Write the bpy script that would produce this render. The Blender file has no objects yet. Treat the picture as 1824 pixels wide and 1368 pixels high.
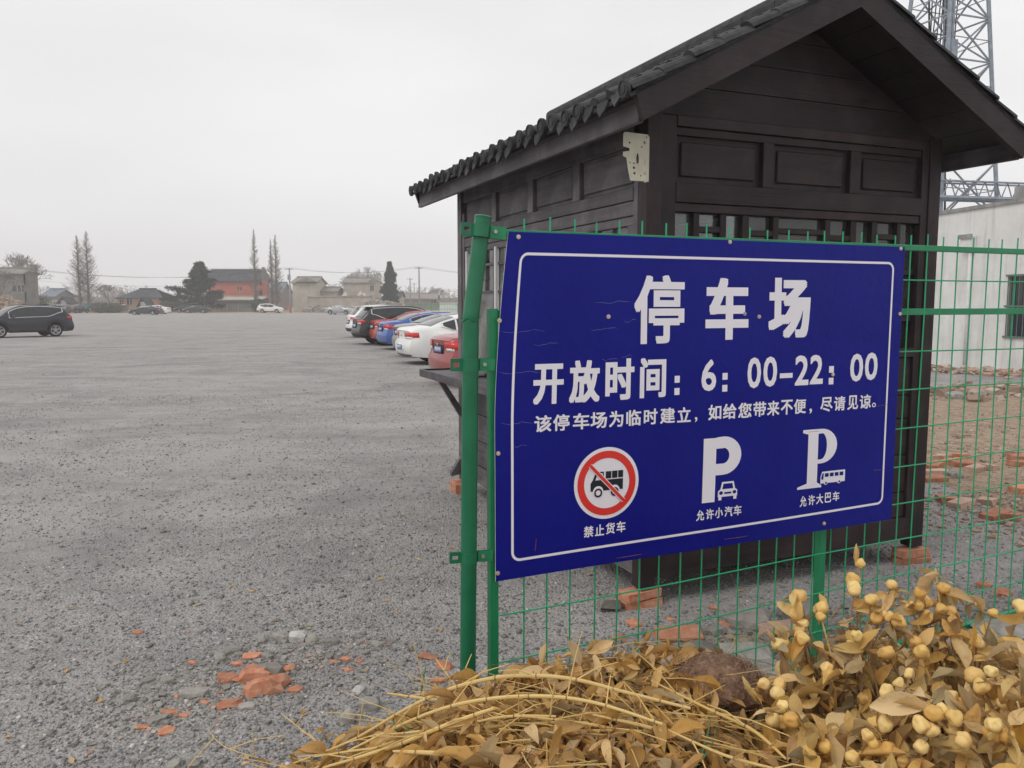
import bpy, bmesh, math, random
import numpy as np
from mathutils import Vector, Matrix, noise

SC = bpy.context.scene
COL = SC.collection
R = math.radians
rng = random.Random(7)
nrng = np.random.default_rng(11)

# ------------------------------------------------------------------ camera, sky, sun, exposure
CAM_H = 1.8
PITCH = R(5.71)
FPX = 1440.0            # focal length in pixels of the 1824 wide photograph
cam_d = bpy.data.cameras.new('camera')
cam_d.sensor_width = 36.0
cam_d.lens = 36.0 * FPX / 1824.0
cam_d.clip_start = 0.05
cam_d.clip_end = 4000
cam = bpy.data.objects.new('camera', cam_d)
cam.location = (0, 0, CAM_H)
cam.rotation_euler = (math.pi / 2 - PITCH, 0, 0)
COL.objects.link(cam)
SC.camera = cam

SUN_EL, SUN_AZ = R(50), R(-130)      # azimuth measured from +Y towards +X
world = bpy.data.worlds.new('World')
SC.world = world
world.use_nodes = True
wn, wl = world.node_tree.nodes, world.node_tree.links
wn.clear()
wo = wn.new('ShaderNodeOutputWorld')
bg = wn.new('ShaderNodeBackground')
bg.inputs['Strength'].default_value = 0.108
sky = wn.new('ShaderNodeTexSky')
sky.sky_type = 'NISHITA'
sky.sun_disc = False
sky.sun_elevation = SUN_EL
sky.sun_rotation = SUN_AZ
sky.air_density = 1.0
sky.dust_density = 4.0
hs = wn.new('ShaderNodeHueSaturation')
hs.inputs['Saturation'].default_value = 0.10
wl.new(sky.outputs[0], hs.inputs['Color'])
# the overcast layer: an even grey deck, very slightly mottled
tc = wn.new('ShaderNodeTexCoord')
mp = wn.new('ShaderNodeMapping')
mp.inputs['Scale'].default_value = (1.0, 1.0, 3.5)
nz = wn.new('ShaderNodeTexNoise')
nz.inputs['Scale'].default_value = 1.6
nz.inputs['Detail'].default_value = 3
nz.inputs['Roughness'].default_value = 0.45
wl.new(tc.outputs['Generated'], mp.inputs[0])
wl.new(mp.outputs[0], nz.inputs['Vector'])
cr = wn.new('ShaderNodeValToRGB')
cr.color_ramp.elements[0].position = 0.30
cr.color_ramp.elements[0].color = (7.7, 7.65, 7.8, 1)
cr.color_ramp.elements[1].position = 0.70
cr.color_ramp.elements[1].color = (9.3, 9.25, 9.3, 1)
wl.new(nz.outputs[0], cr.inputs[0])
mx = wn.new('ShaderNodeMixRGB')
mx.inputs[0].default_value = 0.90
wl.new(hs.outputs[0], mx.inputs[1])
wl.new(cr.outputs[0], mx.inputs[2])
wl.new(mx.outputs[0], bg.inputs['Color'])
wl.new(bg.outputs[0], wo.inputs['Surface'])

sun_d = bpy.data.lights.new('sun', 'SUN')
sun_d.energy = 0.9
sun_d.angle = R(25)
sun_d.color = (1.0, 0.97, 0.93)
sun = bpy.data.objects.new('sun', sun_d)
sv = Vector((math.sin(SUN_AZ) * math.cos(SUN_EL), math.cos(SUN_AZ) * math.cos(SUN_EL), math.sin(SUN_EL)))
sun.rotation_euler = (-sv).to_track_quat('-Z', 'Y').to_euler()
sun.location = (0, 0, 30)
COL.objects.link(sun)

SC.view_settings.view_transform = 'Standard'
SC.view_settings.look = 'None'
SC.view_settings.exposure = 0.0
SC.view_settings.gamma = 1.0
SC.view_settings.use_curve_mapping = False
SC.cycles.max_bounces = 7
SC.cycles.volume_bounces = 3
SC.cycles.transparent_max_bounces = 12

# ------------------------------------------------------------------ survey helpers (photo point -> place)
def ray(px, py):
    u = (px - 912) / FPX
    v = (py - 684) / FPX
    return Vector((u, math.cos(PITCH) - v * math.sin(PITCH), -math.sin(PITCH) - v * math.cos(PITCH)))
CP = Vector((0, 0, CAM_H))
def gz(px, py, z=0.0):
    r = ray(px, py)
    return CP + r * ((z - CAM_H) / r.z)
def at(px, py, Y):
    r = ray(px, py)
    return CP + r * (Y / r.y)

ANG = R(22.6)                       # fence, kiosk and car row share this direction
DA = Vector((math.cos(ANG), math.sin(ANG), 0))
DB = Vector((-math.sin(ANG), math.cos(ANG), 0))
F0 = at(880, 900, 2.96); F0.z = 0   # left end of the fence
K0 = gz(1140, 1085); K0.z = 0       # near left corner of the kiosk
def fpl(px, py, off=0.0):
    r = ray(px, py)
    t = ((F0 - CP).dot(DB) + off) / r.dot(DB)
    p = CP + r * t
    return (p - F0).dot(DA), p.z
def FP(s, z, off=0.0):
    return F0 + DA * s + DB * off + Vector((0, 0, z))
def KP(x, b, z):
    return K0 + DA * x + DB * b + Vector((0, 0, z))

# ------------------------------------------------------------------ terrain height
def smooth(t):
    t = min(1.0, max(0.0, t))
    return t * t * (3 - 2 * t)
def gh(x, y):
    qx, qy = x - F0.x, y - F0.y
    d = -qx * DA.y + qy * DA.x          # distance beyond the fence
    s = qx * DA.x + qy * DA.y
    h = (0.055 + 0.03 * max(0.0, min(3.0, s + 0.3))) * (1 - smooth((d + 0.1) / 1.15))
    if y < 22:
        f = 1 - smooth((y - 14) / 8)
        h += f * 0.014 * noise.noise(Vector((x * 0.55, y * 0.55, 3.0)))
        h += f * 0.006 * noise.noise(Vector((x * 2.1, y * 2.1, 9.0)))
    # low spoil banks on the waste ground to the right
    if x > 4 and y < 30:
        h += 0.05 * max(0, noise.noise(Vector((x * 0.5, y * 0.5, 21.0)))) * smooth((x - 4) / 2)
    return h

# ------------------------------------------------------------------ object helpers
class MB:
    def __init__(s):
        s.v = []; s.f = []; s.mi = []
    def face(s, pts, m=0):
        n = len(s.v)
        s.v += [tuple(p) for p in pts]
        s.f.append(tuple(range(n, n + len(pts)))); s.mi.append(m)
    def hexa(s, p, m=0):                # p: 4 bottom then 4 top, both counterclockwise
        n = len(s.v)
        s.v += [tuple(q) for q in p]
        for f in ((0, 3, 2, 1), (4, 5, 6, 7), (0, 1, 5, 4), (1, 2, 6, 5), (2, 3, 7, 6), (3, 0, 4, 7)):
            s.f.append(tuple(n + i for i in f)); s.mi.append(m)
    def box(s, x0, x1, y0, y1, z0, z1, m=0, fr=None):
        p = [(x0, y0, z0), (x1, y0, z0), (x1, y1, z0), (x0, y1, z0), (x0, y0, z1), (x1, y0, z1), (x1, y1, z1), (x0, y1, z1)]
        if fr: p = [fr(*q) for q in p]
        s.hexa(p, m)
    def tube(s, pts, rad, n=6, m=0, cap=True):
        pts = [Vector(p) for p in pts]
        if not hasattr(rad, '__len__'): rad = [rad] * len(pts)
        b0 = len(s.v)
        up = None
        for i, p in enumerate(pts):
            d = (pts[min(i + 1, len(pts) - 1)] - pts[max(i - 1, 0)])
            if d.length < 1e-9: d = Vector((0, 0, 1))
            d.normalize()
            if up is None:
                up = d.orthogonal().normalized()
            else:
                up = (up - d * up.dot(d))
                up = up.normalized() if up.length > 1e-6 else d.orthogonal().normalized()
            w = d.cross(up)
            for k in range(n):
                a = 2 * math.pi * k / n
                s.v.append(tuple(p + (up * math.cos(a) + w * math.sin(a)) * rad[i]))
        for i in range(len(pts) - 1):
            for k in range(n):
                a = b0 + i * n + k; b = b0 + i * n + (k + 1) % n
                s.f.append((a, b, b + n, a + n)); s.mi.append(m)
        if cap:
            s.f.append(tuple(b0 + k for k in reversed(range(n)))); s.mi.append(m)
            e = b0 + (len(pts) - 1) * n
            s.f.append(tuple(e + k for k in range(n))); s.mi.append(m)
    def prism(s, poly, z0, z1, fr, m=0):   # poly of (a,b), extruded along third coordinate
        n = len(poly); b = len(s.v)
        s.v += [tuple(fr(p[0], p[1], z0)) for p in poly] + [tuple(fr(p[0], p[1], z1)) for p in poly]
        s.f.append(tuple(b + i for i in reversed(range(n)))); s.mi.append(m)
        s.f.append(tuple(b + n + i for i in range(n))); s.mi.append(m)
        for i in range(n):
            j = (i + 1) % n
            s.f.append((b + i, b + j, b + n + j, b + n + i)); s.mi.append(m)
    def mesh(s, name, mats, smooth_=False, flat_fix=True):
        me = bpy.data.meshes.new(name)
        me.from_pydata(s.v, [], s.f)
        for m in (mats if isinstance(mats, (list, tuple)) else [mats]): me.materials.append(m)
        if any(s.mi): me.polygons.foreach_set('material_index', s.mi)
        if flat_fix:
            bm = bmesh.new(); bm.from_mesh(me)
            bmesh.ops.recalc_face_normals(bm, faces=bm.faces)
            if smooth_:
                for e in bm.edges:
                    if len(e.link_faces) == 2 and e.calc_face_angle(0) > 0.75: e.smooth = False
            bm.to_mesh(me); bm.free()
        if smooth_:
            me.polygons.foreach_set('use_smooth', [True] * len(me.polygons))
        me.update()
        return me
    def build(s, name, mats, parent=None, smooth_=False, flat_fix=True, bevel=0):
        me = s.mesh(name, mats, smooth_, flat_fix)
        o = bpy.data.objects.new(name, me)
        COL.objects.link(o)
        if parent: o.parent = parent
        if bevel:
            bv = o.modifiers.new('bevel', 'BEVEL'); bv.width = bevel; bv.segments = 1; bv.limit_method = 'ANGLE'
        return o

def tag(o, label=None, cat=None, group=None, kind=None):
    if label: o['label'] = label
    if cat: o['category'] = cat
    if group: o['group'] = group
    if kind: o['kind'] = kind
    return o
def thing(name, label, cat, loc=(0, 0, 0), rz=0.0, group=None):
    o = bpy.data.objects.new(name, None)
    o.empty_display_size = 0.1
    COL.objects.link(o)
    o.location = loc; o.rotation_euler = (0, 0, rz)
    return tag(o, label, cat, group)
def inst(name, me, parent=None, mat=None):
    o = bpy.data.objects.new(name, me)
    COL.objects.link(o)
    if parent: o.parent = parent
    if mat is not None: o.matrix_local = mat
    return o

# ------------------------------------------------------------------ materials
def new_mat(name, col=(.5, .5, .5), rough=.6, spec=.5, metal=0.0):
    m = bpy.data.materials.new(name)
    m.use_nodes = True
    b = m.node_tree.nodes['Principled BSDF']
    b.inputs['Base Color'].default_value = (*col, 1)
    b.inputs['Roughness'].default_value = rough
    b.inputs['Specular IOR Level'].default_value = spec
    b.inputs['Metallic'].default_value = metal
    return m
def N(m, t, **kw):
    n = m.node_tree.nodes.new(t)
    for k, v in kw.items():
        if k in n.inputs: n.inputs[k].default_value = v
        else: setattr(n, k, v)
    return n
def L(m, a, b): m.node_tree.links.new(a, b)
def bsdf(m): return m.node_tree.nodes['Principled BSDF']
def ramp(m, src, stops):
    r = N(m, 'ShaderNodeValToRGB')
    e = r.color_ramp.elements
    while len(e) < len(stops): e.new(0.5)
    for k, (p, c) in enumerate(stops):
        e[k].position = p; e[k].color = (*c, 1) if len(c) == 3 else c
    L(m, src, r.inputs[0])
    return r.outputs[0]
def mixc(m, fac, a, b, mode='MIX'):
    n = N(m, 'ShaderNodeMixRGB', blend_type=mode)
    for i, v in ((0, fac), (1, a), (2, b)):
        if hasattr(v, 'is_output') or isinstance(v, bpy.types.NodeSocket): L(m, v, n.inputs[i])
        elif i == 0: n.inputs[0].default_value = v
        else: n.inputs[i].default_value = (*v, 1)
    return n.outputs[0]
def coords(m, scale=(1, 1, 1), kind='Object'):
    t = N(m, 'ShaderNodeTexCoord'); mp_ = N(m, 'ShaderNodeMapping')
    mp_.inputs['Scale'].default_value = scale
    L(m, t.outputs[kind], mp_.inputs[0])
    return mp_.outputs[0]
def world_coords(m, scale=(1, 1, 1)):
    g = N(m, 'ShaderNodeNewGeometry'); mp_ = N(m, 'ShaderNodeMapping')
    mp_.inputs['Scale'].default_value = scale
    L(m, g.outputs['Position'], mp_.inputs[0])
    return mp_.outputs[0]
def noise_t(m, vec, scale, detail=4, rough=.55, dist=0):
    n = N(m, 'ShaderNodeTexNoise')
    n.inputs['Scale'].default_value = scale; n.inputs['Detail'].default_value = detail
    n.inputs['Roughness'].default_value = rough; n.inputs['Distortion'].default_value = dist
    L(m, vec, n.inputs['Vector'])
    return n.outputs[0]
def bump(m, h, strength=.3, dist=.01, prev=None):
    b = N(m, 'ShaderNodeBump')
    b.inputs['Strength'].default_value = strength; b.inputs['Distance'].default_value = dist
    L(m, h, b.inputs['Height'])
    if prev is not None: L(m, prev, b.inputs['Normal'])
    return b.outputs[0]
def mottled(name, c1, c2, scale=6, rough=.8, bscale=None, bstr=.3, bdist=.01, spec=.3, vary=0.0, stretch=(1, 1, 1), wcoord=False, detail=5):
    """two-tone procedural surface with fine relief; vary = per-object brightness spread"""
    m = new_mat(name, c1, rough, spec)
    v = world_coords(m, stretch) if wcoord else coords(m, stretch)
    f = noise_t(m, v, scale, detail, .6)
    c = ramp(m, f, [(.32, c1), (.68, c2)])
    if vary:
        oi = N(m, 'ShaderNodeObjectInfo')
        mr = N(m, 'ShaderNodeMapRange'); mr.inputs['To Min'].default_value = 1 - vary; mr.inputs['To Max'].default_value = 1 + vary
        L(m, oi.outputs['Random'], mr.inputs[0])
        hsn = N(m, 'ShaderNodeHueSaturation'); L(m, mr.outputs[0], hsn.inputs['Value']); L(m, c, hsn.inputs['Color'])
        c = hsn.outputs[0]
    L(m, c, bsdf(m).inputs['Base Color'])
    if bscale:
        h = noise_t(m, v, bscale, 6, .65)
        L(m, bump(m, h, bstr, bdist), bsdf(m).inputs['Normal'])
    return m

M = {}
def wood(name, c1, c2, axis, rough=.5):
    """stained boards; the grain runs along 'axis' of the object's own coordinates"""
    m = new_mat(name, c1, rough, .35)
    st = [26, 26, 26]; st['xyz'.index(axis)] = 1.2
    v = coords(m, tuple(st))
    oi = N(m, 'ShaderNodeObjectInfo')
    ad = N(m, 'ShaderNodeVectorMath', operation='ADD')
    cmb = N(m, 'ShaderNodeCombineXYZ')
    ml = N(m, 'ShaderNodeMath', operation='MULTIPLY'); ml.inputs[1].default_value = 37
    L(m, oi.outputs['Random'], ml.inputs[0])
    for i in range(3): L(m, ml.outputs[0], cmb.inputs[i])
    L(m, v, ad.inputs[0]); L(m, cmb.outputs[0], ad.inputs[1])
    g = noise_t(m, ad.outputs[0], 1.0, 6, .65, .4)
    c = ramp(m, g, [(.3, c1), (.55, tuple((a + b) / 2 for a, b in zip(c1, c2))), (.75, c2)])
    w = noise_t(m, coords(m, (3, 3, 3)), 1.3, 4, .6)
    c = mixc(m, ramp(m, w, [(.45, (0, 0, 0)), (.75, (.55, .55, .55))]), c, tuple(a * 1.7 + .008 for a in c2))
    mr = N(m, 'ShaderNodeMapRange'); mr.inputs['To Min'].default_value = .82; mr.inputs['To Max'].default_value = 1.18
    L(m, oi.outputs['Random'], mr.inputs[0])
    hsn = N(m, 'ShaderNodeHueSaturation'); L(m, mr.outputs[0], hsn.inputs['Value']); L(m, c, hsn.inputs['Color'])
    L(m, hsn.outputs[0], bsdf(m).inputs['Base Color'])
    rr = N(m, 'ShaderNodeMapRange'); rr.inputs['To Min'].default_value = rough - .1; rr.inputs['To Max'].default_value = rough + .18
    L(m, g, rr.inputs[0]); L(m, rr.outputs[0], bsdf(m).inputs['Roughness'])
    L(m, bump(m, g, .9, .005), bsdf(m).inputs['Normal'])
    return m
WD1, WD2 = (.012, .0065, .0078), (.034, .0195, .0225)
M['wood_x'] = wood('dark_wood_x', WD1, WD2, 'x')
M['wood_y'] = wood('sky_sheen_wood_y', (.050, .044, .049), (.135, .121, .131), 'y', .5)  # same dark wood; the side's grazing sky reflection is painted into the lighter grey
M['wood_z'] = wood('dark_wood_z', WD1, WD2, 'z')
M['wood_yz'] = wood('sky_sheen_wood_z', (.062, .055, .061), (.16, .144, .155), 'z', .5)  # upright pieces of the side, sky sheen likewise painted into the base colour
M['wood_in'] = mottled('inside_wood', (.16, .14, .13), (.30, .27, .25), 5, .7, 30, .2, .003, stretch=(8, 8, .8))
M['tile'] = mottled('roof_tile_clay', (.026, .027, .029), (.072, .074, .077), 14, .75, 60, .5, .004, vary=.25)
M['brick'] = mottled('red_brick', (.44, .165, .09), (.60, .31, .205), 22, .9, 90, .6, .004, vary=.22)
M['brick_pale'] = mottled('pale_brick', (.46, .27, .20), (.56, .43, .35), 18, .9, 80, .6, .004, vary=.2)
M['stone'] = mottled('pale_rubble', (.24, .225, .20), (.40, .38, .345), 16, .9, 70, .7, .005, vary=.25)
M['mortar_stone'] = mottled('mortar_covered_stone', (.22, .20, .175), (.37, .345, .31), 9, .95, 60, .9, .008, vary=.2)
def painted(name, c, c2, rough=.35, dust=.12):
    m = mottled(name, c, c2, 9, rough, 55, .08, .001, spec=.5)
    return m
M['green'] = painted('green_coated_steel', (.007, .20, .08), (.015, .26, .11), .38)
M['green_rail'] = painted('green_coated_wire', (.012, .31, .135), (.024, .39, .18), .4)
M['pole_green'] = painted('dark_green_coated_pipe', (.004, .125, .055), (.010, .170, .078), .36)
M['screw'] = mottled('brass_screw', (.55, .45, .30), (.75, .66, .50), 60, .35, spec=.5); bsdf(M['screw']).inputs['Metallic'].default_value = .4
M['steel'] = mottled('galvanised_bolt', (.32, .32, .32), (.5, .5, .5), 60, .4); bsdf(M['steel']).inputs['Metallic'].default_value = .7

# ground
def ground_mat():
    m = new_mat('gravel_ground', (.2, .2, .2), .95, .15)
    v = world_coords(m)
    big = noise_t(m, v, .35, 5, .6)
    mid = noise_t(m, v, 2.2, 6, .65)
    vo = N(m, 'ShaderNodeTexVoronoi'); vo.inputs['Scale'].default_value = 62; L(m, v, vo.inputs['Vector'])
    vo2 = N(m, 'ShaderNodeTexVoronoi'); vo2.inputs['Scale'].default_value = 24; L(m, v, vo2.inputs['Vector'])
    sep = N(m, 'ShaderNodeSeparateColor'); L(m, vo.outputs['Color'], sep.inputs[0])
    sep2 = N(m, 'ShaderNodeSeparateColor'); L(m, vo2.outputs['Color'], sep2.inputs[0])
    pc = ramp(m, sep.outputs[0], [(0, (.20, .192, .188)), (.5, (.36, .345, .335)), (.86, (.46, .44, .425)), (1, (.68, .65, .61))])
    pc2 = ramp(m, sep2.outputs[1], [(0, (.26, .25, .245)), (.6, (.38, .363, .352)), (.93, (.45, .43, .405)), (1, (.72, .69, .64))])
    c = mixc(m, .35, pc, pc2)
    c = mixc(m, ramp(m, big, [(.42, (0, 0, 0)), (.58, (.75, .75, .75))]), c, (.45, .425, .403))
    c = mixc(m, ramp(m, mid, [(.55, (0, 0, 0)), (.78, (.5, .5, .5))]), c, (.24, .23, .226))
    wv = noise_t(m, world_coords(m, (.6, .8, 1)), .7, 5, .65, .8)
    c = mixc(m, ramp(m, wv, [(.42, (0, 0, 0)), (.66, (.55, .55, .55))]), c, (.47, .445, .425))
    ws = noise_t(m, world_coords(m, (1, 1.1, 1)), 1.9, 7, .75, .5)
    c = mixc(m, ramp(m, ws, [(.40, (0, 0, 0)), (.62, (.5, .5, .5))]), c, (.28, .266, .258))
    wf_ = noise_t(m, world_coords(m, (1, 1, 1)), 9, 5, .8)
    c = mixc(m, ramp(m, wf_, [(.56, (0, 0, 0)), (.70, (.6, .6, .6))]), c, (.54, .515, .49))
    dk = noise_t(m, world_coords(m, (1, 1, 1)), .55, 6, .7, .8)
    c = mixc(m, ramp(m, dk, [(.50, (0, 0, 0)), (.66, (.7, .7, .7))]), c, (.255, .248, .248))
    # long faint wheel tracks and dusty lanes, and small tan stains
    def track(rot, sc, lo, hi, col, amt):
        g_ = N(m, 'ShaderNodeNewGeometry'); mp_ = N(m, 'ShaderNodeMapping'); mp_.inputs['Rotation'].default_value = (0, 0, rot); mp_.inputs['Scale'].default_value = sc
        L(m, g_.outputs['Position'], mp_.inputs[0])
        n_ = noise_t(m, mp_.outputs[0], 1.0, 5, .6, .5)
        nonlocal c
        c = mixc(m, ramp(m, n_, [(lo, (0, 0, 0)), (hi, (amt, amt, amt))]), c, col)
    track(R(32), (.16, 1.5, 1), .54, .72, (.27, .256, .25), .38)
    track(R(-48), (.16, .8, 1), .50, .72, (.52, .49, .465), .5)
    track(R(-75), (.12, 1.9, 1), .55, .70, (.27, .256, .25), .3)
    track(R(60), (.3, .9, 1), .56, .70, (.26, .25, .247), .45)
    track(0, (4, 4, 1), .66, .74, (.50, .40, .27), .45)
    # brown bare earth from a painted vertex mask
    at_ = N(m, 'ShaderNodeAttribute'); at_.attribute_name = 'dirt'
    dn = noise_t(m, v, 5, 6, .7)
    dcol = ramp(m, dn, [(.3, (.27, .19, .13)), (.55, (.43, .325, .235)), (.8, (.54, .44, .34))])
    edge = N(m, 'ShaderNodeMath', operation='ADD'); L(m, at_.outputs['Fac'], edge.inputs[0])
    e2 = N(m, 'ShaderNodeMath', operation='SUBTRACT'); L(m, mid, e2.inputs[0]); e2.inputs[1].default_value = .5
    L(m, e2.outputs[0], edge.inputs[1])
    c = mixc(m, ramp(m, edge.outputs[0], [(.42, (0, 0, 0)), (.58, (1, 1, 1))]), c, dcol)
    L(m, c, bsdf(m).inputs['Base Color'])
    b1 = bump(m, vo.outputs['Distance'], 1.0, .014)
    b2 = bump(m, mid, .5, .03, b1)
    b3 = bump(m, noise_t(m, v, 140, 3, .6), .5, .004, b2)
    L(m, b3, bsdf(m).inputs['Normal'])
    return m
M['ground'] = ground_mat()
def gravel_mat():
    m = new_mat('loose_gravel', (.2, .2, .2), .9, .2)
    g = N(m, 'ShaderNodeNewGeometry')
    c = ramp(m, g.outputs['Random Per Island'], [(0, (.165, .160, .161)), (.35, (.28, .270, .268)), (.7, (.38, .367, .36)), (.93, (.49, .472, .455)), (.985, (.72, .69, .65)), (1, (.58, .33, .20))])
    f = noise_t(m, world_coords(m), 130, 4, .6)
    c = mixc(m, .35, c, ramp(m, f, [(.3, (.5, .5, .5)), (.7, (1, 1, 1))]), 'MULTIPLY')
    L(m, c, bsdf(m).inputs['Base Color'])
    return m
M['gravel'] = gravel_mat()
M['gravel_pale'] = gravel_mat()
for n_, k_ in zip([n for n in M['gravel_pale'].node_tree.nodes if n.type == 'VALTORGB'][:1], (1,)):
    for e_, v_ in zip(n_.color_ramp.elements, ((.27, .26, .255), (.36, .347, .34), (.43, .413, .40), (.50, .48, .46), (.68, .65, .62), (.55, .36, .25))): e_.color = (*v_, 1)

# ------------------------------------------------------------------ haze (air)
hz = MB(); hz.box(-260, 260, -50, 430, -1.0, 31)
hzo = hz.build('haze', [])
hm = bpy.data.materials.new('haze_air'); hm.use_nodes = True
hm.node_tree.nodes.clear()
ho = hm.node_tree.nodes.new('ShaderNodeOutputMaterial')
hv = hm.node_tree.nodes.new('ShaderNodeVolumePrincipled')
hv.inputs['Color'].default_value = (.97, .965, .975, 1)
hv.inputs['Density'].default_value = 0.00125
hv.inputs['Anisotropy'].default_value = 0.1
hm.node_tree.links.new(hv.outputs[0], ho.inputs['Volume'])
hzo.data.materials.clear(); hzo.data.materials.append(hm)
tag(hzo, 'pale winter haze over the car park and the houses', 'haze', kind='stuff')

# ------------------------------------------------------------------ the ground sheet
def build_ground():
    xs = sorted(set([round(-3.2 + i * .08, 3) for i in range(int(11.2 / .08))] + [-1500, -700, -300, -150, -90, -60, -40, -28, -20, -14, -10, -7.5, -5.8, -4.6, -3.8] + [8.5, 9.2, 10, 11, 12.5, 14, 16, 19, 24, 32, 45, 70, 120, 250, 600, 1500]))
    ys = sorted(set([round(.6 + i * .08, 3) for i in range(int(9.4 / .08))] + [-200, -60, -20, -8, -3, -1, 0] + [10.2, 10.6, 11, 11.5, 12, 12.6, 13.3, 14, 15, 16, 17, 18, 19, 20, 22, 25, 29, 34, 40, 50, 65, 85, 110, 150, 200, 300, 500, 900, 2000]))
    nx, ny = len(xs), len(ys)
    v = [(x, y, gh(x, y)) for y in ys for x in xs]
    f = [(j * nx + i, j * nx + i + 1, (j + 1) * nx + i + 1, (j + 1) * nx + i) for j in range(ny - 1) for i in range(nx - 1)]
    me = bpy.data.meshes.new('ground'); me.from_pydata(v, [], f)
    a = me.attributes.new('dirt', 'FLOAT', 'POINT')
    def dirt(x, y):
        d = 0
        if x > 3 and y > 3:
            d = smooth((x - 3.9) / .8) * (1 - smooth((y - 15.2) / 1.2)) * smooth((y - 4.0 - .0 * x) / 1.5)
        if y > 100: d = max(d, smooth((y - 128) / 25) * .6)
        return d
    a.data.foreach_set('value', [dirt(p[0], p[1]) for p in v])
    me.materials.append(M['ground'])
    me.polygons.foreach_set('use_smooth', [True] * len(me.polygons))
    o = bpy.data.objects.new('ground', me); COL.objects.link(o)
    tag(o, 'grey gravel ground of the open car park', kind='structure')
build_ground()

def stone_cloud(name, n, r0, r1, a0, a1, smin, smax, mat, label, cat, z_sink=.35, keep=None):
    """n loose angular stones scattered on the ground as one joined mesh"""
    r = np.exp(nrng.uniform(math.log(r0), math.log(r1), n))
    a = nrng.uniform(a0, a1, n)
    x = r * np.sin(a); y = r * np.cos(a)
    if keep is not None:
        k = np.array([keep(p, q) for p, q in zip(x, y)])
        x, y = x[k], y[k]; n = len(x)
    sz = smin * (smax / smin) ** (nrng.random(n) ** 2.2)
    base = np.array([(-1, -1, -1), (1, -1, -1), (1, 1, -1), (-1, 1, -1), (-1, -1, 1), (1, -1, 1), (1, 1, 1), (-1, 1, 1)], float) * .5
    v = base[None] * nrng.uniform(.45, 1.1, (n, 8, 3))
    v *= nrng.uniform(.6, 1.15, (n, 1, 3)) * sz[:, None, None]
    v[:, :, 2] *= .7
    th = nrng.uniform(0, 2 * math.pi, n); ph = nrng.normal(0, .45, n)
    c, s_ = np.cos(ph)[:, None], np.sin(ph)[:, None]
    vy, vz = v[:, :, 1] * c - v[:, :, 2] * s_, v[:, :, 1] * s_ + v[:, :, 2] * c
    v[:, :, 1], v[:, :, 2] = vy, vz
    c, s_ = np.cos(th)[:, None], np.sin(th)[:, None]
    vx, vy = v[:, :, 0] * c - v[:, :, 1] * s_, v[:, :, 0] * s_ + v[:, :, 1] * c
    v[:, :, 0], v[:, :, 1] = vx, vy
    g = np.array([gh(p, q) for p, q in zip(x, y)])
    v[:, :, 0] += x[:, None]; v[:, :, 1] += y[:, None]
    v[:, :, 2] += (g + sz * (.5 - z_sink) * .6)[:, None]
    fb = np.array([(0, 3, 2, 1), (4, 5, 6, 7), (0, 1, 5, 4), (1, 2, 6, 5), (2, 3, 7, 6), (3, 0, 4, 7)])
    f = (fb[None] + (np.arange(n) * 8)[:, None, None]).reshape(-1)
    me = bpy.data.meshes.new(name)
    me.vertices.add(n * 8); me.vertices.foreach_set('co', v.reshape(-1))
    me.loops.add(len(f)); me.loops.foreach_set('vertex_index', f)
    me.polygons.add(n * 6); me.polygons.foreach_set('loop_start', np.arange(n * 6) * 4)
    me.materials.append(mat)
    me.update(calc_edges=True); me.validate()
    o = bpy.data.objects.new(name, me); COL.objects.link(o)
    return tag(o, label, cat, kind='stuff')
AL, AR = R(-36), R(36)
stone_cloud('gravel', 130000, 2.3, 17, AL, AR, .005, .022, M['gravel'], 'loose grey crushed stone covering the car park', 'gravel')
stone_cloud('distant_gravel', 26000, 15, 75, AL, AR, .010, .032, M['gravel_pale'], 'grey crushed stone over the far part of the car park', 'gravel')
stone_cloud('pebbles', 2600, 2.3, 30, AL, AR, .014, .042, M['stone'], 'larger pale pebbles strewn over the gravel', 'pebbles', .3)

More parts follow.
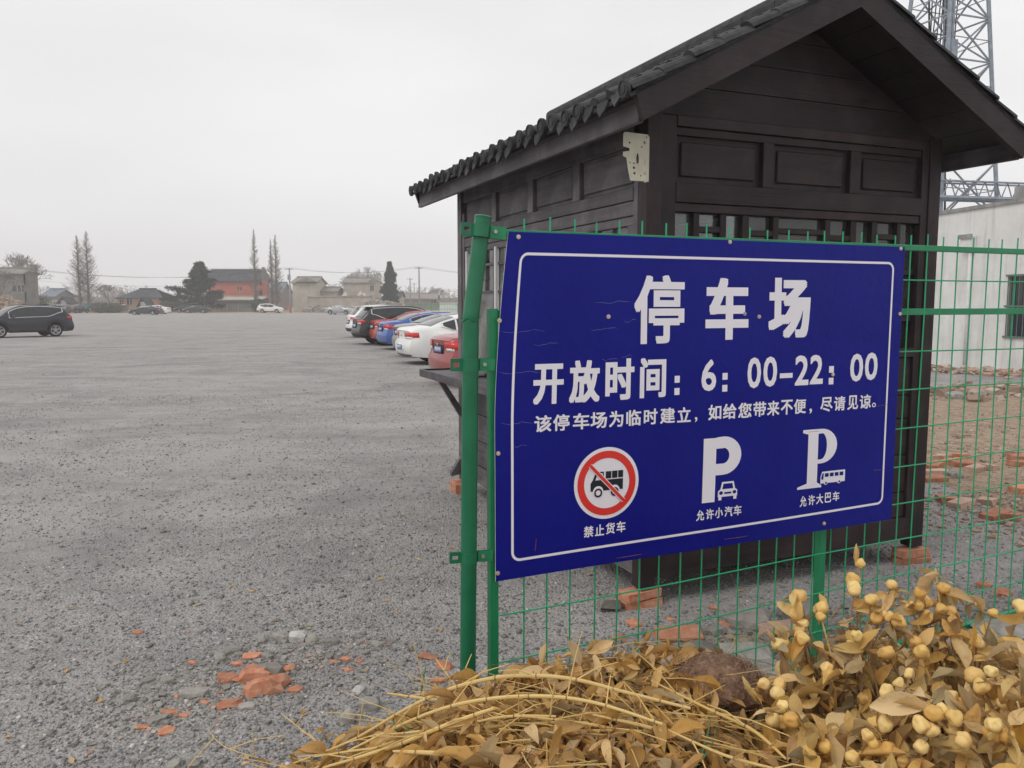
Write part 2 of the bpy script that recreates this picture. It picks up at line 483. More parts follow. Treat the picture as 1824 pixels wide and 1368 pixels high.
# ------------------------------------------------------------------ the wooden kiosk
KW, KD = 2.28, 3.30
def build_kiosk():
    k = thing('wooden_kiosk', 'dark brown wooden kiosk with grey tiled gable roof behind the blue sign', 'kiosk', K0, ANG)
    def P(name, x0, x1, y0, y1, z0, z1, mat, bevel=.003, parent=None, label=None):
        # geometry about its own centre so grain differs piece by piece
        c = Vector(((x0 + x1) / 2, (y0 + y1) / 2, (z0 + z1) / 2))
        m = MB(); m.box(x0 - c.x, x1 - c.x, y0 - c.y, y1 - c.y, z0 - c.z, z1 - c.z)
        o = m.build(name, mat, parent or k, bevel=bevel); o.location = c
        if label: o['label'] = label
        return o
    wx, wy, wz, wyz = M['wood_x'], M['wood_y'], M['wood_z'], M['wood_yz']
    # corner posts
    for (x, y, mt) in ((0, 0, wz), (KW - .10, 0, wz), (0, KD - .10, wyz), (KW - .10, KD - .10, wz)):
        P('corner_post', x, x + .10, y, y + .10, .115, 2.88, mt)
    # floor frame and floor
    P('floor', .02, KW - .02, .02, KD - .02, .22, .27, M['wood_in'], 0)
    P('sill_beam', .10, KW - .10, .012, .09, .175, .33, wx)
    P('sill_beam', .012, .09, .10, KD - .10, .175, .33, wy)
    # ---- front
    def front(name, x0, x1, z0, z1, y0, y1, mat, bevel=.003): return P(name, x0, x1, y0, y1, z0, z1, mat, bevel)
    FX0, FX1 = .10, KW - .10
    front('frame_post', FX0, .20, .33, 2.86, .010, .075, wz)
    front('frame_post', 2.12, FX1, .33, 2.86, .010, .075, wz)
    # lower boards
    zs = [.332, .508, .770, 1.020, 1.180, 1.440]
    for a, b in zip(zs[:-1], zs[1:]):
        front('board', .20, 2.12, a + .002, b - .004, .028 + rng.random() * .004, .060, wx, .004)
    front('rail', .20, 2.12, 1.44, 1.50, .004, .075, wx)
    front('rail', .20, 2.12, 2.325, 2.375, .018, .075, wx)
    front('rail', .20, 2.12, 2.377, 2.490, .006, .075, wx)
    front('rail', .20, 2.12, 2.755, 2.800, .022, .075, wx)
    front('rail', .20, 2.12, 2.802, 2.862, .004, .075, wx)
    for x0, x1 in ((.815, .895), (1.500, 1.585)):
        front('mullion', x0, x1, 2.490, 2.755, .010, .075, wz)
    for x0, x1 in ((.20, .815), (.895, 1.5), (1.585, 2.12)):
        front('panel', x0, x1, 2.490, 2.755, .048, .062, wx, 0)
        front('raised_panel', x0 + .045, x1 - .045, 2.528, 2.722, .033, .047, wx, .006)
    # gable boards
    z = 2.864; ss = .525
    while z < 3.42:
        z1 = min(z + .165, 3.43)
        def xr(zz): return max(.01, (zz - 2.86) / ss)
        m = MB()
        y0 = .018 + rng.random() * .006
        poly = [(min(1.14, xr(z)) , z + .002), (KW - min(1.14, xr(z)), z + .002), (KW - min(1.135, xr(z1)), z1 - .003), (min(1.135, xr(z1)), z1 - .003)]
        m.prism(poly, y0, .06, lambda a, b, c: (a, c, b))
        m.build('gable_board', wx, k)
        z = z1
    # window lattice
    wf = bpy.data.objects.new('window', None); COL.objects.link(wf); wf.parent = k
    vb = [(.20, .205), (.34, .380), (.530, .572), (.690, .738), (.920, .962), (1.33, 1.372), (1.54, 1.588), (1.72, 1.768), (1.940, 1.972), (2.115, 2.12)]
    for x0, x1 in vb[1:-1]: P('glazing_bar', x0, x1, .030, .062, 1.505, 2.325, wz, .002, wf)
    for (i, zb) in ((1, 2.215), (3, 2.205), (4, 2.225), (5, 2.195), (7, 2.215), (0, 2.00), (2, 1.98), (6, 1.98), (8, 1.99), (1, 1.80), (3, 1.80), (5, 1.78), (7, 1.79), (4, 1.64), (8, 1.68)):
        P('glazing_bar', vb[i][1], vb[i + 1][0], .034, .058, zb, zb + .034, wx, .002, wf)
    P('glass', .20, 2.12, .068, .072, 1.505, 2.325, M['glass'], 0, wf)
    P('curtain', .22, 2.10, .10, .115, 1.505, 1.60, M['curtain'], 0, wf)
    # ---- left side (the serving side)
    P('frame_post', .010, .075, .10, .16, .33, 2.62, wyz)
    P('frame_post', .010, .075, KD - .16, KD - .10, .33, 2.62, wyz)
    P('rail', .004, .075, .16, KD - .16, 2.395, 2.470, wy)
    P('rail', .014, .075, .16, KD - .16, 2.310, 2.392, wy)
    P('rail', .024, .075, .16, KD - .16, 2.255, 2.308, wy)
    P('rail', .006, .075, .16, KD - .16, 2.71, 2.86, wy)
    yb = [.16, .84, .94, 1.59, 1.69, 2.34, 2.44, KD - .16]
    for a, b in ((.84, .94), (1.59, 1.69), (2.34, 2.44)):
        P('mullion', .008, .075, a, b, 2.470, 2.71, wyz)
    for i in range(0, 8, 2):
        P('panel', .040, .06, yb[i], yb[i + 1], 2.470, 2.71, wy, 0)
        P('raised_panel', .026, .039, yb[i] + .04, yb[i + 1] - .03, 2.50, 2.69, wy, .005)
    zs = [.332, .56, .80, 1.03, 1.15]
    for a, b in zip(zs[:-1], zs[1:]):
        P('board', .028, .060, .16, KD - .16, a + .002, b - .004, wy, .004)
    sw = bpy.data.objects.new('window', None); COL.objects.link(sw); sw.parent = k
    for a, b in ((.16, .24), (.86, .92), (1.62, 1.67), (2.38, 2.43), (KD - .20, KD - .16)):
        P('window_frame', .020, .070, a, b, 1.15, 2.255, wyz, .003, sw)
    for y0, y1 in ((.24, .86), (.92, 1.62), (1.67, 2.38), (2.43, KD - .20)):
        n = 3
        for j in range(1, n):
            yy = y0 + (y1 - y0) * j / n
            P('glazing_bar', .030, .060, yy - .012, yy + .012, 1.90, 2.255, wyz, .002, sw)
        for j, zz in enumerate((2.12, 2.0, 1.885)):
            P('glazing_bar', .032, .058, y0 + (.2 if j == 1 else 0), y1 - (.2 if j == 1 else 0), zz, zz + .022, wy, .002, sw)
        P('glass', .050, .054, y0, y1, 1.15, 2.255, M['glass_side'], 0, sw)
    P('window_frame', .010, .045, 2.355, 2.385, 1.15, 2.27, M['pvc'], .002, sw, 'white plastic window bar')
    P('window_frame', .010, .045, 3.08, 3.11, 1.15, 2.27, M['pvc'], .002, sw, 'white plastic window bar')
    # shelf with lip and brackets
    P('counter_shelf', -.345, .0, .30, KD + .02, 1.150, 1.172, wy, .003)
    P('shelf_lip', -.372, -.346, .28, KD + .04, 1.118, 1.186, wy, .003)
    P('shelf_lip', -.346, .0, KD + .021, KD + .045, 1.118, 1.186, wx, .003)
    for y in (.55, 1.9, KD - .14):
        m = MB()
        m.prism([(-.28, 1.15), (-.235, 1.15), (-.001, .80), (-.001, .74), (-.03, .74)], y, y + .045, lambda a, b, c: (a, c, b))
        m.prism([(-.30, 1.118), (-.001, 1.118), (-.001, 1.149), (-.30, 1.149)], y + .003, y + .042, lambda a, b, c: (a, c, b))
        m.build('shelf_bracket', wyz, k)
    m = MB(); m.tube([(-.20, 2.36, 1.182), (-.06, 2.40, 1.186)], .008, 8); m.tube([(-.06, 2.40, 1.17), (-.06, 2.40, 1.205)], .012, 8)
    m.build('latch', M['black_plastic'], k)
    m = MB()
    m.prism([(-.10, .20), (-.02, .32), (0, .34), (0, .18), (-.10, .165)], KD - .085, KD - .03, lambda a, b, c: (a, c, b))
    m.build('foot_block', wyz, k)
    # ---- right and back walls with boards, and inner faces
    for z in np.arange(.18, 2.85, .24):
        z1 = min(z + .24, 2.86)
        P('board', KW - .045, KW - .012, .10, KD - .10, z + .002, z1 - .003, wy, .003) if not 1.4 < z < 2.2 else None
        P('board', .10, KW - .10, KD - .045, KD - .012, z + .002, z1 - .003, wx, .003) if not 1.4 < z < 2.2 else None
    # openings of the right and back walls carry panes between posts
    for i in range(5):
        y = .10 + i * (KD - .20) / 4
        P('mullion', KW - .06, KW - .015, y - .03 if i else y, y + .03, 1.37, 2.35, wz)
    P('glass', KW - .04, KW - .036, .10, KD - .10, 1.37, 2.35, M['glass'], 0)
    for i in range(4):
        x = .10 + i * (KW - .20) / 3
        P('mullion', x - .03 if i else x, x + .03, KD - .06, KD - .015, 1.37, 2.35, wz)
    P('glass', .10, KW - .10, KD - .04, KD - .036, 1.37, 2.35, M['glass'], 0)
    P('inner_partition', .30, KW - .3, 1.7, 1.73, .27, 2.30, M['wood_in'], 0)
    P('ceiling', .02, KW - .02, .085, KD - .07, 2.80, 2.82, wx, 0)
    # back gable
    m = MB(); m.prism([(0.01, 2.87), (KW - .01, 2.87), (KW / 2, 3.44)], KD - .06, KD - .02, lambda a, b, c: (a, c, b)); m.build('gable_board', wx, k)

    # ---- roof
    e, p, q = .26, .38, .36
    Y0, Y1 = -p, KD + q
    th = math.atan2(.735, 1.40); ct, st = math.cos(th), math.sin(th)
    # slope frame: t = distance up the slope from the eave (along underside line), n = normal offset
    def SL(side):
        def fr(t, y, n):
            x = -e + t * ct - n * st
            z = 2.715 + t * st + n * ct
            return (x, y, z) if side == 0 else (KW - x, y, z)
        return fr
    Lr = 1.40 / ct
    for side in (0, 1):
        fr = SL(side)
        # barge board at both ends
        for ya, yb_ in ((Y0, Y0 + .035), (Y1 - .035, Y1)):
            m = MB()
            pl = [(.0, 0), (Lr, 0), (Lr + .155 * math.tan(th), .155), (.02, .155)]
            m.prism(pl, ya, yb_, lambda a, b, c: fr(a, c, b))
            m.build('barge_board', M['wood_x'] if ya < 0 else wx, k)
        # soffit deck boards
        nb = 7
        for i in range(nb):
            t0, t1 = .03 + (Lr - .03) * i / nb, .03 + (Lr - .03) * (i + 1) / nb
            m = MB()
            m.hexa([fr(t0 + .002, Y0 + .036, .085), fr(t1 - .002, Y0 + .036, .085), fr(t1 - .002, Y1 - .036, .085), fr(t0 + .002, Y1 - .036, .085),
                    fr(t0 + .002, Y0 + .036, .112), fr(t1 - .002, Y0 + .036, .112), fr(t1 - .002, Y1 - .036, .112), fr(t0 + .002, Y1 - .036, .112)])
            m.build('roof_board', wx, k)
        # rafters under the overhangs
        for y in (KD * .33, KD * .66, KD + .06):
            m = MB()
            m.hexa([fr(.04, y, .03), fr(Lr - .05, y, .03), fr(Lr - .05, y + .05, .03), fr(.04, y + .05, .03), fr(.04, y, .084), fr(Lr - .05, y, .084), fr(Lr - .05, y + .05, .084), fr(.04, y + .05, .084)])
            m.build('rafter', wx, k)
        # eave fascia (vertical)
        xa, xb = (-e - .012, -e + .022) if side == 0 else (KW + e - .022, KW + e + .012)
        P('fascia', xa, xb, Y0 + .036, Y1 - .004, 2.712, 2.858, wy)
        # underlay sheet
        m = MB(); m.hexa([fr(-.02, Y0, .130), fr(Lr + .06, Y0, .130), fr(Lr + .06, Y1, .130), fr(-.02, Y1, .130), fr(-.02, Y0, .150), fr(Lr + .06, Y0, .150), fr(Lr + .06, Y1, .150), fr(-.02, Y1, .150)])
        m.build('underlay', M['tile'], k)
        # barrel tiles in rows up the slope
        rows = 25; ny_ = (Y1 - Y0 - .06) / (rows - 1)
        tl, rad = .205, .052
        def barrel(m, t0, y, r, jit):
            n0 = .150 + jit[0]
            pts = []
            for (t, rr, dn) in ((t0, r, .012), (t0 + tl * 1.06, r * .90, 0)):
                ring = []
                for j in range(7):
                    a = math.pi * j / 6
                    ring.append(fr(t, y + jit[1] + math.cos(a) * rr, n0 + dn + math.sin(a) * rr * .85))
                pts.append(ring)
            for j in range(6): m.face([pts[0][j], pts[0][j + 1], pts[1][j + 1], pts[1][j]])
            m.face(pts[0][::-1]); m.face(pts[1])
        stuff = MB()
        for i in range(rows):
            y = Y0 + .03 + i * (ny_ - .002)
            for j in range(8):
                t0 = -.005 + j * tl
                jit = (rng.uniform(-.004, .006), rng.uniform(-.006, .006))
                if (side == 0 and (i < 14 or j == 0)) or (side == 1 and i < 3):
                    m = MB(); barrel(m, t0, y, rad, jit); m.build('roof_tile', M['tile'], k, smooth_=False)
                else:
                    barrel(stuff, t0, y, rad, jit)
                # flat pan tile between rows
                stuff.hexa([fr(t0, y + .02, .151), fr(t0 + tl, y + .02, .151), fr(t0 + tl, y + ny_ - .02, .151), fr(t0, y + ny_ - .02, .151),
                            fr(t0, y + .02, .170), fr(t0 + tl, y + .02, .156), fr(t0 + tl, y + ny_ - .02, .156), fr(t0, y + ny_ - .02, .170)]) if i < rows - 1 else None
        so = stuff.build('roof_tile_field', M['tile'], k); so['kind'] = 'stuff'
        # round end discs and pointed drip tiles along the eave
        for i in range(rows):
            y = Y0 + .03 + i * (ny_ - .002)
            if rng.random() < .86:
                c = Vector(fr(-.018, y, .180)); tip = rng.uniform(-.03, .05)
                sg = -1 if side == 0 else 1
                m = MB(); 
                rr = rng.uniform(.043, .054); c.y += rng.uniform(-.012, .012); c.z += rng.uniform(-.012, .006)
                def disc(a, b, cc, c=c, sg=sg): return (c.x + sg * (cc + .004 * b / .05), c.y + a, c.z + b)
                def ringp(r): return [(math.cos(t * math.pi / 8) * r, math.sin(t * math.pi / 8) * r) for t in range(16)]
                m.prism(ringp(rr), -.006, .010, disc)
                # raised rim and boss pattern
                ro, ri = ringp(rr * .96), ringp(rr * .80)
                for t in range(16):
                    u = (t + 1) % 16
                    m.hexa([disc(*ro[t], .0101), disc(*ro[u], .0101), disc(*ri[u], .0101), disc(*ri[t], .0101), disc(*ro[t], .015), disc(*ro[u], .015), disc(*ri[u], .015), disc(*ri[t], .015)])
                m.prism(ringp(rr * .45), .0102, .014, disc)
                m.build('round_end_tile', M['tile'], k)
            if i < rows - 1 and rng.random() < .82:
                c = Vector(fr(-.012, y + ny_ / 2, .152))
                sg = -1 if side == 0 else 1
                dr = rng.uniform(-.05, .05)
                m = MB()
                prof = [(-.06, .022), (.06, .022), (.056, -.006), (.032, -.036), (.012, -.048), (0, -.064), (-.012, -.048), (-.032, -.036), (-.056, -.006)]
                m.prism([(a + dr * .3, b + dr * .4) for a, b in prof], 0, .010, lambda a, b, cc: (c.x + sg * (cc - b * .22), c.y + a, c.z + b))
                m.build('drip_tile', M['tile'], k)
    # ridge: stacked courses, capped
    rz_ = 3.45 + .155 / ct
    nseg = 13; ry0, ry1 = Y0 + .02, Y1 - .02
    for i in range(nseg):
        a = ry0 + (ry1 - ry0) * i / nseg; b = ry0 + (ry1 - ry0) * (i + 1) / nseg
        P('ridge_tile', KW / 2 - .075, KW / 2 + .075, a + .002, b - .002, rz_ - .05, rz_ + .06, M['tile'], .004)
        m = MB()
        r = .07
        ring0 = [(KW / 2 + math.cos(math.pi * j / 6) * r, a + .001, rz_ + .061 + math.sin(math.pi * j / 6) * r * .8) for j in range(7)]
        ring1 = [(x, b + .006, zz) for x, yy, zz in ring0]
        for j in range(6): m.face([ring0[j], ring0[j + 1], ring1[j + 1], ring1[j]])
        m.face(ring0[::-1]); m.face(ring1)
        m.build('ridge_cap_tile', M['tile'], k)
    # diagonal strut hanging under the right eave
    m = MB(); m.tube([(KW + .20, .62, 2.74), (KW + .42, .62, 2.58)], .022, 4); m.build('awning_strut', wz, k)
    # cream drilled steel plate on the corner under the eave
    m = MB()
    prof = [(0, 0), (.0, .385), (.02, .40), (.215, .40), (.225, .385), (.225, .20), (.205, .19), (.18, .10), (.155, .02), (.13, -.0)]
    return k

def glass_mat(name, tint, alpha_mix=.55, rough=.03):
    m = new_mat(name, tint, rough, .5)
    nt = m.node_tree; nt.nodes.clear()
    out = nt.nodes.new('ShaderNodeOutputMaterial')
    gl = nt.nodes.new('ShaderNodeBsdfGlossy'); gl.inputs['Roughness'].default_value = rough; gl.inputs['Color'].default_value = (.95, .95, .95, 1)
    tr = nt.nodes.new('ShaderNodeBsdfTransparent'); tr.inputs['Color'].default_value = (*tint, 1)
    df = nt.nodes.new('ShaderNodeBsdfDiffuse'); df.inputs['Color'].default_value = (.45, .45, .44, 1)
    fr = nt.nodes.new('ShaderNodeFresnel'); fr.inputs['IOR'].default_value = 1.6
    m1 = nt.nodes.new('ShaderNodeMixShader'); m2 = nt.nodes.new('ShaderNodeMixShader')
    # a film of dust
    tcn = nt.nodes.new('ShaderNodeTexCoord'); nzn = nt.nodes.new('ShaderNodeTexNoise'); nzn.inputs['Scale'].default_value = 3; nzn.inputs['Detail'].default_value = 5
    mr = nt.nodes.new('ShaderNodeMapRange'); mr.inputs['From Min'].default_value = .3; mr.inputs['From Max'].default_value = .8; mr.inputs['To Min'].default_value = 0.02; mr.inputs['To Max'].default_value = alpha_mix
    nt.links.new(tcn.outputs['Object'], nzn.inputs['Vector']); nt.links.new(nzn.outputs[0], mr.inputs[0])
    nt.links.new(mr.outputs[0], m1.inputs[0]); nt.links.new(tr.outputs[0], m1.inputs[1]); nt.links.new(df.outputs[0], m1.inputs[2])
    nt.links.new(fr.outputs[0], m2.inputs[0]); nt.links.new(m1.outputs[0], m2.inputs[1]); nt.links.new(gl.outputs[0], m2.inputs[2])
    nt.links.new(m2.outputs[0], out.inputs['Surface'])
    return m
M['glass'] = glass_mat('window_glass', (.72, .76, .76), .22)
M['glass_side'] = glass_mat('dusty_window_glass', (.70, .73, .73), .75, .08)
M['curtain'] = mottled('white_curtain', (.55, .55, .54), (.72, .72, .70), 20, .9, stretch=(20, 20, 1))
M['pvc'] = mottled('white_plastic', (.62, .63, .62), (.76, .76, .75), 6, .45)
M['black_plastic'] = mottled('black_plastic', (.012, .012, .013), (.03, .03, .03), 8, .5)
M['cream_steel'] = mottled('cream_painted_steel', (.62, .58, .44), (.74, .70, .56), 9, .55, 50, .15, .001)
kiosk = build_kiosk()

# cream drilled plate: fixed under the eave, standing square to the side wall
def plate():
    # the plate is parallel to the front, its right edge at the corner post
    y = -.02
    pl = thing('steel_bracket_plate', 'cream drilled steel plate fixed at the kiosk corner under the eave', 'metal plate', KP(-.168, y, 2.475), ANG)
    w, h = .225, .35
    prof = [(.065, .0), (.215, .0), (.225, .012), (.225, .325), (.212, .345), (.012, .35), (0, .335), (0, .245), (.055, .235), (.055, .215), (0, .205), (0, .175), (.03, .165), (.045, .08)]
    # holes are cut by building the plate from cells
    holes = [(.125, .16, .012, .045), (.055, .275, .008, .008), (.185, .285, .009, .010), (.06, .13, .006, .006), (.095, .128, .007, .007), (.128, .122, .007, .007), (.095, .095, .011, .010), (.10, .055, .011, .010), (.19, .14, .005, .025), (.155, .04, .006, .006), (.195, .06, .009, .016), (.20, .325, .006, .006), (.16, .25, .006, .006)]
    from mathutils.geometry import tessellate_polygon
    loops = [[Vector((a, b, 0)) for a, b in prof]] + [[Vector((cx + math.cos(-t * math.pi / 6) * rx, cy + math.sin(-t * math.pi / 6) * ry, 0)) for t in range(12)] for (cx, cy, rx, ry) in holes]
    tris = tessellate_polygon(loops); allv = [v for lp in loops for v in lp]; nv = len(allv)
    m = MB(); m.v = [(v.x, v.y, .0015) for v in allv] + [(v.x, v.y, -.0015) for v in allv]
    m.f = [tuple(t) for t in tris] + [tuple(nv + i for i in reversed(t)) for t in tris]
    k = 0
    for lp in loops:
        n_ = len(lp); m.f += [(k + i, k + (i + 1) % n_, nv + k + (i + 1) % n_, nv + k + i) for i in range(n_)]; k += n_
    m.mi = [0] * len(m.f)
    me = m.mesh('plate', M['cream_steel'])
    me.transform(Matrix.Rotation(math.pi / 2, 4, 'X'))
    inst('plate', me, pl); pl.scale = (.74, .74, .74)
    m = MB(); m.box(.222, .226, 0, .06, .0, .33); m.build('flange', M['cream_steel'], pl)
    for z in (.06, .28):
        m = MB(); m.tube([(.19, -.002, z), (.19, -.009, z)], .009, 6); m.build('bolt', M['steel'], pl)
plate()

# bricks that carry the kiosk feet
def brick_mesh(seed, l=.24, w=.115, h=.053, chip=.006):
    r = random.Random(seed)
    bm = bmesh.new()
    bmesh.ops.create_cube(bm, size=1)
    for v in bm.verts: v.co = Vector((v.co.x * l, v.co.y * w, v.co.z * h))
    bmesh.ops.bevel(bm, geom=list(bm.edges), offset=.005, segments=1, affect='EDGES')
    for v in bm.verts: v.co += Vector((r.uniform(-chip, chip), r.uniform(-chip, chip), r.uniform(-chip, chip) * .6))
    me = bpy.data.meshes.new('brick'); bm.to_mesh(me); bm.free()
    return me
BR = [brick_mesh(i) for i in range(4)]
HALF = [brick_mesh(20 + i, .135, .115, .053, .012) for i in range(3)]
for m_ in BR + HALF: m_.materials.append(M['brick'])
def brick_thing(name, me, loc, rot, label, group, mat=None, cat='brick', scale=1.0):
    m2 = me
    if mat is not None:
        key = me.name + mat.name
        if key not in brick_thing.cache:
            m2 = me.copy(); m2.materials.clear(); m2.materials.append(mat); brick_thing.cache[key] = m2
        m2 = brick_thing.cache[key]
    o = inst(name, m2); o.location = loc; o.rotation_euler = rot
    if scale != 1: o.scale = (scale,) * 3
    return tag(o, label, cat, group)
brick_thing.cache = {}
g_ = 'bricks propping up the kiosk feet'
def foot(x, b, n, lab, rot=0):
    base = KP(x, b, 0); base.z = gh(base.x, base.y) - .012
    for i in range(n):
        words = ['lower brick', 'upper brick'][i]
        brick_thing('brick', BR[(i + int(x * 3)) % 4], base + Vector((0, 0, .028 + i * .056)), (rng.uniform(-.03, .03), rng.uniform(-.03, .03), ANG + rot + rng.uniform(-.12, .12)), words + ' under the ' + lab, g_)
foot(.03, .05, 2, 'near left foot of the kiosk')
foot(KW - .08, .02, 2, 'near right foot of the kiosk')
foot(-.02, KD - .05, 2, 'far left foot of the kiosk', math.pi / 2)
foot(KW - .05, KD - .05, 2, 'far right foot of the kiosk')
p = KP(-.17, .07, 0); brick_thing('brick_half', HALF[0], p + Vector((0, 0, gh(p.x, p.y) + .028)), (.1, .3, ANG + 1.2), 'soot-stained half brick lying left of the near left kiosk foot', None, M['mortar_stone'], 'brick')

# ------------------------------------------------------------------ the green mesh fence
def build_fence():
    f = thing('mesh_fence', 'green welded wire mesh fence that carries the blue sign', 'fence', F0, ANG)
    inv = (Matrix.Translation(F0) @ Matrix.Rotation(ANG, 4, 'Z')).inverted()
    gr, gw = M['green'], M['green_rail']
    SE = 4.6
    def zb(s): return .055 + .045 * s           # the bottom rail climbs a little
    ZT, ZM = 2.052, 1.760
    def lb(name, s0, s1, za0, za1, zb0, zb1, y0, y1, mat=gr):
        m = MB()
        m.hexa([(s0, y0, za0), (s1, y0, zb0), (s1, y1, zb0), (s0, y1, za0), (s0, y0, za1), (s1, y0, zb1), (s1, y1, zb1), (s0, y1, za1)])
        return m.build(name, mat, f, bevel=.002)
    lb('top_rail', .03, SE, ZT - .012, ZT + .014, ZT - .012, ZT + .014, -.004, .026)
    lb('middle_rail', .018, SE, ZM - .015, ZM + .015, ZM - .015, ZM + .015, -.003, .025)
    lb('bottom_rail', .018, SE, zb(0) - .015, zb(0) + .015, zb(SE) - .015, zb(SE) + .015, -.003, .025)
    for s, w, top in ((-.018, .034, ZM + .02), (1.578, .036, ZT - .014), (3.10, .036, ZT - .014), (4.60, .042, ZT + .05)):
        m = MB(); m.box(s, s + w, .004 - .01, .004 + w - .01, gh(*FP(s, 0).xy) - .1, top); m.build('post', gr, f, bevel=.002)
    # vertical wires
    rr = random.Random(3)
    for i in range(1, 46):
        s = .02 + i * .1015
        if abs(s - 1.59) < .03 or abs(s - 3.12) < .03 or s > SE - .02: continue
        top = ZT + rr.uniform(.052, .068)
        dx = rr.uniform(-.008, .008)
        m = MB()
        zs = [zb(s) - .005, .6, 1.2, ZM, top]
        m.tube([(s + dx * math.sin(z * 2.2), .000 + rr.uniform(-.002, .002) - (.0 if z < top else 0), z) for z in zs], .0034, 6)
        m.build('vertical_wire', gw, f, smooth_=True)
    # horizontal wires
    for k in range(1, 9):
        t = k / 9.05
        m = MB()
        pts = []
        for j in range(24):
            s = .012 + (SE - .012) * j / 23
            z = zb(s) + (ZM - zb(s)) * t
            pts.append((s, -.0058, z + .004 * math.sin(s * 3.1 + k) + rr.uniform(-.001, .001)))
        m.tube(pts, .0034, 6); m.build('horizontal_wire', gw, f, smooth_=True)
    for k in (1,):
        m = MB(); m.tube([(.03, -.0058, 1.905), (SE, -.0058, 1.905)], .0034, 6); m.build('horizontal_wire', gw, f, smooth_=True)
    return f
fence = build_fence()

def build_pole():
    base = at(833, 1230, 2.93); zb = gh(base.x, base.y) - .15
    kink = at(838.5, 566, 2.93); top = at(860, 389, 2.95)
    o = thing('fence_post', 'thick round green steel post bent at the top beside the sign', 'post', (base.x, base.y, 0))
    b = Vector((base.x, base.y, 0))
    r = .0298
    m = MB()
    ax = (kink - Vector((base.x, base.y, base.z))).normalized()
    bl = Vector((base.x, base.y, base.z)) + ax * ((zb - base.z) / ax.z)
    n = 32
    pts = [bl - b]
    for t in (.3, .6, .9, .97): pts.append(bl.lerp(kink, t) - b)
    m.tube(pts + [kink - b], [r] * 5 + [r * .985], n, cap=True)
    m.build('lower_tube', M['pole_green'], o, smooth_=True)
    ax2 = (top - kink).normalized()
    m = MB()
    st = kink - ax2 * .012
    m.tube([st - b, kink + ax2 * .004 - b, kink + ax2 * .02 - b, top - b], [r * .93, r * 1.05, r * 1.0, r * 1.0], n)
    ob = m.build('upper_tube', M['pole_green'], o, smooth_=True)
    m = MB(); m.tube([top - b, top + ax2 * .006 - b, top + ax2 * .010 - b], [r * 1.05, r * 1.06, r * .9], n); m.build('cap', M['pole_green'], o, smooth_=True)
    # dent lip at the kink
    m = MB()
    lip = []
    for j in range(14):
        a = math.pi * (1.02 + .96 * j / 13)
        lip.append(kink + Vector((math.cos(a) * r * 1.04, math.sin(a) * r * 1.04, -.006 - .006 * math.sin(j * .9))) - b)
    m.tube(lip, .0026, 5); m.build('dent_fold', M['pole_green'], o, smooth_=True)
    # clamps
    for (py, h, xc) in ((411, .044, 856.5), (650, .044, 837.5), (992, .040, 835)):
        c = at(xc, py, 2.93)
        cl = bpy.data.objects.new('clamp', None); COL.objects.link(cl); cl.parent = o
        cl.location = c - b; cl.rotation_euler = (0, .10 if py < 500 else .01, ANG * .6)
        m = MB()
        m.tube([(0, 0, -h / 2), (0, 0, h / 2)], r + .0022, n)
        m.build('ring', M['pole_green'], cl, smooth_=True)
        # ears built with a slot (four bars round the opening)
        def ear(x0, x1, y, slot):
            m = MB(); t = .003
            hh = h / 2 + .001
            a, b2, zc = slot
            m.box(x0, x1, y, y + t, -hh, zc - .008)
            m.box(x0, x1, y, y + t, zc + .008, hh)
            m.box(x0, a, y, y + t, zc - .008, zc + .008); m.box(b2, x1, y, y + t, zc - .008, zc + .008)
            m.build('ear', M['pole_green'], cl)
        ear(-.072, -r + .004, -.004, (-.062, -.040, 0))
        ear(-.072, -r + .004, .003, (-.062, -.040, 0))
        ear(r - .004, .082, .003, (.045, .060, 0))
        m = MB(); m.box(.034, .092, -.006, -.0025, -h / 2, h / 2); m.build('tab', M['green'], cl)
        m = MB(); m.tube([(.052, -.006, .002), (.052, -.014, .002)], .0075, 6); m.build('bolt', M['steel'], cl)
build_pole()

# ------------------------------------------------------------------ the blue sign
M['sign_blue'] = mottled('blue_vinyl', (.004, .0068, .20), (.006, .0095, .24), 2.5, .30, 1.6, .35, .03, spec=.18)
M['sign_white'] = mottled('white_vinyl', (.84, .82, .88), (.88, .86, .92), 6, .35)
M['sign_red'] = mottled('red_vinyl', (.70, .035, .03), (.78, .05, .04), 6, .35)
M['sign_black'] = mottled('black_vinyl', (.012, .018, .025), (.018, .024, .032), 6, .35)
M['crack'] = mottled('vinyl_crack_line', (.16, .17, .34), (.42, .43, .55), 40, .6)
M['sign_edge'] = mottled('white_board_edge', (.62, .62, .62), (.75, .75, .75), 20, .5)
SO = -.034      # front face of the board, in front of the fence plane
def SP(px, py): return fpl(px, py, SO)
def bend(s, z):
    """the sheet's outline and gentle bow; returns local (s, offset, z)"""
    v = (z - .76) / 1.30
    t = s / 2.01
    ds = 0.0
    if t < .3:
        w = (1 - t / .3) ** 2
        ds = w * (.055 * max(0, v - .45) ** 1.6 / (.55 ** 1.6))
    off = -.006 * math.sin(math.pi * min(1, max(0, t))) * math.sin(math.pi * v) + .003 * math.sin(7 * t + 3 * v)
    if t < .25 and v > .3: off += .012 * (1 - t / .25) ** 2 * (v - .3)
    return s + ds, off, z
